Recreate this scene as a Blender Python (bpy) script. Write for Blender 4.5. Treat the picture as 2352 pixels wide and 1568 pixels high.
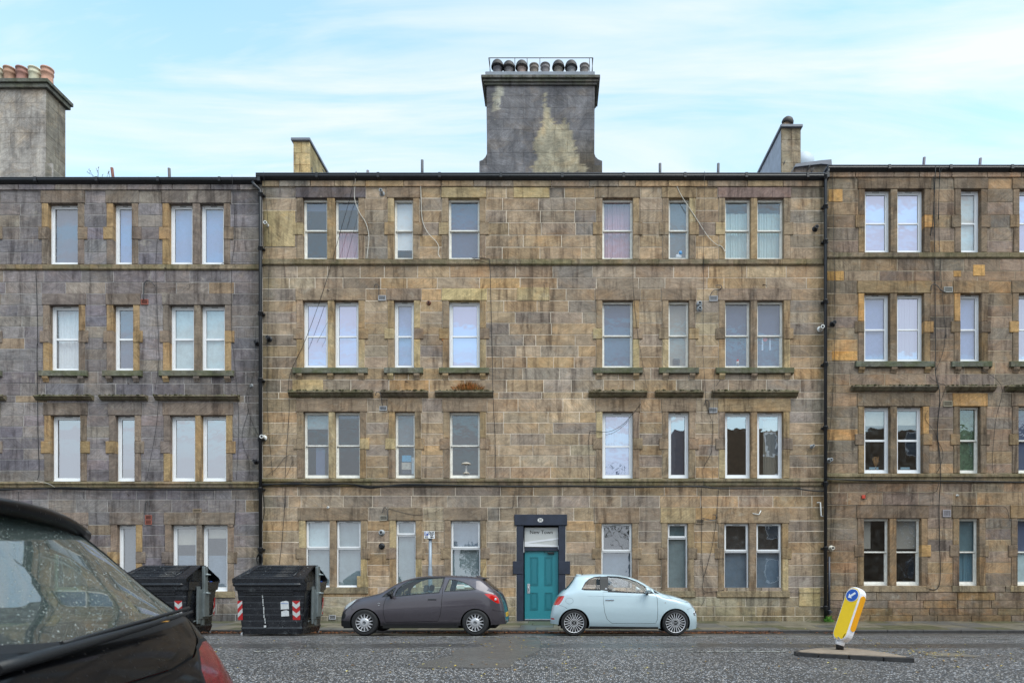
import bpy, bmesh, math, random
from mathutils import Vector, Matrix
from mathutils.geometry import delaunay_2d_cdt
import numpy as np

for _o in list(bpy.data.objects):
    bpy.data.objects.remove(_o)
R = math.radians
random.seed(7)
SC = bpy.context.scene

# ------------------------------------------------------------------ camera
FP = 1505.3            # focal length in plan units (photo laid out 2352 wide)
CU, CV = 1270.0, 1336.0
EYE = 1.27
F = 19.5               # facade plane distance
cam = bpy.data.cameras.new('camera')
camo = bpy.data.objects.new('camera', cam)
SC.collection.objects.link(camo)
camo.location = (0, 0, EYE)
camo.rotation_euler = (R(90), 0, 0)
cam.sensor_width = 36
cam.lens = FP / 2352 * 36
cam.shift_x = -(CU - 1176) / 2352
cam.shift_y = (CV - 784) / 2352
cam.clip_start = 0.05
cam.clip_end = 2000
cam.dof.use_dof = True
cam.dof.focus_distance = 17
cam.dof.aperture_fstop = 4.5
SC.camera = camo

# ------------------------------------------------------------------ world
SUN_EL, SUN_AZ = R(56), R(138)      # high soft sun behind the camera, to its right
w = bpy.data.worlds.new('World')
SC.world = w
w.use_nodes = True
nt = w.node_tree
nt.nodes.clear()
def N(t, tree=None, **kw):
    n = (tree or nt).nodes.new(t)
    for k, v in kw.items():
        if k.startswith('i_'):
            n.inputs[int(k[2:])].default_value = v
        else:
            setattr(n, k, v)
    return n
L = nt.links.new
out = N('ShaderNodeOutputWorld')
bg = N('ShaderNodeBackground')
sky = N('ShaderNodeTexSky', sky_type='NISHITA', sun_disc=False, sun_elevation=SUN_EL, sun_rotation=SUN_AZ,
        altitude=50, air_density=1.2, dust_density=0.6, ozone_density=1.3)
tc = N('ShaderNodeTexCoord')
sep = N('ShaderNodeSeparateXYZ')
L(tc.outputs['Generated'], sep.inputs[0])
zc = N('ShaderNodeMath', operation='MAXIMUM'); L(sep.outputs[2], zc.inputs[0]); zc.inputs[1].default_value = 0.0
za = N('ShaderNodeMath', operation='ADD'); L(zc.outputs[0], za.inputs[0]); za.inputs[1].default_value = 0.12
dx = N('ShaderNodeMath', operation='DIVIDE'); L(sep.outputs[0], dx.inputs[0]); L(za.outputs[0], dx.inputs[1])
dy = N('ShaderNodeMath', operation='DIVIDE'); L(sep.outputs[1], dy.inputs[0]); L(za.outputs[0], dy.inputs[1])
cmb = N('ShaderNodeCombineXYZ'); L(dx.outputs[0], cmb.inputs[0]); L(dy.outputs[0], cmb.inputs[1])
mp = N('ShaderNodeMapping'); L(cmb.outputs[0], mp.inputs[0])
mp.inputs['Rotation'].default_value = (0, 0, R(-9))
mp.inputs['Scale'].default_value = (0.62, 3.6, 1)
mp.inputs['Location'].default_value = (3.1, 1.7, 0)
nz = N('ShaderNodeTexNoise'); L(mp.outputs[0], nz.inputs['Vector'])
nz.inputs['Scale'].default_value = 1.35; nz.inputs['Detail'].default_value = 10; nz.inputs['Roughness'].default_value = 0.58
nz.inputs['Distortion'].default_value = 0.9
mp2 = N('ShaderNodeMapping'); L(cmb.outputs[0], mp2.inputs[0])
mp2.inputs['Scale'].default_value = (0.55, 0.9, 1); mp2.inputs['Location'].default_value = (7.3, 4.2, 0)
nz2 = N('ShaderNodeTexNoise'); L(mp2.outputs[0], nz2.inputs['Vector'])
nz2.inputs['Scale'].default_value = 0.9; nz2.inputs['Detail'].default_value = 4
r1 = N('ShaderNodeMapRange'); L(nz.outputs[0], r1.inputs[0]); r1.inputs[1].default_value = 0.40; r1.inputs[2].default_value = 0.68
r2 = N('ShaderNodeMapRange'); L(nz2.outputs[0], r2.inputs[0]); r2.inputs[1].default_value = 0.35; r2.inputs[2].default_value = 0.68
hz = N('ShaderNodeMapRange'); L(sep.outputs[2], hz.inputs[0]); hz.inputs[1].default_value = 0.62; hz.inputs[2].default_value = 0.38
hz.inputs[3].default_value = 0.0; hz.inputs[4].default_value = 0.40
a1 = N('ShaderNodeMath', operation='MULTIPLY'); L(r1.outputs[0], a1.inputs[0]); a1.inputs[1].default_value = 0.85
a2 = N('ShaderNodeMath', operation='MULTIPLY_ADD'); L(r2.outputs[0], a2.inputs[0]); a2.inputs[1].default_value = 0.40; L(a1.outputs[0], a2.inputs[2])
a3 = N('ShaderNodeMath', operation='ADD', use_clamp=True); L(a2.outputs[0], a3.inputs[0]); L(hz.outputs[0], a3.inputs[1])
SKY_STRENGTH = 0.10
tint = N('ShaderNodeMix', data_type='RGBA', blend_type='MULTIPLY'); tint.inputs[0].default_value = 1
L(sky.outputs[0], tint.inputs[6]); tint.inputs[7].default_value = (1.9, 2.45, 2.1, 1)
mx = N('ShaderNodeMix', data_type='RGBA'); L(a3.outputs[0], mx.inputs[0])
hz2 = N('ShaderNodeMapRange'); L(sep.outputs[2], hz2.inputs[0]); hz2.inputs[1].default_value = 0.42; hz2.inputs[2].default_value = 0.15
hz2.inputs[3].default_value = 0.0; hz2.inputs[4].default_value = 1.0
a4 = N('ShaderNodeMath', operation='MAXIMUM'); L(a3.outputs[0], a4.inputs[0]); L(hz2.outputs[0], a4.inputs[1]); L(a4.outputs[0], mx.inputs[0])
L(tint.outputs[2], mx.inputs[6]); mx.inputs[7].default_value = (5.35, 5.75, 6.15, 1)
L(mx.outputs[2], bg.inputs[0]); bg.inputs[1].default_value = SKY_STRENGTH
L(bg.outputs[0], out.inputs[0])

# ------------------------------------------------------------------ sun, exposure
sl = bpy.data.lights.new('sun', 'SUN')
sl.energy = 1.5
sl.angle = R(44)
sl.color = (1.0, 0.95, 0.88)
so = bpy.data.objects.new('sun', sl)
SC.collection.objects.link(so)
# light travels from behind the camera towards the facade
sd = Vector((math.cos(SUN_EL)*math.sin(R(42)), -math.cos(SUN_EL)*math.cos(R(42)), math.sin(SUN_EL)))
so.rotation_euler = sd.to_track_quat('Z', 'Y').to_euler()
so.location = (6, -10, 25)
SC.view_settings.view_transform = 'Standard'
SC.view_settings.look = 'None'
SC.view_settings.gamma = 1
SC.view_settings.use_curve_mapping = False
SC.view_settings.exposure = 0.84
SC.render.engine = 'CYCLES'
SC.cycles.max_bounces = 7
SC.cycles.transparent_max_bounces = 12
SC.cycles.use_denoising = True
SC.cycles.caustics_reflective = False
SC.cycles.caustics_refractive = False

# ------------------------------------------------------------------ helpers
def U(u, d=F): return (u - CU) * d / FP
def V(v, d=F): return EYE + (CV - v) * d / FP
def P(u, v, d=F): return Vector((U(u, d), d, V(v, d)))
def s2l(c):
    return tuple((x / 255 / 12.92) if x / 255 <= 0.04045 else ((x / 255 + 0.055) / 1.055) ** 2.4 for x in c)

class M:
    """collects geometry for ONE mesh object (world or local coordinates)"""
    def __init__(s):
        s.v = []; s.f = []; s.c = []; s.m = []; s.smooth = []
    def vert(s, p, c=None):
        s.v.append(tuple(p)); s.c.append(c or (0.5, 0.5, 0.5, 0.5)); return len(s.v) - 1
    def face(s, idx, m=0, sm=False):
        s.f.append(tuple(idx)); s.m.append(m); s.smooth.append(sm)
    def quad(s, a, b, c, d, m=0, col=None, sm=False):
        i = [s.vert(p, col) for p in (a, b, c, d)]; s.face(i, m, sm)
    def poly(s, pts, m=0, col=None):
        i = [s.vert(p, col) for p in pts]; s.face(i, m)
    def box(s, x0, x1, y0, y1, z0, z1, m=0, col=None, bev=0.0):
        if bev <= 0:
            p = [(x0,y0,z0),(x1,y0,z0),(x1,y1,z0),(x0,y1,z0),(x0,y0,z1),(x1,y0,z1),(x1,y1,z1),(x0,y1,z1)]
            i = [s.vert(q, col) for q in p]
            for f in ((0,3,2,1),(4,5,6,7),(0,1,5,4),(1,2,6,5),(2,3,7,6),(3,0,4,7)):
                s.face([i[k] for k in f], m)
            return
        # all edges chamfered
        b = bev
        rings = []
        for z, ins in ((z0, b), (z0 + b, 0), (z1 - b, 0), (z1, b)):
            e = ins
            ring = [(x0+e+b*(e==0),y0+e,z),(x1-e-b*(e==0),y0+e,z),(x1-e,y0+e+b*(e==0),z),(x1-e,y1-e-b*(e==0),z),
                    (x1-e-b*(e==0),y1-e,z),(x0+e+b*(e==0),y1-e,z),(x0+e,y1-e-b*(e==0),z),(x0+e,y0+e+b*(e==0),z)]
            rings.append([s.vert(q, col) for q in ring])
        for a, c in zip(rings, rings[1:]):
            for k in range(8):
                s.face([a[k], a[(k+1)%8], c[(k+1)%8], c[k]], m)
        s.face(rings[0][::-1], m); s.face(rings[-1], m)
    def stone(s, x0, x1, z0, z1, yf, dep, col, ch=0.008, m=0, jit=0.0):
        """block whose front face (towards -Y) has chamfered arrises"""
        j = lambda: random.uniform(-jit, jit)
        c = ch
        P0 = [(x0,yf+dep,z0),(x1,yf+dep,z0),(x1,yf+dep,z1),(x0,yf+dep,z1)]
        P1 = [(x0,yf+c,z0),(x1,yf+c,z0),(x1,yf+c,z1),(x0,yf+c,z1)]
        P2 = [(x0+c,yf+j(),z0+c),(x1-c,yf+j(),z0+c),(x1-c,yf+j(),z1-c),(x0+c,yf+j(),z1-c)]
        i = [[s.vert(q, col) for q in r] for r in (P0, P1, P2)]
        for a, b in ((0, 1), (1, 2)):
            for k in range(4):
                s.face([i[a][k], i[a][(k+1)%4], i[b][(k+1)%4], i[b][k]], m)
        s.face([i[2][0], i[2][1], i[2][2], i[2][3]], m)
    def tube(s, pts, r, n=6, m=0, cap=True, col=None, rr=None):
        pts = [Vector(p) for p in pts]
        rings = []
        prev = None
        for k, p in enumerate(pts):
            a = pts[max(0, k-1)]; b = pts[min(len(pts)-1, k+1)]
            t = (b - a)
            t = t.normalized() if t.length > 1e-9 else Vector((0,0,1))
            if prev is None:
                up = Vector((0,0,1)) if abs(t.z) < 0.9 else Vector((1,0,0))
                x = t.cross(up).normalized()
            else:
                x = (prev - t * prev.dot(t))
                x = x.normalized() if x.length > 1e-6 else t.cross(Vector((0.3,1,0))).normalized()
            prev = x
            y = t.cross(x)
            q = rr[k] if rr else r
            rings.append([s.vert(p + (x*math.cos(2*math.pi*i/n) + y*math.sin(2*math.pi*i/n))*q, col) for i in range(n)])
        for a, b in zip(rings, rings[1:]):
            for i in range(n):
                s.face([a[i], a[(i+1)%n], b[(i+1)%n], b[i]], m, True)
        if cap:
            s.face(rings[0][::-1], m); s.face(rings[-1], m)
    def lathe(s, prof, n=16, m=0, c=(0,0,0), axis='Z', col=None, sm=True, caps=True):
        rings = []
        for r, h in prof:
            ring = []
            for i in range(n):
                a = 2*math.pi*i/n
                x, y = r*math.cos(a), r*math.sin(a)
                p = {'Z': (x, y, h), 'Y': (x, h, y), 'X': (h, x, y)}[axis]
                ring.append(s.vert((p[0]+c[0], p[1]+c[1], p[2]+c[2]), col))
            rings.append(ring)
        for a, b in zip(rings, rings[1:]):
            for i in range(n):
                s.face([a[i], a[(i+1)%n], b[(i+1)%n], b[i]], m, sm)
        if caps:
            s.face(rings[0][::-1], m); s.face(rings[-1], m)
    def prism(s, pts, y0, y1, m=0, col=None):
        """polygon in XZ extruded along Y"""
        a = [s.vert((x, y0, z), col) for x, z in pts]
        b = [s.vert((x, y1, z), col) for x, z in pts]
        n = len(pts)
        s.face(a, m); s.face(b[::-1], m)
        for i in range(n):
            s.face([a[(i+1)%n], a[i], b[i], b[(i+1)%n]], m)
    def sweepx(s, prof, x0, x1, m=0, col=None, mitre=0.0):
        """profile of (y,z) swept along X (moulding); ends mitred by depth"""
        ym = max(p[0] for p in prof)
        a = [s.vert((x0 + mitre*(ym-y), y, z), col) for y, z in prof]
        b = [s.vert((x1 - mitre*(ym-y), y, z), col) for y, z in prof]
        n = len(prof)
        s.face(a[::-1], m); s.face(b, m)
        for i in range(n):
            s.face([a[i], a[(i+1)%n], b[(i+1)%n], b[i]], m)
    def mesh(s, name, mats, fix=True):
        me = bpy.data.meshes.new(name)
        me.from_pydata(s.v, [], s.f)
        for mt in (mats if isinstance(mats, (list, tuple)) else [mats]):
            me.materials.append(mt)
        me.polygons.foreach_set('material_index', s.m)
        me.polygons.foreach_set('use_smooth', s.smooth)
        ca = me.color_attributes.new('Col', 'FLOAT_COLOR', 'POINT')
        ca.data.foreach_set('color', [x for c in s.c for x in (c if len(c) == 4 else (*c, 0.5))])
        if fix:
            bm = bmesh.new(); bm.from_mesh(me)
            bmesh.ops.recalc_face_normals(bm, faces=bm.faces)
            bm.to_mesh(me); bm.free()
        me.update()
        return me
    def build(s, name, mats, parent=None, world=True, fix=True, **tags):
        me = s.mesh(name, mats, fix)
        return place(name, me, parent, world, **tags)

def place(name, me, parent=None, world=True, **tags):
    o = bpy.data.objects.new(name, me)
    SC.collection.objects.link(o)
    if parent is not None:
        o.parent = parent
        if world:
            t = Vector((0, 0, 0)); q = parent
            while q is not None:
                t += q.location; q = q.parent
            o.location = -t
    for k, v in tags.items(): o[k] = v
    return o
def thing(name, loc, label, category, group=None, rotz=0):
    o = bpy.data.objects.new(name, None)
    SC.collection.objects.link(o)
    o.location = loc; o.rotation_euler = (0, 0, rotz)
    o['label'] = label; o['category'] = category
    if group: o['group'] = group
    return o
def text_mesh(txt, size, mat, loc, rot=(R(90), 0, 0), parent=None, name='lettering', align='CENTER', ext=0.0015, bold=0.0, sx=1.0):
    cu = bpy.data.curves.new('t', 'FONT')
    cu.body = txt; cu.size = size; cu.align_x = align; cu.align_y = 'CENTER'; cu.extrude = ext; cu.offset = bold
    cu.resolution_u = 3
    t = bpy.data.objects.new('t', cu); SC.collection.objects.link(t)
    bpy.context.view_layer.update()
    dg = bpy.context.evaluated_depsgraph_get()
    me = bpy.data.meshes.new_from_object(t.evaluated_get(dg))
    bpy.data.objects.remove(t)
    me.transform(Matrix.LocRotScale(Vector(loc), Matrix.Rotation(0, 3).to_quaternion() if False else __import__('mathutils').Euler(rot).to_quaternion(), Vector((sx, 1, 1))))
    me.materials.clear(); me.materials.append(mat)
    return place(name, me, parent, True)

# ------------------------------------------------------------------ materials
MATS = {}
def mat(name, col=(0.5, 0.5, 0.5), rough=0.6, metal=0.0, srgb=True, spec=0.5, coat=0.0, bump=0.0, bscale=40, vary=0.0, vscale=3.0, alpha=1.0, emit=None, coatr=0.05, dirt=0.0):
    if name in MATS: return MATS[name]
    m = bpy.data.materials.new(name); m.use_nodes = True
    t = m.node_tree; b = t.nodes['Principled BSDF']
    c = s2l(col) if srgb else col
    b.inputs['Base Color'].default_value = (*c, 1)
    b.inputs['Roughness'].default_value = rough
    b.inputs['Metallic'].default_value = metal
    b.inputs['Specular IOR Level'].default_value = spec
    b.inputs['Coat Weight'].default_value = coat
    b.inputs['Coat Roughness'].default_value = coatr
    b.inputs['Alpha'].default_value = alpha
    if emit:
        b.inputs['Emission Color'].default_value = (*emit[0], 1); b.inputs['Emission Strength'].default_value = emit[1]
    ge = None
    if vary > 0 or bump > 0 or dirt > 0:
        ge = N('ShaderNodeNewGeometry', t)
    if vary > 0:
        n = N('ShaderNodeTexNoise', t); t.links.new(ge.outputs['Position'], n.inputs['Vector'])
        n.inputs['Scale'].default_value = vscale; n.inputs['Detail'].default_value = 6; n.inputs['Roughness'].default_value = 0.65
        mr = N('ShaderNodeMapRange', t); t.links.new(n.outputs[0], mr.inputs[0])
        mr.inputs[1].default_value = 0.3; mr.inputs[2].default_value = 0.7
        mr.inputs[3].default_value = 1 - vary; mr.inputs[4].default_value = 1 + vary
        mm = N('ShaderNodeVectorMath', t, operation='SCALE'); mm.inputs[0].default_value = c
        t.links.new(mr.outputs[0], mm.inputs['Scale'])
        t.links.new(mm.outputs[0], b.inputs['Base Color'])
    if bump > 0:
        n = N('ShaderNodeTexNoise', t); t.links.new(ge.outputs['Position'], n.inputs['Vector'])
        n.inputs['Scale'].default_value = bscale; n.inputs['Detail'].default_value = 5
        bp = N('ShaderNodeBump', t); bp.inputs['Strength'].default_value = bump; bp.inputs['Distance'].default_value = 0.01
        t.links.new(n.outputs[0], bp.inputs['Height']); t.links.new(bp.outputs[0], b.inputs['Normal'])
    MATS[name] = m
    return m

def math_(t, op, a, b=None, c=None, clamp=False):
    n = t.nodes.new('ShaderNodeMath'); n.operation = op; n.use_clamp = clamp
    for i, x in enumerate((a, b, c)):
        if x is None: continue
        if isinstance(x, (int, float)): n.inputs[i].default_value = x
        else: t.links.new(x, n.inputs[i])
    return n.outputs[0]
def noise_(t, vec, scale, detail=4, rough=0.55, dist=0.0):
    n = t.nodes.new('ShaderNodeTexNoise'); t.links.new(vec, n.inputs['Vector'])
    n.inputs['Scale'].default_value = scale; n.inputs['Detail'].default_value = detail
    n.inputs['Roughness'].default_value = rough; n.inputs['Distortion'].default_value = dist
    return n.outputs[0]
def range_(t, x, a, b, c=0.0, d=1.0):
    n = t.nodes.new('ShaderNodeMapRange'); t.links.new(x, n.inputs[0])
    for i, q in enumerate((a, b, c, d)): n.inputs[i+1].default_value = q
    return n.outputs[0]
def mixc_(t, fac, a, b, blend='MIX'):
    n = t.nodes.new('ShaderNodeMix'); n.data_type = 'RGBA'; n.blend_type = blend
    for i, x in ((0, fac), (6, a), (7, b)):
        if isinstance(x, (int, float)): n.inputs[i].default_value = x
        elif isinstance(x, tuple): n.inputs[i].default_value = (*x, 1) if len(x) == 3 else x
        else: t.links.new(x, n.inputs[i])
    return n.outputs[2]
def map_(t, vec, scale=(1,1,1), loc=(0,0,0), rot=(0,0,0)):
    n = t.nodes.new('ShaderNodeMapping'); t.links.new(vec, n.inputs[0])
    n.inputs['Scale'].default_value = scale; n.inputs['Location'].default_value = loc; n.inputs['Rotation'].default_value = rot
    return n.outputs[0]

def stone_material(name, stain=0.5, pale=0.45, moss=0.0, rough=0.9, bumps=0.5, ochre=0.3, soot=0.0):
    m = bpy.data.materials.new(name); m.use_nodes = True
    t = m.node_tree; b = t.nodes['Principled BSDF']
    at = N('ShaderNodeVertexColor', t); at.layer_name = 'Col'
    ge = N('ShaderNodeNewGeometry', t); pos = ge.outputs['Position']
    vr = N('ShaderNodeVectorRotate', t, rotation_type='Y_AXIS'); t.links.new(pos, vr.inputs['Vector'])
    ang = math_(t, 'MULTIPLY_ADD', at.outputs['Alpha'], 1.9, -0.95); t.links.new(ang, vr.inputs['Angle'])
    off = math_(t, 'MULTIPLY', at.outputs['Alpha'], 37.0)
    cx = N('ShaderNodeCombineXYZ', t); t.links.new(off, cx.inputs[1])
    va = N('ShaderNodeVectorMath', t, operation='ADD'); t.links.new(vr.outputs[0], va.inputs[0]); t.links.new(cx.outputs[0], va.inputs[1])
    bed = noise_(t, map_(t, va.outputs[0], (1.2, 1, 11)), 2.6, 5, 0.62, 0.6)
    bedf = range_(t, bed, 0.28, 0.72, 0.74, 1.25)
    c = mixc_(t, 1.0, at.outputs['Color'], (1,1,1), 'MULTIPLY')
    sc = N('ShaderNodeVectorMath', t, operation='SCALE'); t.links.new(c, sc.inputs[0]); t.links.new(bedf, sc.inputs['Scale'])
    col = sc.outputs[0]
    # grime shared by neighbouring stones: soft dark clouds, pale scrubbed areas
    gr_ = noise_(t, map_(t, pos, (1, 1, 1.5), (2, 0, 4)), 1.9, 9, 0.72, 0.5)
    gs = N('ShaderNodeVectorMath', t, operation='SCALE'); t.links.new(col, gs.inputs[0]); t.links.new(range_(t, gr_, 0.30, 0.70, 0.68, 1.30), gs.inputs['Scale']); col = gs.outputs[0]
    gr2 = noise_(t, map_(t, pos, (1, 1, 1), (8, 0, 3)), 7.5, 6, 0.7, 0.3)
    gs = N('ShaderNodeVectorMath', t, operation='SCALE'); t.links.new(col, gs.inputs[0]); t.links.new(range_(t, gr2, 0.32, 0.68, 0.86, 1.14), gs.inputs['Scale']); col = gs.outputs[0]
    # warm iron mottling and grey lichen
    mo = range_(t, noise_(t, va.outputs[0], 3.3, 5, 0.6, 0.8), 0.52, 0.75, 0, ochre)
    col = mixc_(t, mo, col, mixc_(t, 1.0, col, (1.28, 1.02, 0.74), 'MULTIPLY'))
    pl = range_(t, noise_(t, pos, 2.1, 8, 0.75, 0.3), 0.57, 0.70, 0, pale)
    col = mixc_(t, pl, col, (0.50, 0.45, 0.37))
    sp = range_(t, noise_(t, pos, 30, 4, 0.7), 0.42, 0.75, 0.90, 1.2)
    s3 = N('ShaderNodeVectorMath', t, operation='SCALE'); t.links.new(col, s3.inputs[0]); t.links.new(sp, s3.inputs['Scale']); col = s3.outputs[0]
    wm = range_(t, noise_(t, map_(t, pos, (0.8, 1, 1.3), (5, 2, 9)), 1.1, 7, 0.68, 0.6), 0.50, 0.66, 0, ochre * 1.3)
    col = mixc_(t, wm, col, mixc_(t, 1.0, col, (1.26, 1.0, 0.70), 'MULTIPLY'))
    # dirt: vertical runs and blotches
    st = noise_(t, map_(t, pos, (3.6, 3, 0.42)), 1.6, 6, 0.7, 0.4)
    bl = noise_(t, pos, 0.62, 5, 0.65, 0.5)
    sf = math_(t, 'MULTIPLY', range_(t, st, 0.49, 0.66), stain)
    bf = math_(t, 'MULTIPLY', range_(t, bl, 0.50, 0.70), stain * 0.75)
    col = mixc_(t, sf, col, mixc_(t, 1.0, col, (0.42, 0.40, 0.40), 'MULTIPLY'))
    col = mixc_(t, bf, col, mixc_(t, 1.0, col, (0.60, 0.60, 0.64), 'MULTIPLY'))
    # rain running from the two downpipes and splash-back from the pavement
    sx_ = N('ShaderNodeSeparateXYZ', t); t.links.new(pos, sx_.inputs[0])
    wb = math_(t, 'MULTIPLY_ADD', noise_(t, map_(t, pos, (2, 1, .8)), 1.5, 5, .7), 1.0, -.5)
    dm = None
    for xp in ((1893 - 1270) * 19.5 / 1505.3, (602 - 1270) * 19.5 / 1505.3):
        dd = math_(t, 'ABSOLUTE', math_(t, 'SUBTRACT', math_(t, 'ADD', sx_.outputs[0], wb), xp))
        q_ = range_(t, dd, .10, .55, .75, 0)
        dm = q_ if dm is None else math_(t, 'MAXIMUM', dm, q_)
    bs = range_(t, math_(t, 'ADD', sx_.outputs[2], math_(t, 'MULTIPLY', wb, 1.2)), .15, .75, .75, 0)
    dm = math_(t, 'MAXIMUM', dm, bs)
    col = mixc_(t, dm, col, mixc_(t, 1.0, col, (0.45, 0.47, 0.40), 'MULTIPLY'))
    if soot > 0:
        so_ = range_(t, noise_(t, map_(t, pos, (1.3, 1, 0.55)), 1.1, 5, 0.6, 0.9), 0.40, 0.60, 0, soot)
        col = mixc_(t, so_, col, mixc_(t, 1.0, col, (0.30, 0.31, 0.34), 'MULTIPLY'))
    if moss > 0:
        nzp = N('ShaderNodeSeparateXYZ', t); t.links.new(ge.outputs['Normal'], nzp.inputs[0])
        ms = noise_(t, map_(t, pos, (1, 1, 2.2)), 2.3, 6, 0.7)
        mf = math_(t, 'ADD', range_(t, ms, 0.42, 0.60, 0, moss), math_(t, 'MULTIPLY', range_(t, nzp.outputs[2], 0.3, 0.9, 0, 0.6), moss), clamp=True)
        gcol = mixc_(t, noise_(t, pos, 25, 3), (0.035, 0.045, 0.018), (0.13, 0.15, 0.05))
        col = mixc_(t, mf, col, gcol)
    t.links.new(col, b.inputs['Base Color'])
    b.inputs['Roughness'].default_value = rough
    b.inputs['Specular IOR Level'].default_value = 0.3
    h = math_(t, 'ADD', math_(t, 'MULTIPLY', noise_(t, pos, 60, 5, 0.7), 0.5), noise_(t, va.outputs[0], 11, 5, 0.6))
    bp = N('ShaderNodeBump', t); bp.inputs['Strength'].default_value = bumps; bp.inputs['Distance'].default_value = 0.02
    t.links.new(h, bp.inputs['Height']); t.links.new(bp.outputs[0], b.inputs['Normal'])
    MATS[name] = m
    return m
STONE = stone_material('sandstone', 0.95, 0.50)
STONE_L = stone_material('sooty_sandstone', 0.95, 0.5, ochre=0.2)
STONE_R = stone_material('brown_sandstone', 1.0, 0.45, ochre=0.4)
STONE_MOSS = stone_material('mossy_sandstone', 0.8, 0.15, moss=0.62, bumps=0.8)
STONE_BAND = stone_material('damp_sandstone', 0.9, 0.22, moss=0.34, bumps=0.7)
STONE_RUBBLE = stone_material('weathered_harling', 0.9, 0.85, moss=0.10, bumps=1.0, ochre=0.6)
RENDER_CH = stone_material('sooty_render', 0.55, 0.35, soot=0.55, bumps=0.35)
RENDER_DK = stone_material('black_stained_render', 0.35, 0.12, soot=0.55, bumps=0.35)

def glass_material(name, refl=0.22, gtint=(0.94, 0.96, 1.0), tint=(0.96, 0.97, 0.98), rough=0.015, wav=0.04, wscale=2.0, dirt=0.0):
    m = bpy.data.materials.new(name); m.use_nodes = True
    t = m.node_tree; t.nodes.clear()
    o = N('ShaderNodeOutputMaterial', t)
    tr = N('ShaderNodeBsdfTransparent', t); tr.inputs[0].default_value = (*tint, 1)
    gl = N('ShaderNodeBsdfGlossy', t); gl.inputs['Roughness'].default_value = rough; gl.inputs[0].default_value = (*gtint, 1)
    fr = N('ShaderNodeFresnel', t); gq = N('ShaderNodeNewGeometry', t); t.links.new(math_(t, 'MULTIPLY_ADD', gq.outputs['Backfacing'], -0.8333, 1.5), fr.inputs[0])
    ge = N('ShaderNodeNewGeometry', t)
    f = math_(t, 'ADD', fr.outputs[0], refl, clamp=True)
    bp = N('ShaderNodeBump', t); bp.inputs['Strength'].default_value = wav; bp.inputs['Distance'].default_value = 0.05
    t.links.new(noise_(t, ge.outputs['Position'], wscale, 2), bp.inputs['Height'])
    t.links.new(bp.outputs[0], gl.inputs['Normal'])
    mx_ = N('ShaderNodeMixShader', t); t.links.new(f, mx_.inputs[0]); t.links.new(tr.outputs[0], mx_.inputs[1]); t.links.new(gl.outputs[0], mx_.inputs[2])
    last = mx_.outputs[0]
    if dirt > 0:
        df = N('ShaderNodeBsdfDiffuse', t); df.inputs[0].default_value = (0.5, 0.52, 0.52, 1)
        m2 = N('ShaderNodeMixShader', t)
        t.links.new(range_(t, noise_(t, ge.outputs['Position'], 6, 6, 0.7), 0.45, 0.8, 0, dirt), m2.inputs[0])
        t.links.new(last, m2.inputs[1]); t.links.new(df.outputs[0], m2.inputs[2]); last = m2.outputs[0]
    t.links.new(last, o.inputs[0])
    MATS[name] = m
    return m
GLASS = glass_material('window_glass', 0.20, dirt=0.12)
GLASS_OLD = glass_material('old_window_glass', 0.12, wav=0.08, wscale=3.5, dirt=0.08)
GLASS_LAV = glass_material('coated_window_glass', 0.50, gtint=(.82,.84,1.0))
GLASS_CLR = glass_material('clear_window_glass', 0.42)
WHITE = mat('white_upvc', (242, 243, 246), 0.35, bump=0.05, vary=0.03, vscale=5)
PAINTW = mat('weathered_white_paint', (236, 233, 226), 0.6, bump=0.3, bscale=60, vary=0.14, vscale=9)
PAINTG = mat('grey_window_gasket', (95, 98, 104), 0.6)
BLACKM = mat('black_cast_iron', (30, 31, 36), 0.42, bump=0.25, bscale=30, vary=0.25, vscale=6)
CABLE = mat('black_cable', (28, 27, 28), 0.6)
CABLEG = mat('grey_cable', (88, 82, 78), 0.7)
CABLEW = mat('white_cable', (205, 200, 190), 0.6)
MORTAR = mat('lime_mortar', (222, 208, 190), 0.95, bump=0.5, vary=0.38, vscale=2.6)
MORTAR_L = mat('grey_mortar', (168, 163, 160), 0.95, bump=0.5, vary=0.45, vscale=2.6)
MORTAR_R = mat('brown_mortar', (180, 164, 142), 0.95, bump=0.5, vary=0.45, vscale=2.6)
LEAD = mat('sheet_lead', (118, 122, 132), 0.5, bump=0.2, bscale=12, vary=0.15)
SLATE = mat('roof_slate', (66, 68, 76), 0.55, vary=0.25)
PLASTER = mat('room_plaster', (120, 118, 112), 0.9)
# ------------------------------------------------------------------ zoom-plan converters (photo plan units)
Z = {1: (3.788, 0, 376.3), 2: (3.788, 602.1, 376.3), 3: (3.788, 1204.2, 376.3), 4: (3.788, 1731.1, 357.5),
     5: (3.788, 0, 752.6), 6: (3.788, 602.1, 752.6), 7: (3.788, 1204.2, 752.6), 8: (3.788, 1731.1, 752.6),
     'A': (3.569, 0, 1129), 'B': (3.5714, 508.0, 1129), 'C': (3.5714, 1128.9, 1129), 'D': (3.569, 1749.9, 1129)}
def zc_(k, x, y):
    s, a, b = Z[k]; return (x / s + a, y / s + b)

# ------------------------------------------------------------------ ground
def road_z(y):
    pts = [(-12, 0.02), (-6.2, 0.0), (-2, 0.05), (5, 0.09), (10, 0.11), (13, 0.09), (14.84, 0.05), (16.98, -0.05), (17.4, -0.06)]
    return float(np.interp(y, [p[0] for p in pts], [p[1] for p in pts]))

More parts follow.
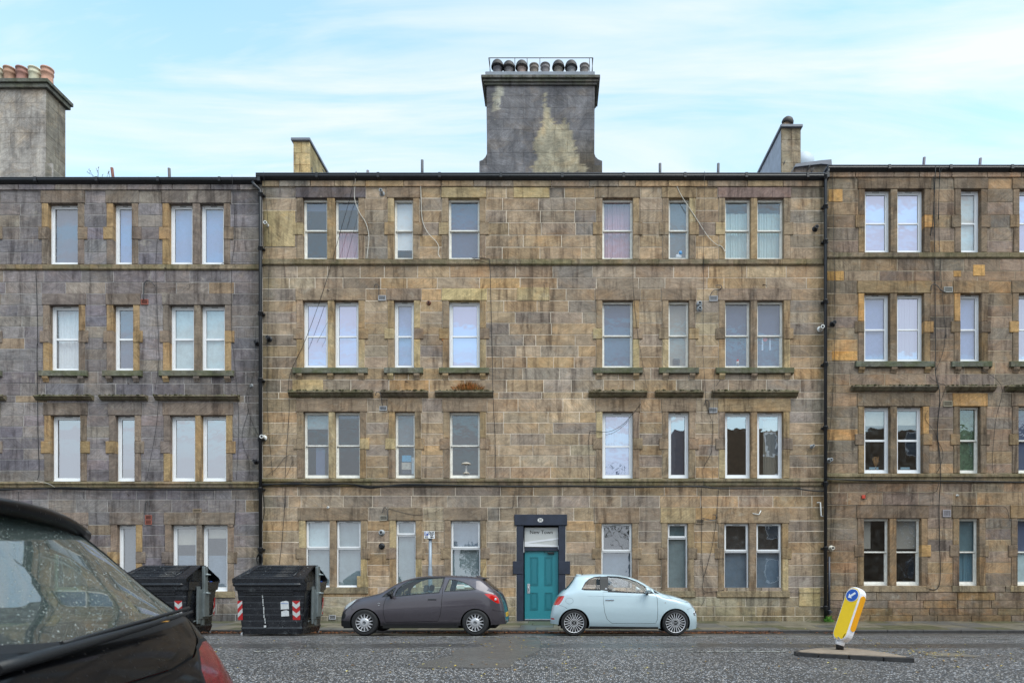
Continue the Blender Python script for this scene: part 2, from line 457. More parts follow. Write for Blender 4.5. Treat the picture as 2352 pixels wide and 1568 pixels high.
def asphalt():
    m = bpy.data.materials.new('wet_asphalt'); m.use_nodes = True
    t = m.node_tree; b = t.nodes['Principled BSDF']
    ge = N('ShaderNodeNewGeometry', t); pos = ge.outputs['Position']
    sp = N('ShaderNodeSeparateXYZ', t); t.links.new(pos, sp.inputs[0])
    vo = N('ShaderNodeTexVoronoi', t); t.links.new(map_(t, pos, (1.0, 0.8, 1)), vo.inputs['Vector']); vo.inputs['Scale'].default_value = 40
    vo.inputs['Randomness'].default_value = 1
    cs = N('ShaderNodeSeparateColor', t); t.links.new(vo.outputs['Color'], cs.inputs[0])
    chip = range_(t, cs.outputs[0], 0.42, 0.93, 0.015, 0.70)
    edge = range_(t, vo.outputs['Distance'], 0.30, 0.52, 1.0, 0.05)
    chipe = math_(t, 'MULTIPLY', chip, edge)
    fine = range_(t, noise_(t, pos, 85, 3, 0.7), 0.5, 0.72, 0.0, 0.16)
    v = math_(t, 'ADD', chipe, fine)
    big = range_(t, noise_(t, map_(t, pos, (0.5, 1.0, 1)), 0.8, 4, 0.6), 0.3, 0.7, 0.7, 1.25)
    v = math_(t, 'MULTIPLY', v, big)
    # smooth polished wheel tracks along the street and dark gutter
    wob = math_(t, 'MULTIPLY_ADD', noise_(t, map_(t, pos, (0.25, 0.25, 1)), 1.0, 3), 0.7, -0.35)
    yy = math_(t, 'ADD', sp.outputs[1], wob)
    def band(c, hw, soft):
        d = math_(t, 'ABSOLUTE', math_(t, 'SUBTRACT', yy, c))
        return range_(t, d, hw, hw + soft, 1, 0)
    tr = math_(t, 'MAXIMUM', math_(t, 'MULTIPLY', band(12.15, 0.33, 0.25), 0.85), math_(t, 'MULTIPLY', band(10.2, 0.2, 0.5), 0.15))
    gut = range_(t, yy, 14.7, 16.2, 0, 0.80)
    dk = math_(t, 'MAXIMUM', tr, gut)
    v = math_(t, 'MULTIPLY', v, math_(t, 'SUBTRACT', 1.0, math_(t, 'MULTIPLY', dk, 0.72)))
    v = math_(t, 'ADD', v, 0.028)
    cc = N('ShaderNodeCombineXYZ', t)
    t.links.new(v, cc.inputs[0]); t.links.new(math_(t, 'MULTIPLY', v, 0.985), cc.inputs[1]); t.links.new(math_(t, 'MULTIPLY', v, 0.99), cc.inputs[2])
    tintc = mixc_(t, range_(t, noise_(t, pos, 18, 2), 0.4, 0.65), (1.10, 1.0, 0.90), (0.93, 0.98, 1.08))
    col = mixc_(t, 1.0, cc.outputs[0], tintc, 'MULTIPLY')
    t.links.new(col, b.inputs['Base Color'])
    wet = range_(t, noise_(t, map_(t, pos, (0.35, 1.1, 1)), 1.1, 4, 0.6), 0.40, 0.62, 0.55, 0.38)
    rg = math_(t, 'SUBTRACT', wet, math_(t, 'MULTIPLY', dk, 0.20), clamp=True)
    t.links.new(rg, b.inputs['Roughness'])
    b.inputs['Specular IOR Level'].default_value = 0.45
    bp = N('ShaderNodeBump', t); bp.inputs['Strength'].default_value = 0.8; bp.inputs['Distance'].default_value = 0.012
    h = math_(t, 'MULTIPLY', math_(t, 'ADD', edge, math_(t, 'MULTIPLY', noise_(t, pos, 70, 3), 0.6)), math_(t, 'SUBTRACT', 1.0, math_(t, 'MULTIPLY', dk, 0.6)))
    t.links.new(h, bp.inputs['Height']); t.links.new(bp.outputs[0], b.inputs['Normal'])
    return m
ASPH = asphalt()
g = M(); S_ = 400
g.quad((-S_, -S_, -0.30), (S_, -S_, -0.30), (S_, S_, -0.30), (-S_, S_, -0.30))
g.build('ground', mat('earth', (92, 86, 74), 0.95, vary=0.3, vscale=0.4), world=False, kind='structure')
g = M()
ys = [-6.2, -4, -2, 0, 2, 4, 6, 8, 9, 10, 11, 12, 13, 14, 14.84, 15.5, 16.2, 16.98]
xs = list(range(-60, 61, 4))
idx = [[g.vert((x, y, road_z(y))) for x in xs] for y in ys]
for a, b in zip(idx, idx[1:]):
    for i in range(len(xs) - 1):
        g.face([a[i], a[i+1], b[i+1], b[i]], 0, True)
g.build('road', ASPH, world=False, kind='structure')

# darker reinstated trench in the carriageway, a smooth worn ghost of a second island
def road_patch(pts, name, mt, h=0.004, parts=12):
    g = M(); n = len(pts)
    tri = [g.vert((x, y, road_z(y) + h)) for x, y in pts]
    g.face(tri)
    o = g.build(name, mt, world=False, kind='structure'); return o
def rp(u, v, z=0.1):
    d = FP * (EYE - z) / (v - CV); return (U(u, d), d)
PATCH = bpy.data.materials.new('patched_asphalt'); PATCH.use_nodes = True
t = PATCH.node_tree; b = t.nodes['Principled BSDF']; ge = N('ShaderNodeNewGeometry', t)
t.links.new(mixc_(t, range_(t, noise_(t, ge.outputs['Position'], 55, 4, 0.8), 0.42, 0.66), (0.030, 0.028, 0.027), (0.25, 0.23, 0.21)), b.inputs['Base Color'])
t.links.new(range_(t, noise_(t, ge.outputs['Position'], 1.4, 3), 0.35, 0.65, 0.28, 0.5), b.inputs['Roughness'])
bp = N('ShaderNodeBump', t); bp.inputs['Strength'].default_value = 0.6; bp.inputs['Distance'].default_value = 0.01
t.links.new(noise_(t, ge.outputs['Position'], 80, 4), bp.inputs['Height']); t.links.new(bp.outputs[0], b.inputs['Normal'])
random.seed(3)
def wobble_poly(c, n=7, j=0.05):
    o = []
    for a, b in zip(c, c[1:] + c[:1]):
        for k in range(n):
            f = k / n
            o.append((a[0]+(b[0]-a[0])*f+random.uniform(-j, j), a[1]+(b[1]-a[1])*f+random.uniform(-j, j)*0.5))
    return o
g = M()
for (xa, xb) in ((-2.0, 0.6),):
    rows = []
    for y, l, r in ((8.9, -1.85, -0.62), (9.6, -1.9, -0.6), (10.3, -1.6, -0.45), (11.2, -1.75, -0.25), (12.0, -1.3, -0.2), (13.0, -1.5, -0.25), (14.2, -1.65, -0.35)):
        rows.append([g.vert((l+(r-l)*k/6+random.uniform(-.05, .05), y+random.uniform(-.05, .05), road_z(y)+0.004)) for k in range(7)])
    for a, b in zip(rows, rows[1:]):
        for i in range(6): g.face([a[i], a[i+1], b[i+1], b[i]])
g.build('road_patch', PATCH, world=False, kind='structure')

# worn painted lines
def worn_paint():
    m = bpy.data.materials.new('worn_road_paint'); m.use_nodes = True
    t = m.node_tree; b = t.nodes['Principled BSDF']; ge = N('ShaderNodeNewGeometry', t)
    n = noise_(t, map_(t, ge.outputs['Position'], (1, 1.5, 1)), 9, 6, 0.8)
    t.links.new(mixc_(t, range_(t, n, 0.48, 0.56), (0.05, 0.048, 0.045), (0.62, 0.61, 0.56)), b.inputs['Base Color'])
    b.inputs['Roughness'].default_value = 0.6
    return m
WP = worn_paint()
random.seed(5)
def line_marks(y, segs, wd=0.10):
    g = M()
    for x0, x1 in segs:
        n = max(1, int((x1 - x0) / 0.25))
        for k in range(n):
            if random.random() < 0.18: continue
            a = x0 + (x1-x0)*k/n; c = x0 + (x1-x0)*(k+1)/n
            j = lambda: random.uniform(-0.015, 0.015)
            g.poly([(a+j(), y-wd/2+j(), road_z(y-wd/2)+0.008), (c+j(), y-wd/2+j(), road_z(y-wd/2)+0.008),
                    (c+j(), y+wd/2+j(), road_z(y+wd/2)+0.008), (a+j(), y+wd/2+j(), road_z(y+wd/2)+0.008)])
    return g.build('road_marking', WP, world=False, kind='structure')
line_marks(14.42, [(x, x + 0.62) for x in np.arange(-5.6, 5.6, 0.95)] + [(5.9, 6.8), (7.2, 8.3), (8.9, 9.6)], 0.11)
line_marks(13.7, [(9.0, 9.9), (10.3, 11.6)], 0.10)
line_marks(10.95, [(2.3, 3.9), (-2.4, -2.05), (-5.0, -4.6)], 0.10)
line_marks(11.6, [(-2.9, -2.6), (-2.2, -1.9), (-4.95, -4.6)], 0.07)

# pavement with individual flags and kerbs
PAVE = mat('wet_paving', (112, 106, 92), 0.42, bump=0.35, bscale=30, vary=0.34, vscale=2.6)
PAVE2 = mat('wet_paving_grey', (96, 95, 92), 0.36, bump=0.35, bscale=30, vary=0.34, vscale=2.6)
PAVEG = mat('wet_paving_green', (84, 84, 62), 0.40, bump=0.35, bscale=30, vary=0.4, vscale=2.6)
KERB = mat('kerb_whinstone', (66, 64, 64), 0.45, bump=0.5, bscale=18, vary=0.35, vscale=6)
bed = mat('pavement_bed', (52, 49, 43), 0.9)
g = M(); g.box(-40, 40, 17.0, 19.62, -0.28, -0.03)
pv = g.build('pavement', bed, world=False, kind='structure')
def pave_z(y): return 0.025 + (y - 17.15) / 2.35 * 0.085
random.seed(21)
nflag = 0
for r, (ya, yb) in enumerate(((17.16, 17.72), (17.72, 18.30), (18.30, 18.90), (18.90, 19.52))):
    x = -12.9 + r * 0.31
    while x < 15.2:
        wd = random.choice((0.6, 0.75, 0.9, 0.9))
        g = M(); t_ = random.uniform(-0.004, 0.004); e = 0.006
        x0, x1, y0, y1 = x + e, x + wd - e, ya + e, yb - e
        z = [pave_z(y0) + t_, pave_z(y0) - t_, pave_z(y1) + t_, pave_z(y1) - t_]
        tp = [(x0, y0, z[0]), (x1, y0, z[1]), (x1, y1, z[2]), (x0, y1, z[3])]
        i = [g.vert(p) for p in tp] + [g.vert((p[0], p[1], p[2] - 0.09)) for p in tp]
        g.face(i[:4])
        for k in range(4): g.face([i[k], i[4+k], i[4+(k+1)%4], i[(k+1)%4]])
        mm = PAVEG if random.random() < 0.30 else (PAVE2 if random.random() < 0.45 else PAVE)
        g.build('paving_slab', mm, pv, world=False); nflag += 1
        x += wd
x = -13.0
while x < 15.5:
    wd = random.uniform(0.85, 1.1)
    g = M(); dz = -0.028 if -0.9 < x < 0.6 else 0
    g.box(x + 0.004, x + wd - 0.004, 17.0 + random.uniform(-.006, .006), 17.15, -0.12, 0.028 + dz, bev=0.008)
    g.build('kerbstone', KERB, pv, world=False); x += wd
# far-side pavement behind the camera, seen in reflections only
g = M(); g.box(-60, 60, -9.0, -6.2, -0.2, 0.12)
g.build('pavement', PAVE, world=False, kind='structure')

# ------------------------------------------------------------------ facade builder
def jitcol(c, j=0.07):
    l = s2l(c); k = 1.24 * random.uniform(1 - j*1.6, 1 + j*1.6)
    return (l[0]*k*1.02*random.uniform(1-j*.5, 1+j*.5), l[1]*k*.985, l[2]*k*random.uniform(1-j, 1+j), random.random())
def pick(pal, mixm=0.30):
    c = pick0(pal); tot = sum(p[1] for p in pal); m = [sum(s2l(p[0])[i]*p[1] for p in pal)/tot*1.24 for i in range(3)]
    return tuple(c[i]*(1-mixm)+m[i]*mixm for i in range(3)) + (c[3],)
def pick0(pal):
    r = random.random() * sum(p[1] for p in pal)
    for c, wt in pal:
        r -= wt
        if r <= 0: return jitcol(c)
    return jitcol(pal[0][0])

PAL_M = [((158,138,110),.28), ((150,130,104),.22), ((137,126,112),.20), ((166,138,100),.11), ((126,117,105),.08), ((172,154,124),.04), ((154,139,120),.12)]
PAL_L = [((118,112,110),.3), ((128,122,116),.22), ((106,101,101),.2), ((132,123,111),.14), ((120,113,114),.1), ((146,126,96),.02)]
PAL_R = [((142,122,100),.28), ((130,113,96),.24), ((150,126,94),.14), ((119,111,99),.18), ((112,100,88),.1), ((156,136,110),.06), ((172,134,86),.02)]
REPAIR_M = (172, 156, 118); REPAIR_R = (184, 146, 92)
DRESS_M = [((138,122,102),.4), ((124,110,96),.25), ((150,128,96),.2), (REPAIR_M,.15)]
DRESS_L = [((122,110,98),.4), ((112,104,98),.25), ((160,134,94),.22)]
DRESS_R = [((118,106,92),.4), ((132,112,84),.3), (REPAIR_R,.10), ((108,96,82),.2)]

FILLC = {'lav': (190, 196, 252), 'white': (228, 232, 235), 'cyan': (196, 218, 222), 'blue': (140, 164, 214), 'grey': (104, 108, 112), 'slate': (84, 97, 126),
         'dark': (42, 40, 40), 'teal': (92, 120, 128), 'frost': (138, 156, 160), 'frostb': (112, 132, 150), 'cream': (190, 186, 172), 'taupe': (150, 146, 138),
         'net': (180, 200, 198), 'pink': (188, 150, 165), 'green': (84, 110, 84), 'brown': (70, 52, 38), 'tealc': (104, 144, 160), 'palenet': (188, 204, 220)}
def fill_mat(k):
    c = FILLC[k]
    if k in ('frost', 'frostb', 'cyan', 'teal'):
        return mat('frosted_' + k, c, 0.5, vary=0.18, vscale=3.5)
    if k == 'green':
        return mat('patterned_green_fabric', c, 0.8, vary=0.6, vscale=16)
    return mat('blind_or_pane_tone_' + k, c, 0.85, vary=0.06, vscale=2)  # bluish fills put reflected sky into the colour; dark ones the unlit room

def rect_frame(g, x0, x1, z0, z1, y0, y1, w, wb=None, m=0):
    wb = wb or w
    g.box(x0, x0+w, y0, y1, z0, z1, m, bev=0.004); g.box(x1-w, x1, y0, y1, z0, z1, m, bev=0.004)
    g.box(x0+w-.001, x1-w+.001, y0+.001, y1-.001, z1-w, z1-.001, m); g.box(x0+w-.001, x1-w+.001, y0+.001, y1-.001, z0+.001, z0+wb, m)

def window(root, u0, u1, v0, v1, style='sash', fills=(), tag=None):
    x0, x1, z0, z1 = U(u0) - 0.012, U(u1) + 0.012, V(v1), V(v0) + 0.01
    W, H = x1 - x0, z1 - z0
    g = M(); gl = M(); sm = M()
    fr = WHITE; gm = GLASS
    if style == 'sash':
        fr = PAINTW; gm = GLASS_OLD
        rect_frame(g, x0, x1, z0, z1, F+.125, F+.215, 0.028, 0.05)
        zm = z0 + H * 0.50
        g.box(x0-.02, x1+.02, F+.10, F+.14, z1-0.075, z1+.02)
        rect_frame(sm, x0+.026, x1-.026, zm-.02, z1-.026, F+.132, F+.168, 0.048, 0.04)
        rect_frame(sm, x0+.026, x1-.026, z0+.045, zm+.02, F+.172, F+.205, 0.052, 0.075)
        gl.quad((x0+.05, F+.15, zm), (x1-.05, F+.15, zm), (x1-.05, F+.15, z1-.05), (x0+.05, F+.15, z1-.05))
        gl.quad((x0+.05, F+.188, z0+.09), (x1-.05, F+.188, z0+.09), (x1-.05, F+.188, zm), (x0+.05, F+.188, zm))
    elif style in ('pane', 'pvc2', 'plastic_sash', 'clear', 'clear2'):
        rect_frame(g, x0, x1, z0, z1, F+.125, F+.20, 0.06, 0.075)
        g.box(x0-.004, x1+.004, F+.10, F+.135, z0-.004, z0+.03)
        rect_frame(sm, x0+.062, x1-.062, z0+.078, z1-.062, F+.14, F+.192, 0.048)
        if style in ('pvc2', 'clear2'):
            zm = z0 + H * 0.49
            sm.box(x0+.1, x1-.1, F+.141, F+.19, zm-.024, zm+.024)
        if style == 'plastic_sash':
            zm = z0 + H*0.5; sm.box(x0+.1, x1-.1, F+.135, F+.19, zm-.03, zm+.03)
        if style[:5] == 'clear': gm = GLASS_CLR
        rect_frame(g, x0+.106, x1-.106, z0+.122, z1-.106, F+.150, F+.17, 0.010, m=1)
        g.box((x0+x1)/2-.13*min(1, W), (x0+x1)/2+.13*min(1, W), F+.122, F+.126, z1-.042, z1-.026, 1)
        gl.quad((x0+.1, F+.162, z0+.11), (x1-.1, F+.162, z0+.11), (x1-.1, F+.162, z1-.1), (x0+.1, F+.162, z1-.1))
    elif style in ('top', 'tall'):
        r = 0.42 if style == 'top' else 0.22
        zm = z1 - H * r
        rect_frame(g, x0, x1, z0, z1, F+.10, F+.18, 0.052, 0.06)
        g.box(x0+.05, x1-.05, F+.101, F+.178, zm-.03, zm+.03)
        g.box(x0-.004, x1+.004, F+.07, F+.11, z0-.004, z0+.025)
        rect_frame(sm, x0+.03, x1-.03, zm+.012, z1-.026, F+.078, F+.14, 0.05)
        rect_frame(g, x0+.05, x1-.05, z0+.06, zm-.03, F+.104, F+.12, 0.010, m=1)
        g.box((x0+x1)/2-.14*min(1, W), (x0+x1)/2+.14*min(1, W), F+.075, F+.079, z1-.062, z1-.048, 1)
        gl.quad((x0+.06, F+.12, zm+.05), (x1-.06, F+.12, zm+.05), (x1-.06, F+.12, z1-.07), (x0+.06, F+.12, z1-.07))
        gl.quad((x0+.05, F+.13, z0+.06), (x1-.05, F+.13, z0+.06), (x1-.05, F+.13, zm-.03), (x0+.05, F+.13, zm-.03))
    if fills and fills[0][0] in ('lav', 'palenet'): gm = GLASS_LAV
    wd = g.build('window', [fr, PAINTG], root)
    sm.build('sash', fr, wd)
    gl.build('glass', gm, wd, fix=False)
    for f in fills:
        kind, a, b = f[0], f[1], f[2]
        xa, xb = (f[3], f[4]) if len(f) > 4 else (0.0, 1.0)
        za, zb = z1 - H * a, z1 - H * b
        fx0, fx1 = x0 + W * xa, x0 + W * xb
        if xa == 0.0: fx0 -= 0.02
        if xb == 1.0: fx1 += 0.02
        q = M()
        if kind in ('net', 'pink', 'curtain', 'tealc', 'palenet', 'cream_c'):
            k_ = {'curtain': 'white', 'cream_c': 'cream'}.get(kind, kind)
            n = max(8, int((fx1-fx0) / 0.014))
            ph = random.random() * 6
            pa = []
            for i in range(n + 1):
                x = fx0 + (fx1-fx0) * i / n
                y = F + 0.27 + 0.016*math.sin(i*1.15+ph) + 0.012*math.sin(i*0.43+ph*2)
                c_ = 0.5 + 0.5*math.sin(i*1.15+ph)
                pa.append((q.vert((x, y, za)), q.vert((x + 0.01*math.sin(i*.7), y, zb))))
            for p1, p2 in zip(pa, pa[1:]): q.face([p1[0], p2[0], p2[1], p1[1]], 0, True)
            q.build('curtain', mat('curtain_' + k_, FILLC[k_], 0.9), wd, fix=False)
        else:
            yy_ = F + 0.212
            q.quad((fx0, yy_, zb), (fx1, yy_, zb), (fx1, yy_, za), (fx0, yy_, za))
            q.build('blind_or_pane_tone' if kind not in ('frost', 'frostb', 'cyan', 'teal') else 'frosted_film', fill_mat(kind), wd, fix=False)
    return wd

JW = 14.5
def facade(name, u0, u1, lines, kinds, floors, pal, dress, sm_, mortar, label, wall_top_v, base_v, seed, lower_kind=None, dresscol=None):
    random.seed(seed)
    root = thing(name, ((U(max(u0, -60)) + U(min(u1, 2420))) / 2, F + 4, 0.1), label, 'building')
    # mortar wall with real openings
    holes = []
    for fl in floors:
        for gr in fl['groups']:
            for o in gr['o']:
                holes.append((o[0], o[1], gr.get('top', fl['top']), gr.get('bot', fl['bot'])))
    doors = [h for fl in floors for h in fl.get('doors', [])]
    holes += doors
    us = sorted({u0, u1} | {h[0] for h in holes} | {h[1] for h in holes})
    vs = sorted({wall_top_v, base_v + 12} | {h[2] for h in holes} | {h[3] for h in holes})
    g = M()
    for va, vb in zip(vs, vs[1:]):
        run = None
        for ua, ub in zip(us, us[1:]):
            mu, mv = (ua+ub)/2, (va+vb)/2
            hole = any(h[0] < mu < h[1] and h[2] < mv < h[3] for h in holes)
            if not hole:
                if run is None: run = [ua, ub]
                else: run[1] = ub
            if hole or ub == us[-1]:
                if run:
                    g.quad((U(run[0]), F+.006, V(vb)), (U(run[1]), F+.006, V(vb)), (U(run[1]), F+.006, V(va)), (U(run[0]), F+.006, V(va)))
                run = None
    wall = g.build('wall', mortar, root, fix=False)
    # rooms behind the windows
    g = M(); xa, xb = U(u0) + 0.02, U(u1) - 0.02
    zt = V(wall_top_v) - 0.1
    g.quad((xa, F+4.5, 0), (xb, F+4.5, 0), (xb, F+4.5, zt), (xa, F+4.5, zt))
    g.quad((xa, F+.25, 0), (xa, F+4.5, 0), (xa, F+4.5, zt), (xa, F+.25, zt))
    g.quad((xb, F+.25, 0), (xb, F+4.5, 0), (xb, F+4.5, zt), (xb, F+.25, zt))
    for fl in floors:
        zf = V(fl['bot']) - 0.55 if fl['bot'] < 1330 else 0.12
        g.box(xa, xb, F+.22, F+4.5, zf-.2, zf)
    g.box(xa, xb, F+.22, F+4.5, zt-.25, zt)
    g.build('interior', PLASTER, root, fix=False)
    g = M(); zb_ = V(wall_top_v) + 0.02
    g.poly([(U(u0), F+.02, zb_), (U(u1), F+.02, zb_), (U(u1), F+4.6, zb_+1.3), (U(u0), F+4.6, zb_+1.3)])
    g.poly([(U(u0), F+9.2, zb_), (U(u1), F+9.2, zb_), (U(u1), F+4.6, zb_+1.3), (U(u0), F+4.6, zb_+1.3)])
    g.quad((U(u0), F+9.2, 0), (U(u1), F+9.2, 0), (U(u1), F+9.2, zb_), (U(u0), F+9.2, zb_))
    g.build('roof', SLATE, root)
    # coursed stones
    stones = []
    for (va, vb), kd in zip(zip(lines, lines[1:]), kinds):
        if kd in ('band', 'string', 'skip'): continue
        mv = (va + vb) / 2
        blk = []
        for fl in floors:
            for gr in fl['groups']:
                a, b = gr['o'][0][0], gr['o'][-1][1]
                T, B = gr.get('top', fl['top']), gr.get('bot', fl['bot'])
                if T < mv < B: blk.append((a - JW, b + JW))
                elif fl['lt'] < mv < T: blk.append((a - JW - 2.5, b + JW + 2.5))
            for dr in fl.get('doors', []):
                if mv > dr[2] - 22: blk.append((dr[0] - 17, dr[1] + 17))
        blk.sort()
        free = []; c = u0
        for a, b in blk:
            if a > c: free.append((c, a))
            c = max(c, b)
        if c < u1: free.append((c, u1))
        for a, b in free:
            Lf = b - a; cuts = [a]
            if kd == 'cornice' or Lf > 74:
                while b - cuts[-1] > 104:
                    nx = cuts[-1] + random.choice((random.uniform(70, 104), random.uniform(54, 88), random.uniform(28, 42) if random.random() < .22 else random.uniform(72, 98)))
                    if cuts[-1] == a and random.random() < .5: nx = a + random.uniform(26, 60)
                    if b - nx < 26: break
                    cuts.append(nx)
                if b - cuts[-1] > 92 and random.random() < .6: cuts.append((cuts[-1] + b) / 2 + random.uniform(-10, 10))
            cuts.append(b)
            for q, r in zip(cuts, cuts[1:]): stones.append((q, r, va, vb, kd))
    gapx = 0.0090
    items = []
    # neighbouring stones share a tendency so colour drifts over the wall
    for (a, b, va, vb, kd) in stones:
        p = lower_kind if (lower_kind and kd == 'low') else pal
        col = pick(p)
        from mathutils import noise as _nz
        dv_ = _nz.noise(Vector((a/230+seed, va/90, seed*.7))); dw_ = _nz.noise(Vector((a/300-seed, va/75, 9.1)))
        k_ = 1 + .30*dv_
        col = (col[0]*k_*(1+.13*dw_)*.985, col[1]*k_*(1+.02*dw_), col[2]*k_*(1-.15*dw_)*1.06, col[3])
        g = M()
        x0, x1, z0, z1 = U(a) + gapx, U(b) - gapx, V(vb) + gapx, V(va) - gapx
        yf = F + random.uniform(-.005, .001)
        if kd == 'cornice': yf = F - 0.045
        if kd == 'plinth': yf = F - 0.05
        if kd == 'low2': yf = F - 0.022
        jj = 0.0022 if kd != 'low2' else 0.012
        items.append(((x1-x0)*(z1-z0), (x0, x1, z0, z1, yf, col, jj, kd)))
    items.sort(key=lambda q: -q[0])
    rest = M(); nrest = 0
    for k, (ar, (x0, x1, z0, z1, yf, col, jj, kd)) in enumerate(items):
        g = M() if k < 298 else rest
        g.stone(x0, x1, z0, z1, yf, 0.12, col, 0.004, 1 if kd == 'low2' else 0, jj)
        if k < 298: g.build('stone', [sm_, STONE_RUBBLE], root)
        else: nrest += 1
    if nrest:
        o = rest.build('stonework', [sm_, STONE_RUBBLE], root, kind='stuff')
    # dressed stone round openings and the windows themselves
    for fl in floors:
        for gr in fl['groups']:
            ops = gr['o']; T, B = gr.get('top', fl['top']), gr.get('bot', fl['bot'])
            a, b = ops[0][0], ops[-1][1]
            g = M(); c = pick(dress[:2] if dress is DRESS_L else dress)
            if gr.get('lc'): c = jitcol(gr['lc'])
            g.stone(U(a-JW-2.5)+.004, U(b+JW+2.5)-.004, V(T), V(fl['lt'])-.006, F-.030, .26, c, .012)
            g.build('lintel', sm_, root)
            q0, q1 = fl['q']
            js = []
            for side, e, inn in ((-1, a-JW, a), (1, b, b+JW)):
                for (ja, jb, ext) in ((T, q0, 0), (q0, q1, 7.5), (q1, B, 0)):
                    xl, xr = e, inn
                    if side < 0: xl -= ext
                    else: xr += ext
                    js.append((xl, xr, ja, jb, -.030 if ext else -.022))
            for o1, o2 in zip(ops, ops[1:]):
                js.append((o1[1], o2[0], T, B, -.018))
            for (xl, xr, ja, jb, off) in js:
                g = M(); g.stone(U(xl)+.002, U(xr)-.002, V(jb)+.003, V(ja)-.003, F+off, .235, pick(dress), .010)
                g.build('mullion' if (jb - ja) == (B - T) else 'jamb_stone', sm_, root)
            st = fl['sill']
            if st == 'corbel':
                g = M(); g.stone(U(a-JW-7.5), U(b+JW+7.5), V(B+13), V(B), F-.085, .34, jitcol((104, 104, 92)), .012)
                g.build('sill', STONE_MOSS, root)
                cxs = [a-JW/2, b+JW/2] + [(o1[1]+o2[0])/2 for o1, o2 in zip(ops, ops[1:])]
                for cx_ in cxs:
                    g = M(); za, zb = V(B+13)-.001, V(B+25)
                    pr = [(F-.075, za), (F-.075, za-.05), (F-.055, za-.09), (F-.03, zb+.03), (F-.025, zb), (F+.05, zb), (F+.05, za)]
                    g.sweepx(pr, U(cx_-6.5), U(cx_+6.5), col=pick(dress))
                    g.build('corbel', sm_, root)
            elif st == 'ground':
                g = M(); g.stone(U(a-JW-3), U(b+JW+3), V(B+14.5), V(B), F-.045, .30, jitcol((140, 128, 104)), .010)
                g.build('sill', sm_, root)
            elif st == 'string' or st == 'band':
                g = M(); g.box(U(a), U(b), F-.01, F+.22, V(B)-.05, V(B)+.001, col=jitcol((110, 106, 92)))
                g.build('sill', STONE_BAND, root)
            if fl.get('hood'):
                h0, h1 = fl['hood']; dv = gr.get('top', fl['top']) - fl['top']
                zt_, zb_ = V(h0), V(h1)
                hh = zt_ - zb_
                pr = [(F+.05, zt_), (F-.16, zt_-.03), (F-.17, zt_-.05), (F-.17, zt_-hh*.45), (F-.13, zt_-hh*.55), (F-.10, zt_-hh*.78), (F-.05, zb_), (F+.05, zb_)]
                g = M(); g.sweepx(pr, U(a-JW-17), U(b+JW+17), mitre=-1.0 if False else 0.0, col=jitcol((112, 104, 88)))
                hd = g.build('hood_mould', STONE_BAND, root)
                # ragged moss cushion on the weathered top
                g = M(); rs = random.Random(int(a))
                xx = U(a-JW-16); ex = U(b+JW+16)
                while xx < ex:
                    s_ = rs.uniform(.02, .05)
                    if rs.random() < .85:
                        hgt = rs.uniform(.010, .038)
                        yy_ = F - rs.uniform(.02, .165)
                        g.lathe([(s_, 0), (s_*.8, hgt*.6), (s_*.3, hgt)], 6, 0, (xx, yy_, zt_-.03), caps=True)
                    xx += rs.uniform(.012, .034)
                g.build('moss', mat('moss', (66, 68, 34), 0.95, bump=0.8, bscale=60, vary=0.7, vscale=14), root, kind='stuff')
            for o in ops:
                st_ = o[2] if len(o) > 2 else 'sash'
                window(root, o[0], o[1], T, B, st_, o[3] if len(o) > 3 else ())
    return root

def band_course(root, u0, u1, v0, v1, proj, matl, name, seed, moulded=False, breaks=()):
    random.seed(seed)
    x = u0
    while x < u1 - 1:
        nx = min(u1, x + random.uniform(60, 120))
        if u1 - nx < 25: nx = u1
        zt_, zb_ = V(v0), V(v1); hh = zt_ - zb_
        if moulded:
            pr = [(F+.05, zt_), (F-proj+.01, zt_-.02), (F-proj, zt_-.035), (F-proj, zt_-hh*.42), (F-proj*.62, zt_-hh*.5), (F-proj*.58, zt_-hh*.85), (F-proj*.3, zb_), (F+.05, zb_)]
        else:
            pr = [(F+.05, zt_), (F-proj, zt_-.02), (F-proj, zb_+.03), (F-proj*.5, zb_), (F+.05, zb_)]
        g = M(); g.sweepx(pr, U(x)+.003, U(nx)-.003, col=jitcol((128, 116, 94), .1))
        g.build(name, matl, root)
        x = nx

def gutter(root, u0, u1, v0, v1, seed=0):
    za, zb = V(v0), V(v1)
    prof = [(F+.02, za), (F-.14, za), (F-.155, za-.02), (F-.14, za-.035), (F-.15, (za+zb)/2), (F-.135, zb+.055), (F-.10, zb+.03), (F-.05, zb), (F+.02, zb)]
    u = u0; rs = random.Random(seed)
    while u < u1 - 2:
        n = min(u1, u + 140)
        g = M(); g.sweepx(prof, U(u)+.003, U(n)-.003); g.build('gutter', BLACKM, root)
        g = M(); g.sweepx([(F+.02, za+.004), (F-.165, za+.004), (F-.168, zb+.03), (F-.06, zb-.008), (F+.02, zb-.008)], U(n)-.045, U(n)+.03)
        g.build('gutter_joint', BLACKM, root)
        u = n
    g = M(); g.box(U(u0), U(u1), F-.12, F+.22, za-.02, za+.018); g.build('eaves_flashing', LEAD, root)

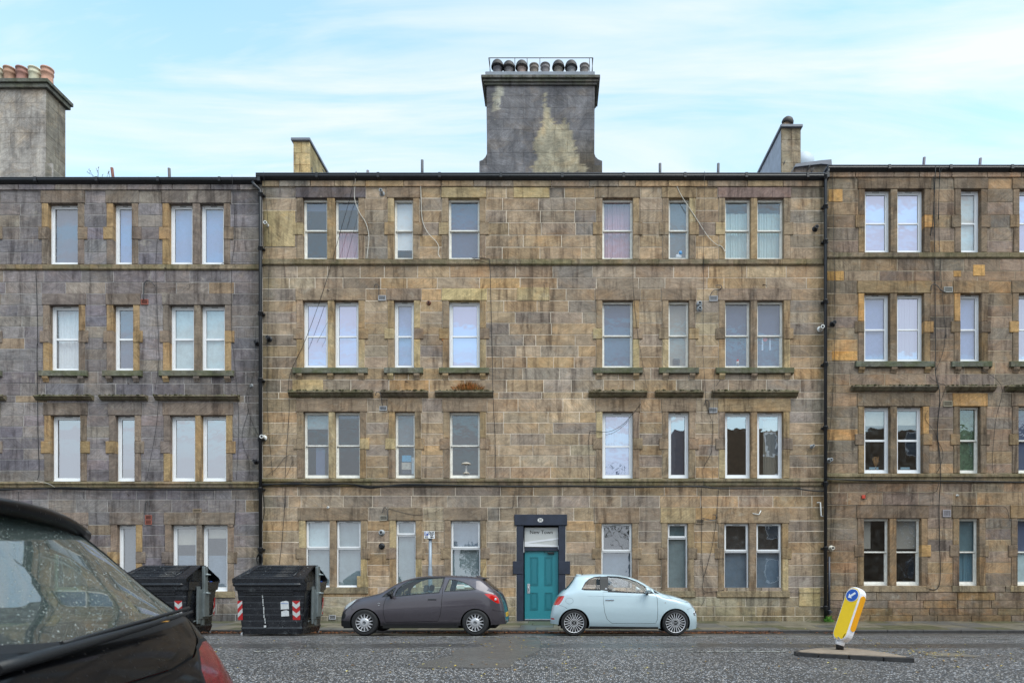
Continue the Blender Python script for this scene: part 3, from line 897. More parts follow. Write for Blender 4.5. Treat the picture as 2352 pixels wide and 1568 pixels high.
def downpipe(root, u, v0, v1, joints, r=.048, y=F-.11, bend=None, mt=None, name='downpipe'):
    g = M()
    pts = (bend or []) + [(U(u), y, V(v0)), (U(u), y, V(v1))]
    g.tube(pts, r, 10)
    p = g.build(name, mt or BLACKM, root)
    for v in joints:
        q = M(); z = V(v)
        q.lathe([(r+.006, z-.07), (r+.016, z-.06), (r+.016, z+.03), (r+.024, z+.035), (r+.024, z+.06), (r+.01, z+.065)], 10, c=(U(u), y, 0))
        q.box(U(u)-.10, U(u)+.10, y+.02, F+.01, z-.01, z+.03)
        q.build('pipe_collar', mt or BLACKM, p)
    return p
# ------------------------------------------------------------------ the three tenement fronts
def G(*ops, **kw): return dict(o=list(ops), **kw)
# west building (left)
LL = [425, 438.3, 467.4, 493.8, 522, 550.5, 579.6, 607.3, 620.5, 648.2, 674.6, 700.5, 726, 749.9, 776.2, 801.4, 826.5, 853, 880.6, 908, 924.2, 953.2, 978.8, 1004.7, 1029.8, 1054.9, 1080, 1105, 1121, 1147, 1176, 1204.6, 1228.5, 1255, 1280.3, 1307, 1332, 1357, 1385, 1409, 1430]
LK = ['cornice'] + ['c']*6 + ['band'] + ['c']*19 + ['string'] + ['c']*12
fb = [('blue', 0, 1)]; wc = [('curtain', 0, 1)]
left = facade('tenement_building', -330, 603, LL, LK, [
    dict(top=467.4, bot=607.3, lt=438.3, q=(522, 550.5), sill='band', groups=[
        G((-190,-120,'pane',fb)), G((-60,-16,'pane',fb)),
        G((110.9,179,'pane',[('slate',0,1)])), G((260,303.1,'pane',[('blue',0,1)])), G((388,442.2,'pane',[('blue',0,1)]), (459.3,514.3,'pane',[('blue',0,1)]))]),
    dict(top=700.5, bot=852, lt=674.6, q=(760,787), sill='corbel', groups=[
        G((-60,-16,'pane',fb)),
        G((114,181.1,'plastic_sash',[('curtain',0,1,.12,1)])), G((260,306.2,'plastic_sash',[('slate',0,1)])), G((389.4,445.6,'plastic_sash',[('cyan',0,1)]), (460.7,516.6,'plastic_sash',[('cyan',0,1)]))]),
    dict(top=953.8, bot=1105, lt=924.2, q=(1013,1041), sill='string', hood=(908,920), groups=[
        G((-60,-16,'pane',fb)),
        G((116.7,184.8,'clear',[('slate',0,1)])), G((265.3,309.4,'clear',[('slate',0,.8)])), G((390.7,448.3,'clear',[('slate',0,1)]), (462,519.5,'clear',[('slate',0,1)]))]),
    dict(top=1204.6, bot=1357.4, lt=1176, q=(1267,1293), sill='ground', groups=[
        G((118,186,'pane',fb)), G((269,312.4,'pane',[('grey',0,1)])), G((393.7,451.1,'pane',[('cream',0,.30),('frostb',.46,1)]), (463.7,522.6,'pane',[('cream',0,.2),('frostb',.46,1)]))]),
    ], PAL_L, DRESS_L, STONE_L, MORTAR_L, 'grey soot-darkened stone tenement at the left with a plain ashlar chimney', 425, 1427, 11)
band_course(left, -330, 602, 607.3, 621, .05, STONE_BAND, 'sill_course', 1)
band_course(left, -330, 602, 1105, 1121, .10, STONE_BAND, 'string_course', 2, True)
gutter(left, -330, 600, 413.5, 425, 1)

# middle building
ML = [416.4, 430.4, 455, 483.2, 511.5, 540, 567.7, 595.4, 609.9, 637.6, 662.7, 690.5, 716.8, 742, 768.3, 793.5, 819.4, 845, 871.4, 900.4, 915, 945.6, 970.4, 995.5, 1021.9, 1045.6, 1072, 1098, 1117, 1138, 1164.6, 1195, 1219, 1244.4, 1270.4, 1297, 1322.2, 1348, 1370, 1392, 1414, 1430]
MK = ['cornice'] + ['c']*6 + ['band'] + ['c']*19 + ['string'] + ['c']*9 + ['c', 'low', 'low', 'low']
MK = (MK + ['low']*9)[:len(ML)-1]
PAL_LOW = [((158,148,124),.6), ((148,140,120),.3), ((142,134,118),.2)]
mid = facade('tenement_building', 603, 1893, ML, MK, [
    dict(top=455, bot=595.4, lt=430.4, q=(511.5, 540), sill='band', groups=[
        G((695.8,751.3,'sash',[('slate',0,.16)]), (769,823.3,'sash',[('slate',0,.14),('pink',.5,1)]), lc=(98,94,96)),  # slate tops carry reflected sky; the pink fill paints lamp glow
        G((904.9,948.7,'sash',[('white',0,.80)])), G((1029.8,1101.1,'sash',[('slate',0,1)])),
        G((1383.7,1453.7,'sash',[('pink',0,1)])), G((1536,1583,'sash',[('grey',0,1)])),
        G((1665.4,1724.3,'sash',[('net',.18,1)]), (1739.3,1800,'sash',[('net',.18,1)]), lc=(120,104,96))]),
    dict(top=690.5, bot=845.5, lt=662.7, q=(754, 779), sill='corbel', groups=[
        G((695.8,752.6,'pvc2',[('lav',0,1)]), (767.9,823.3,'pvc2',[('lav',0,1)])), G((904.9,950.6,'pvc2',[('blue',0,1)])),
        G((1031,1101.8,'pvc2',[('lav',0,1)]), lc=REPAIR_M),
        G((1383.7,1453.7,'sash',[('slate',0,1)])), G((1535.5,1582.5,'sash',[('taupe',0,1)])),
        G((1665.4,1723.5,'sash',[('slate',0,.5),('slate',.5,1)]), (1739.3,1800,'sash',[('slate',0,1)]))]),
    dict(top=945.6, bot=1098, lt=915, q=(1006, 1032), sill='string', hood=(897.5,912.5), groups=[
        G((697,754.7,'sash',[('frost',0,.24),('slate',.5,1,.4,.75)]), (769,826.5,'sash',[('slate',0,.08)])),
        G((907,952.7,'sash',[('grey',0,.5)])), G((1032.4,1101.8,'sash',[('dark',0,.5)])),
        G((1383.7,1453.7,'clear2',[('palenet',0,.5),('blue',.5,1)])), G((1535.5,1582.5,'clear',[('slate',0,1)])),  # first window: reflected blue sky put into both fill colours
        G((1665.4,1724.3,'clear',[]), (1739.3,1798.7,'clear',[('cream_c',.1,1,.35,1)]))]),
    dict(top=1195, bot=1348, lt=1164.6, q=(1258, 1283), sill='ground', doors=[(1202.3,1282.9,1206,1427)], groups=[
        G((701.2,757.2,'top',[('cyan',0,.42),('frost',.42,1)]), (771.8,828.6,'top',[('frost',0,1)])),
        G((909,954.6,'tall',[('frost',0,1)])), G((1035,1103,'top',[('frostb',0,.42),('frost',.42,1)])),
        G((1381.5,1451.7,'top',[('dark',0,.42),('frostb',.42,1)]), top=1201.2, bot=1356.4),
        G((1533.5,1579.7,'tall',[('teal',0,.24),('frost',.24,1)]), top=1201.2, bot=1356.4),
        G((1663.7,1720.5,'top',[('dark',0,.42),('frostb',.42,1)]), (1737.4,1796,'top',[('dark',0,.42),('frostb',.42,1)]), top=1201.2, bot=1356.4)]),
    ], PAL_M, DRESS_M, STONE, MORTAR, 'buff and brown stone tenement in the middle with the teal front door', 416.4, 1427, 23, lower_kind=PAL_LOW)
band_course(mid, 604, 1892, 595.4, 610, .06, STONE_BAND, 'sill_course', 3)
band_course(mid, 604, 1892, 1098, 1117, .10, STONE_BAND, 'string_course', 4, True)
gutter(mid, 592, 1898, 403.5, 416.4, 2)
random.seed(44)
for (ua, ub, va, vb) in ((1188, 1262, 660, 690.5), (672, 742, 871.4, 899), (606, 678, 484, 567), (1180, 1262, 430.4, 455), (820, 846, 1322, 1348), (1835, 1884, 1349, 1392), (1015.0, 1030.6, 755, 783)):
    g = M(); c = jitcol(REPAIR_M if ua != 1015.0 else (176, 116, 66), .03)
    g.stone(U(ua), U(ub), V(vb)+.004, V(va)-.004, F-.016, .05, c, .006)
    g.build('mortar_repair', STONE, mid)

# east building (right)
RL = [397, 409, 434.6, 464.4, 494.2, 523.3, 552.3, 579.8, 593.8, 622.3, 645.3, 673.8, 700.7, 727, 753.5, 779, 805.4, 831, 858.7, 884.6, 902.3, 933.2, 958.5, 984.9, 1011.3, 1036.4, 1064, 1086.6, 1108, 1130, 1159.3, 1190, 1213, 1238.8, 1265.5, 1290.7, 1316, 1344.5, 1359, 1378, 1396, 1412, 1431]
RK = ['cornice'] + ['c']*6 + ['band'] + ['c']*19 + ['string'] + ['c']*9 + ['low2']*4 + ['plinth']
right = facade('tenement_building', 1893, 2720, RL, RK, [
    dict(top=434.6, bot=579.8, lt=409, q=(494.2, 523.3), sill='band', groups=[
        G((1986.4,2045.3,'pvc2',[('lav',0,1)]), (2061,2121.8,'pvc2',[('lav',0,1)])), G((2207,2252.5,'pvc2',[('cream',0,.5),('cyan',.5,1)])), G((2341,2408,'pvc2',[('lav',0,1)])), G((2520,2570,'pane',fb))]),
    dict(top=673.8, bot=831, lt=645.3, q=(738, 764), sill='corbel', groups=[
        G((1985,2043.9,'pvc2',[('blue',0,1)]), (2060.3,2121.8,'pvc2',[('palenet',0,1)])), G((2205.5,2253.8,'pvc2',[('blue',0,1)])), G((2339.6,2406,'pvc2',[('palenet',0,1)])), G((2520,2570,'pane',fb))]),
    dict(top=933.2, bot=1086.6, lt=902.3, q=(996.5, 1022), sill='string', hood=(886,899), groups=[
        G((1985,2044.5,'plastic_sash',[('cream',0,.27)]), (2060.3,2119,'plastic_sash',[('cream',0,.26)])), G((2204.5,2251,'sash',[('green',0,1)])), G((2339,2406,'sash',[('slate',0,1)])), G((2520,2570,'pane',fb))]),
    dict(top=1190, bot=1344.2, lt=1159.3, q=(1251, 1278), sill='ground', groups=[
        G((1983.9,2042.7,'sash',[('taupe',.0,.45,0,.4)]), (2058.9,2115.6,'sash',[('taupe',0,.45)])), G((2203,2248.6,'sash',[('teal',0,.48),('tealc',.48,1)])), G((2336.9,2404,'sash',[('slate',0,.5),('cyan',.5,1)])), G((2520,2570,'pane',fb))]),
    ], PAL_R, DRESS_R, STONE_R, MORTAR_R, 'brown stone tenement at the right with patchy orange stone repairs', 397, 1427, 31)
band_course(right, 1895, 2720, 579.8, 593.8, .05, STONE_BAND, 'sill_course', 5)
band_course(right, 1895, 2720, 1086.6, 1108, .10, STONE_BAND, 'string_course', 6, True)
gutter(right, 1898, 2720, 385.5, 397, 3)
random.seed(45)
for (ua, ub, va, vb) in ((1898, 1938, 622.5, 645), (2190, 2207, 622, 636), (2235, 2262, 608, 634), (1911, 1969, 805.6, 828), (1903, 1935, 434.8, 464)):
    g = M(); g.stone(U(ua), U(ub), V(vb)+.004, V(va)-.004, F-.010, .05, jitcol(REPAIR_R, .04), .006)
    g.build('mortar_repair', STONE_R, right)

# harled stone base of the right building breaks out in rounded lumps
random.seed(9)
# ------------------------------------------------------------------ pipes
downpipe(left, 602, 442, 1292, (452, 575, 724, 876, 1011, 1125, 1262), bend=[(U(585), F-.12, V(424)), (U(588), F-.14, V(430))])
downpipe(mid, 1892.5, 405, 1424, (412, 480, 560, 697, 840, 985, 1112, 1260, 1395), bend=[(U(1899), F-.10, V(392)), (U(1899), F-.12, V(400))])
downpipe(right, 1902.8, 1278, 1408, (1405,), r=.028, y=F-.06, mt=mat('grey_plastic_pipe', (70, 72, 82), .45), name='waste_pipe')
# coil of spare cable hanging behind the bin
g = M()
for k in range(6):
    r_ = .11 + .012*k; a0 = k*.9
    g.tube([(U(598)+r_*.55*math.cos(a)+.01*k, F-.10-.012*k, V(1285)+r_*math.sin(a)*1.05) for a in np.linspace(a0, a0+6.28, 18)], .009, 5, cap=False)
g.build('cable_coil', CABLE, left)

# ------------------------------------------------------------------ roof vent pipes
for rt, u, va, vb, lean, cl in ((left, 262, 386, 418, -5, (120,72,58)), (left, 390, 387, 418, -1.5, (96,90,92)), (mid, 844.7, 392, 408, 0, (110,104,110)), (mid, 969.8, 368, 408, 0, (92,92,98)),
                                (mid, 1516, 376, 408, 0, (92,92,98)), (mid, 1649, 376, 408, 1, (92,92,98)), (right, 2120, 362, 390, 3, (100,96,108)), (right, 2249, 364, 390, 3, (100,96,108))):
    g = M(); d = F + .45
    g.tube([P(u - lean*0, vb+8, d), P(u+lean, va, d)], .042, 8)
    g.build('vent_pipe', mat('vent_pipe_%d' % cl[0], cl, .6, vary=.2), rt)

# ------------------------------------------------------------------ chimneys
def in_poly(x, y, poly):
    c = False; n = len(poly); j = n - 1
    for i in range(n):
        xi, yi = poly[i]; xj, yj = poly[j]
        if (yi > y) != (yj > y) and x < (xj-xi)*(y-yi)/(yj-yi) + xi: c = not c
        j = i
    return c
def block(par, u0, u1, v0, v1, d, colf, mt, face='front', fx=None, dep=.05, name='stone_block'):
    """ashlar block with a finely divided face so stains of any outline can lie on it"""
    g = M(); n, m_ = 10, 7
    x0, x1, z0, z1 = U(u0, d)+.003, U(u1, d)-.003, V(v1, d)+.003, V(v0, d)-.003
    rows = []
    al = random.random()
    for j in range(m_+1):
        r = []
        for i in range(n+1):
            x = x0+(x1-x0)*i/n; z = z0+(z1-z0)*j/m_
            uu = u0+(u1-u0)*i/n; vv = v1+(v0-v1)*j/m_
            c = colf(uu, vv)
            r.append(g.vert((x, d, z), (*c, al)))
        rows.append(r)
    for a, b in zip(rows, rows[1:]):
        for i in range(n): g.face([a[i], a[i+1], b[i+1], b[i]])
    per = rows[0] + [r[-1] for r in rows[1:]] + rows[-1][::-1][1:] + [r[0] for r in rows[::-1]][1:-1]
    bk = [g.vert((g.v[i][0], d+dep, g.v[i][2]), g.c[i]) for i in per]
    k = len(per)
    for i in range(k): g.face([per[(i+1)%k], per[i], bk[i], bk[(i+1)%k]])
    return g.build(name, mt, par, fix=False)

def z6(x, y): return (x/4.761 + 1081.9, y/4.761 + 94.08)
DCH = F + .30
ch = M()
outl = [z6(90, 1490), z6(90, 1310), z6(128, 1296), z6(158, 1262), z6(175, 1225), z6(168, 700), z6(164, 430), z6(1357, 430), z6(1352, 700), z6(1349, 1225), z6(1362, 1262), z6(1390, 1290), z6(1435, 1308), z6(1435, 1490)]
ch.prism([(U(u, DCH), V(v, DCH)) for u, v in outl], DCH + .02, DCH + .95, col=(*[x*1.0 for x in s2l((112, 110, 112))], .4))
chim = ch.build('chimney', RENDER_DK, mid)
pale_a = [z6(*p) for p in ((275,480),(362,470),(345,560),(320,640),(298,760),(275,830),(262,872),(250,800),(236,720),(236,635),(262,570))]
pale_b = [z6(*p) for p in ((808,560),(825,620),(842,700),(855,760),(880,850),(905,880),(960,905),(1000,900),(1010,850),(1050,870),(1085,960),(1110,1050),(1140,1150),(1165,1250),(1195,1350),(1275,1375),(1250,1440),(1100,1430),(900,1440),(690,1450),(655,1400),(690,1330),(735,1260),(690,1180),(685,1080),(730,1010),(765,940),(785,850),(795,760))]
def colch(u, v):
    ju, jv = u + random.gauss(0, 1.3), v + random.gauss(0, 1.3)
    if in_poly(ju, jv, pale_a): return s2l((184, 180, 166))
    if in_poly(ju, jv, pale_b): return s2l((184, 175, 152))
    f = max(0, min(1, (u-1240)/100)) * max(0, min(1, (v-300)/60))
    a, b = s2l((128, 126, 129)), s2l((104, 97, 88))
    return tuple(p*(1-f)+q*f for p, q in zip(a, b))
random.seed(12)
ry = [440, 603, 728, 855, 970, 1097, 1222, 1360, 1478]
rj = [[570, 915, 1265], [350, 700, 1055], [575, 915, 1260], [355, 700, 1055], [575, 915, 1265], [350, 700, 1055], [228, 575, 915, 1265], [350, 695, 1055, 1330]]
for k, (ya, yb) in enumerate(zip(ry, ry[1:])):
    lx, rx = (172, 1350) if k < 7 else (92, 1434)
    cu_ = [lx] + rj[k] + [rx]
    for a, b in zip(cu_, cu_[1:]):
        u0_, v0_ = z6(a, ya); u1_, v1_ = z6(b, yb)
        block(chim, u0_, u1_, v0_, v1_, DCH, colch, RENDER_DK)
g = M()
u0_, v0_ = z6(110, 372); u1_, v1_ = z6(1412, 440); um0, vm = z6(135, 405)
x0, x1 = U(u0_, DCH-.12), U(u1_, DCH-.12)
zt_, zm_, zb_ = V(v0_, DCH-.12), V(vm, DCH-.12), V(v1_, DCH-.12)
g.box(x0, x1, DCH-.14, DCH+1.09, zm_, zt_, bev=.012, col=(*s2l((118,116,112)), .3))
g.box(x0+.05, x1-.05, DCH-.09, DCH+1.04, zb_+.02, zm_-.001, bev=.01, col=(*s2l((120,118,112)), .3))
g.box(x0+.09, x1-.09, DCH-.05, DCH+1.0, zb_-.05, zb_+.019, col=(*s2l((96,94,94)), .3))
g.build('chimney_cornice', STONE_BAND, chim)
g = M(); ua, va = z6(155, 327); ub, vb = z6(1355, 373)
g.box(U(ua, DCH), U(ub, DCH), DCH+.02, DCH+.93, V(vb, DCH)-.03, V(va, DCH), bev=.01)
g.build('chimney_slab', mat('cement_slab', (140, 146, 156), .8, bump=.3, vary=.15), chim)
ztop = V(va, DCH)
def pot(par, x, y, z, r, h, cl, hood=False, name='chimney_pot', tilt=0):
    g = M()
    g.lathe([(r*1.05, z-.03), (r*.98, z), (r*.88, z+h*.55), (r*.86, z+h*.72), (r*.98, z+h*.75), (r*.98, z+h*.82), (r*.90, z+h*.84), (r*.92, z+h*.93), (r*1.03, z+h*.95), (r*1.03, z+h), (r*.85, z+h), (r*.80, z+h*.8)], 18, c=(x, y, 0), caps=False)
    p = g.build(name, mat('clay_%d_%d' % (cl[0], cl[1]), cl, .8, bump=.2, vary=.3, vscale=5), par)
    if hood:
        g = M(); n = 18
        rad = r*1.28
        rows = []
        for i in range(7):
            a = math.pi/2 * i/6
            rows.append([g.vert((x+rad*math.cos(a)*math.cos(b), y+rad*math.cos(a)*math.sin(b), z+h*.98+rad*.95*math.sin(a))) for b in np.linspace(0, 2*math.pi, n, endpoint=False)])
        for a, b in zip(rows, rows[1:]):
            for i in range(n): g.face([a[i], a[(i+1)%n], b[(i+1)%n], b[i]], 0, True)
        g.lathe([(rad*1.0, z+h*.98), (rad*1.06, z+h*.95), (rad*1.06, z+h*.88), (rad, z+h*.88)], n, c=(x, y, 0), caps=False)
        g.build('rain_cowl', mat('dark_cowl', (66, 60, 58), .6, bump=.4, vary=.4, vscale=9), p, fix=False)
    return p
for xx, hd, cl, hs in ((290, 1, (96,94,100), .50), (415, 1, (120,116,118), .46), (555, 1, (152,134,128), .48), (690, 0, (128,118,110), .50), (812, 0, (120,116,116), .52), (955, 1, (126,120,114), .48), (1095, 1, (126,126,130), .48), (1240, 0, (120,114,112), .50)):
    pot(chim, U(z6(xx, 0)[0], DCH+.45), DCH+.45, ztop, .145, hs, cl, hd)
g = M(); zr = ztop + .45
for yy_ in (DCH+.08, DCH+.88):
    g.tube([(U(z6(190,0)[0], DCH), yy_, zr), (U(z6(1335,0)[0], DCH), yy_, zr)], .011, 5)
    for xx in (205, 480, 615, 755, 1300, 1330):
        g.tube([(U(z6(xx,0)[0], DCH), yy_, ztop-.02), (U(z6(xx-3,0)[0], DCH), yy_, zr)], .010, 5)
for xx in (190, 1335): g.tube([(U(z6(xx,0)[0], DCH), DCH+.08, zr), (U(z6(xx,0)[0], DCH), DCH+.88, zr)], .011, 5)
g.build('pot_railing', mat('rusty_iron', (58, 46, 44), .7), chim)

# left chimney
D2 = F + .45
def z5(x, y): return (x/4.167, 94.08 + y/4.167)
xr = U(105.6, D2)
xl = U(-190, D2)
cc_ = (*s2l((150, 144, 132)), .4)
g = M(); zT = V(z5(0, 440)[1], D2); zB = V(z5(0, 1345)[1], D2) - .2; zf = V(z5(0, 1215)[1], D2)
g.box(xl, xr-.02, D2+.02, D2+.80, zB, zT+.06, col=cc_)
g.prism([(xr-.02, zB), (xr+.17, zB), (xr+.17, zf), (xr+.13, zf+.03), (xr+.04, zf+.12), (xr-.02, zf+.18)], D2-.005, D2+.80, col=cc_)
lch = g.build('chimney', RENDER_CH, left)
random.seed(17)
gy = [445, 590, 735, 880, 1027, 1170, 1335]
def colL(u, v): return s2l((182, 174, 166))
for k, (ya, yb) in enumerate(zip(gy, gy[1:])):
    st = [397, 298, 380, 293, 380, 288][k]
    edges = [440]; e = st
    while e > -820: edges.append(e); e -= 195
    for a, b in zip(edges[1:], edges):
        if k == 5 and b == 440: b = 500
        block(lch, z5(a, 0)[0], z5(b, 0)[0], z5(0, ya)[1], z5(0, yb)[1], D2, colL, RENDER_CH)
    # side face blocks
    za, zb = V(z5(0, ya)[1], D2), V(z5(0, yb)[1], D2)
    if k < 5:
        ym = D2 + (.38 if k % 2 else .5)
        for y0_, y1_ in ((D2+.0, ym), (ym, D2+.80)):
            q = M(); q.box(xr-.05, xr, y0_+.003, y1_-.003, zb+.003, za-.003, col=(*s2l((150, 142, 128)), random.random()))
            q.build('stone_block', RENDER_CH, lch)
g = M(); za, zm_, zb = V(z5(0, 358)[1], D2-.12), V(z5(0, 395)[1], D2-.12), V(z5(0, 436)[1], D2-.12)
cd = (*s2l((108, 108, 102)), .3)
g.box(xl-.2, xr+.15, D2-.14, D2+.95, zm_, za, bev=.012, col=cd); g.box(xl-.2, xr+.10, D2-.09, D2+.90, zb, zm_-.001, bev=.01, col=cd)
g.build('chimney_cornice', STONE_BAND, lch)
for u_, cl in ((108.8, (196, 150, 128)), (80, (200, 196, 172)), (51.6, (158, 116, 106)), (23, (176, 138, 116)), (-5, (190, 184, 164)), (-34, (176, 138, 116))):
    pot(lch, U(u_, D2+.45), D2+.45, za, .175, .72, cl)

# small gable chimneys on the roof
def gable(root, u0, u1, vt, vc, ovl, ovr, d, depth, cols, sidemat, frontmat, seed, drop=0.0):
    random.seed(seed)
    x0, x1 = U(u0, d), U(u1, d); zt_ = V(vc, d); zb_ = V(418, d)
    g = M(); g.box(x0+.01, x1-.01, d+.02, d+depth, zb_-.3, zt_, col=(*s2l(cols), .4))
    c = g.build('chimney', sidemat, root)
    hts = [V(vc, d) - i*.36 for i in range(8)]
    for k, (za, zb) in enumerate(zip(hts, hts[1:])):
        xm = (x0+x1)/2 + (0 if k % 2 == 0 else (x1-x0)*.5)
        segs = [(x0, xm), (xm, x1)] if k % 2 == 0 else [(x0, x1)]
        for a, b in segs:
            q = M(); q.stone(a+.003, b-.003, zb+.003, za-.003, d, .06, jitcol(cols, .04), .004); q.build('stone_block', frontmat, c)
    g = M(); cz = V(vt, d-.05)
    g.box(U(u0-ovl, d-.05), U(u1+ovr, d-.05), d-.07, d+depth+.05, zt_-.0, cz, bev=.012, col=(*s2l((112, 116, 126)), .3))
    g.build('coping', LEAD, c)
    return c, cz
gl_, cz = gable(mid, 673.7, 711.3, 316.3, 325.4, 5.5, 1.0, 20.4, 3.2, (186, 170, 128), RENDER_CH, STONE, 3)
g = M(); g.lathe([(.14, cz), (.13, cz+.10), (.10, cz+.17), (.03, cz+.19)], 12, c=(U(702, 20.9), 20.9, 0)); g.build('chimney_pot', mat('clay_red', (176, 96, 84), .8, vary=.3), gl_)
harl = mat('pale_slate_hanging', (168, 176, 190), .7, bump=.4, vary=.2, vscale=3)
gr_, cz2 = gable(mid, 1795, 1839.5, 285.6, 294.5, 2, 4.5, 20.4, 3.4, (140, 130, 110), harl, STONE_BAND if False else STONE, 4)
pp = pot(gr_, U(1806.5, 20.75), 20.75, cz2, .145, .26, (214, 186, 160))
g = M(); g.lathe([(.02, .20), (.12, .17), (.175, .10), (.19, .02), (.17, -.01), (.14, 0)], 16, caps=False)
me = g.mesh('rain_cowl', mat('dark_cowl', (66, 60, 58), .6))
o = place('rain_cowl', me, pp, False)
o.location = Vector((U(1806.5, 20.75)+.01, 20.72, cz2+.27)) - mid.location - Vector(-mid.location); o.location = (U(1806.5, 20.75)+.01, 20.72, cz2+.27); o.rotation_euler = (R(12), R(18), 0)
g = M(); g.lathe([(.12, cz2), (.12, cz2+.2), (.17, cz2+.22), (.12, cz2+.36), (.02, cz2+.4)], 12, c=(U(1806, 20.9), 23.2, 0)); g.build('chimney_pot', mat('dark_cowl'), gr_)
# satellite dish
dish = thing('satellite_dish', (U(1849, 20.6), 20.6, V(385, 20.6)), 'small pale round satellite dish behind the right-hand roof chimney', 'satellite dish')
g = M(); rows = []
for i in range(6):
    r_ = .30*i/5
    rows.append([g.vert((r_*math.cos(b), .10*(r_/.30)**2 - .1, r_*math.sin(b)+.22)) for b in np.linspace(0, 2*math.pi, 20, endpoint=False)])
for a, b in zip(rows, rows[1:]):
    for i in range(20): g.face([a[i], a[(i+1)%20], b[(i+1)%20], b[i]], 0, True)
g.build('reflector', mat('dish_grey', (188, 200, 212), .5), dish, world=False)
g = M(); g.tube([(0, .0, -.3), (0, 0, .05), (0, -.05, .2)], .02, 6); g.tube([(0, -.1, .1), (.28, .35, .02)], .012, 5); g.build('mast', LEAD, dish, world=False)
# stepped flashing between the middle and right roofs
g = M(); d = F + .35
g.prism([(U(1812, d), V(404, d)), (U(1826, d), V(384, d)), (U(1885, d), V(374, d)), (U(1906, d), V(373, d)), (U(1906, d), V(404, d))], d, d+1.6, col=(*s2l((120, 112, 108)), .3))
sk = g.build('parapet', STONE_R, mid)
g = M(); g.prism([(U(1824, d), V(386, d)), (U(1826, d), V(379, d)), (U(1885, d), V(371, d)), (U(1908, d), V(369, d)), (U(1909, d), V(381, d)), (U(1885, d), V(379, d))], d-.06, d+1.65)
g.build('flashing', LEAD, sk)
g = M(); d = F + .35
g.prism([(U(594, d), V(407, d)), (U(596, d), V(401.5, d)), (U(672, d), V(402, d)), (U(672, d), V(407, d))], d-.1, d+1.2); g.build('flashing', LEAD, mid)
# bent lead straps sticking up behind the gutters
g = M()
for pts in (((718,404),(717,394),(716,385)), ((750,405),(746,399),(741,390)), ((790,404),(786,397)), ((676,402),(673,397))):
    g.tube([P(u, v, F+.25) for u, v in pts], .014, 5)
for pts in (((1855,392),(1857,385),(1862,378)), ((1923,403),(1925,392),(1930,385)), ((1800,378),(1803,370))):
    g.tube([P(u-60 if u > 1900 else u, v, F+.3) for u, v in pts], .014, 5)
g.build('gutter_strap', BLACKM, mid)
# ------------------------------------------------------------------ cables on the walls
def smooth_pts(pts, n=5):
    pts = [Vector(p) for p in pts]
    if len(pts) < 3: return pts
    o = []
    for i in range(len(pts)-1):
        p0 = pts[max(0, i-1)]; p1 = pts[i]; p2 = pts[i+1]; p3 = pts[min(len(pts)-1, i+2)]
        for k in range(n):
            t = k/n
            o.append(0.5*((2*p1) + (p2-p0)*t + (2*p0-5*p1+4*p2-p3)*t*t + (3*p1-p0-3*p2+p3)*t**3))
    o.append(pts[-1]); return o
def cable(root, segs, r=.006, mt=CABLE, off=.035, name='cable', sm=True):
    pts = []
    for k, lst in segs:
        for x, y in lst:
            u, v = zc_(k, x, y) if k else (x, y)
            # stand clear of the projecting courses
            o = off
            for (a, b, pr) in ((594, 612, .08), (1096, 1119, .13), (403, 417, .19), (578, 594, .07), (385, 398, .19), (886, 914, .20), (844, 860, .11)):
                if a - 1 < v < b + 1: o = max(o, pr)
            pts.append((U(u), F - o, V(v)))
    g = M(); g.tube(smooth_pts(pts) if sm else pts, r, 5); return g.build(name, mt, root)
cable(mid, [(2, [(835,98),(812,180),(808,310),(850,430),(905,520),(932,640),(922,780),(918,835)])], .010, CABLEW)
cable(mid, [(2, [(1375,90),(1384,250),(1394,480),(1440,600),(1510,675),(1540,730),(1535,790),(1555,830)])], .010, CABLEW)
cable(mid, [(3, [(1285,95),(1330,210),(1375,300),(1500,490),(1590,630),(1665,705),(1715,725),(1745,780)])], .010, CABLEW)
cable(mid, [(2, [(835,100),(760,330),(700,540),(590,930),(490,1240),(370,1560)]), (6, [(290,300),(262,400),(252,520),(240,700),(222,1000),(205,1290),(205,1560)]), ('B', [(528,60),(510,330),(482,595)])], .007)
cable(mid, [(2, [(840,440),(740,840)])], .005)
cable(mid, [(2, [(570,1385),(480,1560)])], .004)
cable(mid, [(2, [(35,105),(45,400),(65,700),(55,1300),(55,1560)]), (6, [(50,100),(50,700),(95,1290)])], .005)
cable(mid, [(2, [(1830,832),(1960,835),(1982,880),(1992,1200),(2000,1560)]), (6, [(2004,200),(2014,600),(2028,1000),(2030,1310)])], .009)
cable(mid, [(2, [(1840,835),(2100,915)])], .004)
cable(mid, [(3, [(940,880),(945,1050),(960,1250),(995,1560)]), (7, [(1010,200),(1050,450),(1062,560)])], .005)
cable(mid, [(3, [(1555,100),(1556,800),(1553,1560)]), (7, [(1550,200),(1560,520),(1580,660),(1620,790),(1640,860),(1625,1080),(1555,1225),(1555,1380)])], .006)
cable(mid, [(7, [(1650,360),(1636,600),(1630,1000),(1628,1330)])], .005)
cable(mid, [(7, [(1015,660),(960,730),(870,830),(780,890),(700,908),(600,898),(565,925),(563,1100),(567,1340)])], .007)
cable(mid, [(7, [(1540,1395),(1535,1560)]), ('C', [(1722,150),(1722,500),(1736,700),(1738,812),(1870,812),(1905,800)])], .008)
cable(mid, [('C', [(1860,-20),(1832,300),(1790,520),(1738,700)])], .007)
cable(mid, [('C', [(1738,820),(1750,870),(1715,940)])], .005)
cable(mid, [(7, [(1700,460),(1650,530)])], .006)
cable(mid, [(3, [(760,830),(600,905),(470,950)])], .004, CABLEG)
cable(mid, [('B', [(1365,135),(1450,160),(1600,190),(1740,170),(1800,140)])], .005, CABLEG)
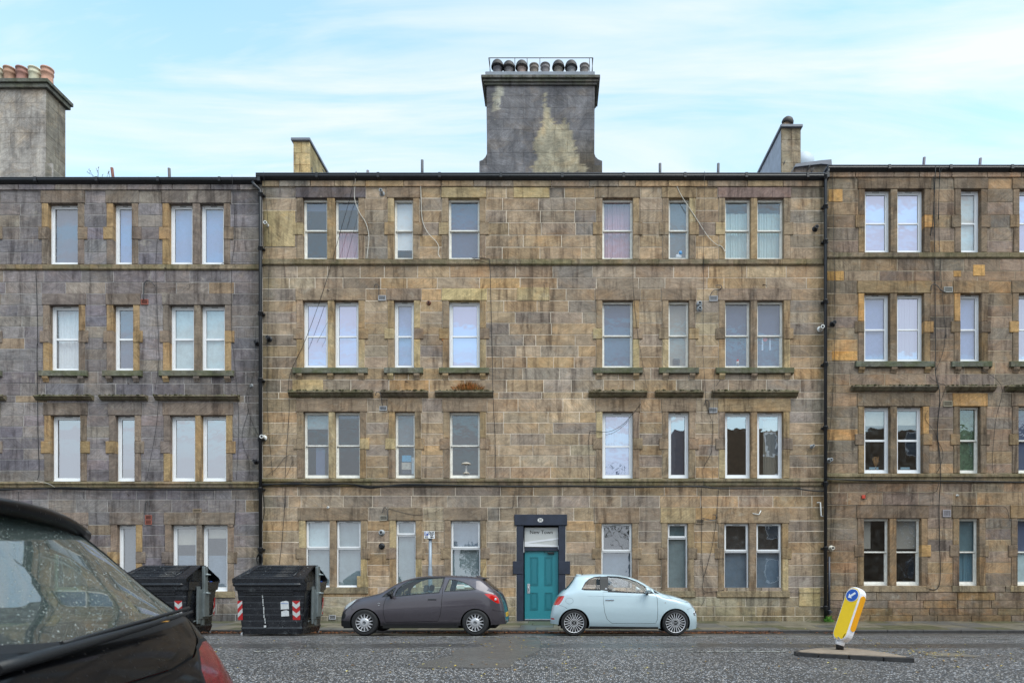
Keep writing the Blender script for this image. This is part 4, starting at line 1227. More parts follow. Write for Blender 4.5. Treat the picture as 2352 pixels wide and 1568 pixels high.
cable(mid, [(6, [(250,1105),(200,1130),(130,1220),(40,1290)])], .006, CABLEG)
cable(mid, [(6, [(262,1110),(262,1180),(215,1290)])], .005)
cable(mid, [('C', [(0,140),(130,140),(178,120),(188,0)])], .005)
# bundles slung below the string course
for k, (o, r) in enumerate(((0, .022), (10, .014), (-8, .012))):
    cable(mid, [(6, [(20,1368+o),(300,1362-o),(500,1368+o),(760,1362),(950,1392-o),(1250,1370+o),(1800,1378),(2352,1386-o*.5)]), (7, [(400,1380),(900,1388+o*.5),(1500,1385-o*.5),(1700,1400),(2352,1398+o*.4)]), (8, [(350,1398),(480,1418),(597,1424-o*.4)])], r, off=.09)
    cable(left, [(5, [(-400,1415),(0,1410+o),(330,1402-o*.6),(600,1398+o),(1000,1412),(1300,1408-o*.5),(1700,1412+o*.5),(2268,1404)])], r, off=.09)
    cable(right, [(8, [(610,1320-o*.4),(900,1330+o*.4),(1400,1335),(1900,1340+o*.4),(2352,1348)]), (None, [(2500, 1110)])], r*.9, off=.09)
cable(left, [(1, [(320,935),(330,1200),(336,1560)]), (5, [(330,200),(338,900),(348,1250),(352,1325)])], .009)
cable(left, [(1, [(2045,130),(2050,600),(2020,900),(2018,1200),(2025,1540)]), (5, [(2040,250),(2078,700),(2078,1000),(2075,1325)])], .006)
cable(left, [(5, [(2230,0),(2225,400),(2170,600),(2190,800),(2265,960)])], .005)
cable(left, [(5, [(2175,560),(2170,700),(2110,950),(2175,1180),(2170,1290)])], .005)
cable(left, [(5, [(1385,640),(1360,900),(1300,1320)])], .005)
cable(left, [(1, [(1375,660),(1362,950),(1385,1540)]), (5, [(1388,300),(1385,560)])], .006)
cable(left, [(1, [(1920,965),(1935,900),(1975,868),(2262,862)])], .006, CABLEG)
cable(left, [(5, [(1940,470),(2060,440),(2265,385)])], .006, CABLEG)
cable(left, [(1, [(1355,1070),(1400,1092),(1500,1082),(1600,1078),(1650,1092),(1655,1055),(1700,1048)])], .007, CABLEG)
cable(left, [('A', [(160,0),(158,180)])], .006); cable(left, [('A', [(690,0),(690,50),(705,60)])], .006)
cable(left, [('A', [(1940,0),(1925,270),(1860,275)])], .006)
cable(left, [(5, [(330,1335),(400,1350),(450,1360),(500,1395)])], .006, CABLEW)
cable(left, [('A', [(2160,0),(2172,160),(2140,330),(2145,520)])], .008)
cable(right, [(4, [(1560,100),(1568,700),(1575,1560)]), (8, [(1563,400),(1585,600),(1592,900),(1612,1100),(1605,1300)]), ('D', [(1447,100),(1450,400),(1445,775),(1300,772)])], .012)
cable(right, [(4, [(1585,130),(1605,600),(1630,1150),(1665,1560)]), (8, [(1665,50),(1640,220),(1565,380)])], .007)
cable(right, [(4, [(1550,130),(1555,560),(1530,700)])], .012)
cable(right, [(4, [(1640,150),(1590,190),(1600,560)])], .008)
cable(right, [(4, [(680,100),(690,900),(705,1540)]), (8, [(703,100),(690,450),(665,850),(630,1100)])], .006)
cable(right, [(8, [(1525,430),(1560,460),(1620,490),(1632,530),(1610,700),(1590,950),(1640,1080),(1620,1200),(1580,1270)])], .007)
cable(right, [(8, [(1510,720),(1490,800),(1590,960),(1610,1270)])], .005)
cable(right, [(8, [(1840,300),(2110,510),(2100,800),(2070,1140),(2080,1270)])], .006)
cable(right, [(8, [(620,300),(750,288),(890,290)])], .006)
cable(right, [('D', [(518,60),(530,98),(700,108),(1000,108),(1400,112),(1800,118),(1960,118),(2005,150),(2022,228),(2040,228)])], .007)
cable(right, [(8, [(945,1478),(975,1492),(1000,1430),(1300,1433),(1550,1436),(1580,1390),(1583,1350)])], .007)
cable(right, [(4, [(600,300),(560,640)])], .004) if False else None
cable(mid, [('D', [(0,812),(80,822),(160,818),(320,825),(440,826),(488,835),(480,940),(495,1000)])], .006, CABLEG)

# ------------------------------------------------------------------ vents, flues, hooks
def grille(root, k, x0, x1, y0, y1, col=(178, 178, 182), cross=False, name='air_vent'):
    (u0, v0), (u1, v1) = zc_(k, x0, y0), zc_(k, x1, y1)
    g = M(); xa, xb, za, zb = U(u0), U(u1), V(v1), V(v0)
    rect_frame(g, xa, xb, za, zb, F-.03, F+.02, .018)
    n = max(4, int((zb-za)/.028))
    for i in range(1, n):
        z = za + (zb-za)*i/n
        g.box(xa+.01, xb-.01, F-.024, F+.01, z-.006, z+.004)
    if cross:
        for i in range(1, 4): g.box(xa+(xb-xa)*i/4-.004, xa+(xb-xa)*i/4+.004, F-.026, F+.01, za+.01, zb-.01)
    v = g.build(name, mat('vent_%d' % col[0], col, .7, vary=.12), root)
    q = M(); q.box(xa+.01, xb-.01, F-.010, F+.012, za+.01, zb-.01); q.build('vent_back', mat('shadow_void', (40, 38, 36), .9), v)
RED = (158, 92, 78)
grille(left, 1, 1230, 1292, 1180, 1226, RED); grille(mid, 2, 1012, 1078, 1146, 1192); grille(mid, 3, 1610, 1682, 1150, 1196)
grille(mid, 6, 1022, 1087, 682, 722); grille(mid, 7, 1603, 1677, 695, 741); grille(mid, 'B', 1302, 1364, 194, 236, (164, 158, 146))
grille(left, 'A', 1193, 1246, 190, 228, RED); grille(left, 'A', 1193, 1246, 232, 268, RED); grille(left, 'A', 1583, 1652, 138, 168, (150, 132, 110))
grille(right, 4, 1652, 1728, 1142, 1192, (168, 166, 160)); grille(right, 8, 1648, 1726, 636, 687, (160, 150, 130)); grille(right, 'D', 1482, 1546, 147, 206, (172, 166, 170), True)
grille(mid, 'C', 1678, 1742, 224, 262, (150, 140, 130)); grille(mid, 'B', 886, 942, 1008, 1046, (178, 142, 100)); grille(right, 'D', 1045, 1118, 1018, 1062, (74, 72, 66), True)
for k, r_, pts in ((1, left, [(1258,1185),(1260,1080),(1272,1035),(1300,1022),(1330,1038),(1355,1068)]), (2, mid, [(1018,1145),(1020,1085),(1008,1058),(990,1055),(976,1080)]),
                   (3, mid, [(1615,1150),(1640,1112),(1700,1095),(1714,1078),(1700,1062),(1660,1066)]), (6, mid, [(1050,682),(1048,610),(1035,578),(1010,578),(1003,605)]),
                   (7, mid, [(1602,740),(1605,660),(1592,634),(1575,634),(1568,670)]), ('B', mid, [(1368,240),(1367,160),(1352,134),(1335,136),(1328,172)]),
                   ('A', left, [(1196,186),(1198,105),(1212,82),(1228,84),(1234,112)]), ('C', mid, [(1722,214),(1800,232),(1838,226),(1844,205),(1830,190),(1812,188)]),
                   (4, right, [(1535,1180),(1537,1140),(1560,1124),(1590,1138),(1620,1175),(1662,1195)])):
    cable(r_, [(k, pts)], .014 if k == 1 else .011, mat('lead_hook', (66, 66, 68), .6), .05, 'overflow_pipe')
def flue(root, k, x, y, col, r=.05, l=.16, dx=0.0, name='boiler_flue', hole=True):
    u, v = zc_(k, x, y); g = M(); cx_, cz_ = U(u), V(v)
    g.lathe([(r*1.7, .02), (r*1.7, -.012), (r, -.014), (r, -l+.03), (r*1.15, -l+.028), (r*1.15, -l), (r*.75, -l), (r*.7, -l+.04)], 14, c=(cx_, F, cz_), axis='Y')
    f = g.build(name, mat('flue_%d' % col[0], col, .4), root)
    q = M(); q.lathe([(r*.72, -l+.03), (r*.5, -l+.01), (r*.1, -l-.01)], 10, c=(cx_, F, cz_), axis='Y'); q.build('flue_cap', mat('flue_dark', (40, 40, 44), .5), f)
WHT, BLK, GRY = (222, 222, 220), (26, 27, 34), (160, 164, 168)
flue(mid, 2, 1045, 262, GRY, .045, .2); flue(mid, 2, 50, 540, WHT, .045, .2); flue(mid, 2, 65, 1525, BLK, .05); flue(mid, 3, 1522, 1220, GRY, .05, .1); flue(mid, 3, 1524, 1262, GRY, .05, .1)
flue(mid, 2, 1450, 1210, (110, 66, 44), .04, .04); flue(mid, 4, 532, 640, BLK, .05); flue(right, 4, 685, 1465, BLK, .05); flue(mid, 4, 575, 1510, WHT, .05, .22)
flue(left, 5, 2240, 138, BLK, .045); flue(left, 5, 2230, 1165, BLK, .045); flue(left, 5, 2300, 958, WHT, .05, .2); flue(right, 8, 652, 1155, GRY, .045, .2); flue(mid, 8, 506, 1032, GRY, .035, .14)
flue(mid, 'B', 1318, 335, GRY, .055, .12); flue(mid, 'B', 1318, 445, BLK, .055, .12); flue(right, 'D', 568, 462, (208, 200, 186), .05, .14)
flue(mid, 'B', 878, 130, WHT, .025, .05); flue(left, 5, 2190, 505, GRY, .03, .06); flue(right, 'D', 1600, 30, WHT, .02, .06)
# red alarm box, white bracket, stub
g = M(); u, v = zc_(8, 952, 1470); g.box(U(u)-.05, U(u)+.05, F-.05, F+.01, V(v)-.055, V(v)+.05, bev=.008)
g.build('alarm_box', mat('red_alarm', (196, 72, 52), .5), right)
g = M(); p = [zc_('D', *q) for q in ((445, 92), (472, 88), (478, 196), (498, 203))]
g.tube([(U(a), F-.06, V(b)) for a, b in p], .022, 6); g.build('pipe_bracket', mat('white_bracket', (226, 226, 224), .5), right)
g = M(); a, b = zc_('C', 2140, 178); c_, d_ = zc_('C', 2205, 155); g.tube([(U(a), F-.03, V(b)), (U((a+c_)/2+4), F-.08, V(b+3)), (U(c_), F-.06, V(d_))], .015, 6); g.build('pipe_bracket', mat('white_bracket'), mid)
for r_, k, x, y in ((right, 4, 1130, 0), (mid, 2, 580, 1110), (mid, 6, 1262, 478), (left, 1, 1445, 915), (left, 5, 920, 998), (left, 'A', 1062, 30), (left, 5, 1125, 490), (mid, 3, 2090, 1065), (mid, 6, 528, 612)):
    if y == 0: continue
    u, v = zc_(k, x, y); g = M(); g.tube([(U(u)-.05, F-.01, V(v)+.05), (U(u)+.01, F-.07, V(v)), (U(u)+.04, F-.08, V(v)-.02)], .011, 5); g.build('iron_hook', mat('rusty_iron'), r_)

# ------------------------------------------------------------------ the teal door
DK = mat('black_door_surround', (38, 44, 60), .55, bump=.2, bscale=18, vary=.3, vscale=5)
TEAL = mat('teal_door_paint', (44, 134, 146), .38, bump=.05, vary=.08, vscale=2)
TEALD = mat('teal_door_edge', (38, 118, 130), .4)
g = M(); g.stone(U(1181.5), U(1302.5), V(1206), V(1181), F-.045, .27, (.5,.5,.5,.5), .01); g.build('door_lintel', DK, mid)
for (a, b) in ((1186.5, 1202.3), (1282.9, 1298.9)):
    for va, vb in ((1206, 1288), (1318, 1427)):
        g = M(); g.stone(U(a), U(b), V(vb), V(va), F-.02, .26, (.5,.5,.5,.5), .01); g.build('door_jamb', DK, mid)
g = M(); g.stone(U(1178.3), U(1202.3), V(1318), V(1288), F-.032, .27, (.5,.5,.5,.5), .01); g.build('door_jamb', DK, mid)
g = M(); g.stone(U(1282.9), U(1309.5), V(1318), V(1288), F-.032, .27, (.5,.5,.5,.5), .01); g.build('door_jamb', DK, mid)
dl, dr_, dt, db = U(1204.6), U(1282.5), V(1264), V(1421)
yd = F + .14
g = M(); g.box(dl, dr_, yd, yd+.05, db, dt, bev=.004)
door = g.build('door', TEAL, mid)
def raised(x0, x1, z0, z1):
    q = M()
    rect_frame(q, x0, x1, z0, z1, yd-.014, yd+.01, .018)
    rect_frame(q, x0+.03, x1-.03, z0+.03, z1-.03, yd-.009, yd+.01, .012)
    q.box(x0+.05, x1-.05, yd-.006, yd+.01, z0+.05, z1-.05, bev=.005)
    q.build('door_panel', TEALD, door)
def zC(x, y): a = zc_('C', x, y); return U(a[0]), V(a[1])
for (xa, ya, xb, yb) in ((317,532,383,767),(434,532,500,767),(317,824,381,968),(436,824,500,968)):
    a, b = zC(xa, yb), zC(xb, ya); raised(a[0], b[0], a[1], b[1])
g = M(); a, b = zC(292, 833), zC(315, 753); g.box(a[0], b[0], yd-.012, yd+.002, a[1], b[1], bev=.004)
hp = g.build('handle_plate', mat('brushed_steel', (196, 200, 204), .35, .8), door)
g = M(); g.tube([(a[0]+.04, yd-.01, b[1]-.08), (a[0]+.04, yd-.05, b[1]-.09), (a[0]+.04, yd-.05, a[1]+.09), (a[0]+.04, yd-.01, a[1]+.08)], .010, 8); g.build('handle', mat('brushed_steel'), door)
g = M(); g.box(dl, dr_, yd-.03, yd+.0, db-.035, db-.002, bev=.004); g.build('threshold', mat('weathered_sill', (150, 160, 170), .5), door)
g = M(); a = zC(462, 508); g.box(a[0], a[0]+.19, yd-.07, yd, a[1], a[1]+.06, bev=.01); g.tube([(a[0]+.02, yd-.05, a[1]+.04), (a[0]-.12, yd-.04, a[1]+.05)], .010, 6)
g.build('door_closer', mat('black_closer', (24, 26, 30), .5), door)
g = M(); g.box(U(1202.3), U(1282.9), F+.08, F+.2, V(1264), V(1256.5), bev=.004); g.build('transom', DK, mid)
# broken pictorial fanlight board
a, b = zC(270, 448), zC(548, 290)
g = M(); g.box(a[0], b[0]-.005, F+.105, F+.125, a[1]+.0, b[1], bev=.002)
fan = g.build('fanlight_board', mat('pale_board', (196, 196, 194), .6, vary=.05), mid)
for pts, yy_ in ((((270,410),(548,374),(548,386),(500,396),(440,402),(270,424)), .098), (((270,418),(548,440),(548,450),(270,448)), .096), (((262,372),(268,498),(260,490),(256,380)), .05), (((544,440),(552,440),(552,470),(546,470)), .05)):
    q = M(); q.prism([zC(*p) for p in pts][::-1], F+yy_, F+yy_+.012); q.build('broken_strip', mat('white_strip', (226, 226, 230), .5), fan)
a = zC(408, 329); text_mesh('New Town', .15, mat('black_print', (22, 22, 24), .7), (a[0], F+.1035, a[1]), parent=fan, bold=.0015)
# number plaque
a = zC(401, 233)
g = M(); n = 24
g.prism([(a[0]+.082*math.cos(t), a[1]+.062*math.sin(t)) for t in np.linspace(0, 2*math.pi, n, endpoint=False)], F-.050, F-.036)
plq = g.build('number_plaque', mat('white_enamel', (232, 230, 228), .3), mid)
text_mesh('50', .098, mat('black_print'), (a[0], F-.0515, a[1]), parent=plq, bold=.002)

# ------------------------------------------------------------------ parking sign on its post
ps = thing('parking_sign', (U(988.3, 17.6), 17.6, pave_z(17.6)), 'small white and blue parking sign on a grey post behind the grey car', 'sign')
x0 = ps.location.x; z0 = ps.location.z
def W2(u, v, d=17.6): return (U(u, d) - x0, V(v, d) - z0)
g = M(); zt_ = W2(988, 1237)[1]; zm_ = W2(988, 1303)[1]
g.lathe([(.055, 0), (.055, zm_-.02), (.048, zm_), (.044, zm_+.02), (.044, zt_)], 14); g.build('post', mat('galvanised_post', (150, 160, 172), .5, .3, vary=.1), ps, False)
sx0, sz1 = W2(975.2, 1220); sx1, sz0 = W2(999.6, 1236.5)
g = M(); g.box(sx0, sx1, -.075, -.062, sz0, sz1, bev=.003); sp_ = g.build('sign_plate', mat('sign_white', (236, 238, 242), .4), ps, False)
g = M(); g.box(-.06, .06, -.065, -.02, sz0-.03, sz0+.02); g.build('bracket', mat('sign_grey', (60, 62, 66), .5), ps, False)
BLU = mat('sign_blue', (24, 62, 150), .4)
w_, h_ = sx1-sx0, sz1-sz0
def sbox(fx0, fx1, fy0, fy1, m_, y=-.0775):
    g = M(); g.box(sx0+w_*fx0, sx0+w_*fx1, y, y+.002, sz1-h_*fy1, sz1-h_*fy0); return g.build('sign_field', m_, sp_, False)
sbox(.05, .40, .07, .57, BLU); sbox(.10, .36, .65, .92, mat('sign_grey_field', (70, 72, 82), .5))
def stext(t_, fx, fy, s_, m_, b_=.001):
    o = text_mesh(t_, s_, m_, (0, 0, 0), parent=None, bold=b_)
    o.parent = sp_; o.location = (sx0+w_*fx, -.0790, sz1-h_*fy)
stext('P', .235, .32, .125, mat('sign_white'), .003); stext('N3', .23, .785, .042, mat('sign_white'))
BP = mat('black_print')
stext('Permit', .70, .13, .052, BP); stext('holders', .70, .33, .050, BP); stext('only', .72, .54, .048, BP)
g = M(); ax, az = sx0+w_*.58, sz1-h_*.80
g.prism([(ax, az), (ax+.035, az+.03), (ax+.035, az+.010), (ax+.09, az+.010), (ax+.09, az-.010), (ax+.035, az-.010), (ax+.035, az-.03)][::-1], -.0795, -.0775); g.build('arrow', BP, sp_, False)

# ------------------------------------------------------------------ plants on the masonry
def blades(root_name, loc, n, spread, h, cols, label, cat, up=.6, seed=1, leaf=.012, depth=.07):
    rs = random.Random(seed); g = M()
    for i in range(n):
        bx = rs.gauss(0, spread*.5); by = rs.uniform(-depth, depth*.5)
        bx = max(-spread, min(spread, bx))
        hh = h * rs.uniform(.35, 1) * (1 - .5*abs(bx)/spread)
        dx, dy = rs.uniform(-1, 1)*hh*(1-up) + bx*.25, rs.uniform(-1, .3)*hh*(1-up)
        wv = leaf * rs.uniform(.6, 1.3); c = rs.randrange(len(cols))
        p0 = Vector((bx, by, -.01)); p1 = Vector((bx+dx*.5, by+dy*.5, hh*.6)); p2 = Vector((bx+dx, by+dy, hh*rs.uniform(.8, 1)))
        a = rs.uniform(0, 3.14); s = Vector((math.cos(a), math.sin(a), 0))*wv
        i_ = [g.vert(p) for p in (p0-s*.4, p0+s*.4, p1+s, p1-s, p2)]
        g.face([i_[0], i_[1], i_[2], i_[3]], c); g.face([i_[3], i_[2], i_[4]], c)
    o = g.build(root_name, [mat('leaf_%d_%d' % (c[0], c[1]), c, .8) for c in cols], None, False, fix=False)
    o.location = loc; o['label'] = label; o['category'] = cat
    return o
blades('grass_tuft', (U(1076), F-.09, V(897)), 520, .42, .30, [(176, 104, 48), (146, 88, 40), (104, 92, 44), (192, 126, 66)], 'rusty brown tuft of dried weeds growing on the hood above a window', 'weeds', seed=3, leaf=.007)
blades('grass_tuft', (U(1440), F-.07, V(900)), 90, .3, .07, [(110, 84, 46), (92, 88, 44)], 'low brown weeds on the hood right of the blank wall', 'weeds', seed=4, leaf=.007)
blades('weed', (U(1898), F-.16, pave_z(19.3)), 60, .12, .22, [(70, 120, 34), (96, 146, 50)], 'small bright green weed at the foot of the black downpipe', 'weed', seed=6, leaf=.028)
blades('grass_tuft', (U(158), F+.3, V(414)), 60, .15, .13, [(96, 96, 64), (80, 76, 50)], 'thin grass growing behind the gutter beside the left chimney', 'weeds', seed=8, leaf=.006)
# twiggy seedling behind the gutter
rs = random.Random(2); g = M()
tw = thing('seedling', (U(226, F+.3), F+.3, V(412, F+.3)), 'spindly leafless seedling rooted behind the left gutter', 'plant')
for k in range(7):
    a = Vector((rs.uniform(-.15, .35), 0, 0)); b = a + Vector((rs.uniform(-.3, .05), rs.uniform(-.1, .1), rs.uniform(.15, .5)))
    g.tube([a, (a+b)/2+Vector((.03, 0, 0)), b], .005, 4, 0)
    for q in range(3):
        c = a.lerp(b, rs.uniform(.5, 1)); g.poly([c, c+Vector((.025, 0, .012)), c+Vector((.03, 0, .035)), c+Vector((-.005, .01, .02))], 1)
g.build('stem', [mat('twig', (84, 74, 66), .9), mat('leaf_dark', (66, 62, 48), .8)], tw, False, fix=False)

# ------------------------------------------------------------------ small things on the window ledges
def ledge(u, v, d=F+.215): return Vector((U(u, d), d, V(v, d)))
def small(name, loc, label, cat):
    return thing(name, loc, label, cat)
t_ = small('plastic_bottle', ledge(1559, 593), 'white and blue plastic bottle standing inside a top-floor window', 'bottle')
g = M(); g.box(-.09, .09, -.02, .02, .01, .12, bev=.02); g.lathe([(.02, .11), (.02, .16)], 8); g.build('bottle_body', mat('white_plastic', (226, 232, 240), .4), t_, False)
g = M(); g.lathe([(.05, .10), (.065, .15), (.04, .21), (.02, .22)], 10, c=(.05, .01, 0)); g.build('cap', mat('blue_plastic', (90, 160, 220), .4), t_, False)
t_ = small('table_lamp', ledge(1071, 1088), 'pale table lamp with mushroom shade behind a first-floor window', 'lamp')
g = M(); g.lathe([(.11, 0), (.10, .03), (.03, .06), (.022, .26), (.03, .30)], 14); g.build('lamp_base', mat('cream_ceramic', (186, 176, 164), .5), t_, False)
g = M(); g.lathe([(.15, .28), (.14, .31), (.08, .34), (.02, .35)], 16); g.build('lamp_shade', mat('lamp_shade', (200, 190, 176), .6), t_, False)
t_ = small('vase', ledge(2011, 1081), 'glass vase of dried straw-coloured flowers in a right-hand window', 'vase')
g = M(); g.lathe([(.03, 0), (.025, .06), (.012, .10), (.018, .13)], 10); g.build('vase_body', mat('grey_glass', (150, 150, 150), .2), t_, False)
rs = random.Random(4); g = M()
for k in range(46):
    a = rs.uniform(-1, 1); b = Vector((a*.13*rs.uniform(.4, 1), rs.uniform(-.01, .03), rs.uniform(.25, .43)))
    g.tube([(0, 0, .1), b*.6+Vector((0, 0, .03)), b], .0035, 3); g.lathe([(.001, -.02), (.010, 0), (.001, .02)], 4, c=tuple(b))
g.build('dried_flowers', mat('straw', (176, 136, 88), .8), t_, False)
t_ = small('stacked_boxes', ledge(934, 1088), 'blue and white boxes stacked on a narrow first-floor window ledge', 'boxes')
for (xa, xb, za, zb, c) in ((-.15, .13, .13, .34, (176, 172, 160)), (-.14, .14, .36, .56, (70, 150, 190)), (-.14, .12, .0, .12, (60, 62, 72)), (.15, .22, 0, .5, (170, 190, 200))):
    g = M(); g.box(xa, xb, -.01, .02, za, zb, bev=.005); g.build('box', mat('box_%d' % c[0], c, .7, vary=.3, vscale=16), t_, False)
t_ = small('notice_card', ledge(2025-18, 1075), 'pale blue card leaning on the glass beside the dried flowers', 'card')
g = M(); g.box(-.14, .14, -.004, .004, -.03, .03); g.build('card', mat('pale_blue_card', (160, 196, 214), .6), t_, False)
t_ = small('notice_card', ledge(2079, 1075), 'pale blue card in the window right of the dried flowers', 'card')
g = M(); g.box(-.14, .14, -.004, .004, -.03, .03); g.build('card', mat('pale_blue_card'), t_, False)
t_ = small('tea_towel', ledge(1757, 789), 'blue checked cloth with a red motif hanging inside a second-floor window', 'cloth')
g = M(); n = 14; rs = random.Random(1)
for i in range(n):
    for j in range(13):
        x0_, z0_ = -.24+i*.5/n, -.20+j*.5/13*.9
        g.quad((x0_, .004*math.sin(i), z0_), (x0_+.5/n, .004*math.sin(i+1), z0_), (x0_+.5/n, .004*math.sin(i+1), z0_+.0347), (x0_, .004*math.sin(i), z0_+.0347), (i+j) % 2)
g.build('cloth_check', [mat('cloth_white', (220, 222, 230), .8), mat('cloth_blue', (130, 170, 214), .8)], t_, False, fix=False)
g = M(); g.prism([(.0+.07*math.cos(a), .13+.07*math.sin(a)) for a in np.linspace(0, 6.28, 12, endpoint=False)], -.012, -.008); g.build('motif', mat('cloth_red', (206, 90, 96), .8), t_, False)
t_ = small('speaker_box', ledge(1553, 838), 'dark rounded box standing inside a narrow second-floor window', 'box')
g = M(); g.box(-.11, .11, -.012, .015, -.02, .18, bev=.03); g.build('casing', mat('dark_casing', (58, 60, 66), .6), t_, False)
t_ = small('mug', ledge(1694, 838), 'white mug with red flowers on a second-floor window ledge', 'mug')
g = M(); g.lathe([(.035, 0), (.045, .08), (.045, .10)], 10); g.build('mug_body', mat('cloth_white'), t_, False)
g = M(); g.lathe([(.02, .10), (.045, .13), (.01, .17)], 8); g.build('flowers', mat('cloth_red'), t_, False)
# a lit lamp inside the top-left window of the middle building
t_ = small('ceiling_lamp', Vector((U(821, F+.9), F+.9, V(578, F+.9))), 'small lit warm lamp glowing inside a top-floor window', 'lamp')
g = M(); g.lathe([(.02, -.06), (.06, -.03), (.06, .03), (.02, .06)], 12); g.build('bulb', mat('lit_bulb', (255, 220, 160), .5, emit=((1, .78, .45), 9)), t_, False)
# ------------------------------------------------------------------ vehicles
def paint(name, col, flake=0.0, rough=0.32, metal=0.0, beads=0.0, dirt=0.25, coat=.9):
    m = bpy.data.materials.new(name); m.use_nodes = True
    t = m.node_tree; b = t.nodes['Principled BSDF']; ge = N('ShaderNodeNewGeometry', t); pos = ge.outputs['Position']
    c = s2l(col)
    d = range_(t, noise_(t, map_(t, pos, (2, 2, 1)), 2.5, 6, 0.7), 0.45, 0.75, 0, dirt)
    t.links.new(mixc_(t, d, c, tuple(x*.8+.03 for x in c)), b.inputs['Base Color'])
    b.inputs['Specular IOR Level'].default_value = .5 if coat > .5 else .12
    b.inputs['Metallic'].default_value = metal; b.inputs['Roughness'].default_value = rough
    b.inputs['Coat Weight'].default_value = coat; b.inputs['Coat Roughness'].default_value = 0.045
    if beads > 0:
        vo = N('ShaderNodeTexVoronoi', t); t.links.new(pos, vo.inputs['Vector']); vo.inputs['Scale'].default_value = 75
        cs = N('ShaderNodeSeparateColor', t); t.links.new(vo.outputs['Color'], cs.inputs[0])
        rad = math_(t, 'MULTIPLY', cs.outputs[1], 0.30)
        h = math_(t, 'MULTIPLY', range_(t, math_(t, 'SUBTRACT', vo.outputs['Distance'], rad), -0.12, 0.03, 1, 0), math_(t, 'GREATER_THAN', cs.outputs[0], 0.42))
        bp = N('ShaderNodeBump', t); bp.inputs['Strength'].default_value = beads; bp.inputs['Distance'].default_value = 0.004
        t.links.new(h, bp.inputs['Height']); t.links.new(bp.outputs[0], b.inputs['Coat Normal']); t.links.new(bp.outputs[0], b.inputs['Normal'])
    MATS[name] = m
    return m
def car_glass(name, tint, refl, beads=0.0, mist=0.0):
    m = bpy.data.materials.new(name); m.use_nodes = True
    t = m.node_tree; t.nodes.clear(); o = N('ShaderNodeOutputMaterial', t); ge = N('ShaderNodeNewGeometry', t); pos = ge.outputs['Position']
    tr = N('ShaderNodeBsdfTransparent', t); tr.inputs[0].default_value = (*tint, 1)
    gl = N('ShaderNodeBsdfGlossy', t); gl.inputs['Roughness'].default_value = 0.02
    fr = N('ShaderNodeFresnel', t); fr.inputs[0].default_value = 1.5
    gq = N('ShaderNodeNewGeometry', t); t.links.new(math_(t, 'MULTIPLY_ADD', gq.outputs['Backfacing'], -0.8333, 1.5), fr.inputs[0])
    mx_ = N('ShaderNodeMixShader', t)
    fac = math_(t, 'ADD', fr.outputs[0], refl, clamp=True); t.links.new(fac, mx_.inputs[0])
    t.links.new(tr.outputs[0], mx_.inputs[1]); t.links.new(gl.outputs[0], mx_.inputs[2]); last = mx_.outputs[0]
    if beads > 0:
        hs = []
        for sc, th in ((95, .25), (190, .15)):
            vo = N('ShaderNodeTexVoronoi', t); t.links.new(pos, vo.inputs['Vector']); vo.inputs['Scale'].default_value = sc
            cs = N('ShaderNodeSeparateColor', t); t.links.new(vo.outputs['Color'], cs.inputs[0])
            rad = math_(t, 'MULTIPLY', cs.outputs[1], 0.34)
            hs.append(math_(t, 'MULTIPLY', range_(t, math_(t, 'SUBTRACT', vo.outputs['Distance'], rad), -0.22, 0.02, 1, 0), math_(t, 'GREATER_THAN', cs.outputs[0], th)))
        h = math_(t, 'MAXIMUM', hs[0], math_(t, 'MULTIPLY', hs[1], .6))
        bp = N('ShaderNodeBump', t); bp.inputs['Strength'].default_value = beads; bp.inputs['Distance'].default_value = 0.004
        t.links.new(h, bp.inputs['Height']); t.links.new(bp.outputs[0], gl.inputs['Normal']); t.links.new(bp.outputs[0], fr.inputs['Normal'])
        df = N('ShaderNodeBsdfDiffuse', t); df.inputs[0].default_value = (0.40, 0.50, 0.48, 1)
        m2 = N('ShaderNodeMixShader', t); t.links.new(math_(t, 'MULTIPLY_ADD', h, 0.42, mist), m2.inputs[0])
        t.links.new(last, m2.inputs[1]); t.links.new(df.outputs[0], m2.inputs[2]); last = m2.outputs[0]
    t.links.new(last, o.inputs[0]); MATS[name] = m
    return m
TYRE = mat('tyre_rubber', (30, 30, 32), .7, bump=.2, bscale=60, vary=.2)
BLKP = mat('black_plastic', (24, 25, 28), .5, bump=.1, bscale=60)
SEAMM = mat('panel_gap', (10, 10, 12), .8)
UNDER = mat('underbody', (14, 14, 15), .9)
CHROME = mat('chrome', (210, 212, 216), .12, 1.0)
SILV = mat('silver_wheel_trim', (196, 196, 200), .32, .55, vary=.08, vscale=8)
REDL = mat('red_lens', (196, 26, 20), .12, coat=1.0)
CLRL = mat('clear_lens', (206, 212, 216), .08, .25, coat=1.0)
AMB = mat('amber_lens', (214, 120, 40), .15, coat=1.0)
SEAT = mat('seat_fabric', (92, 94, 98), .9)
SEATL = mat('pale_seat_fabric', (150, 146, 140), .9)
DASH = mat('dashboard', (30, 30, 32), .7)

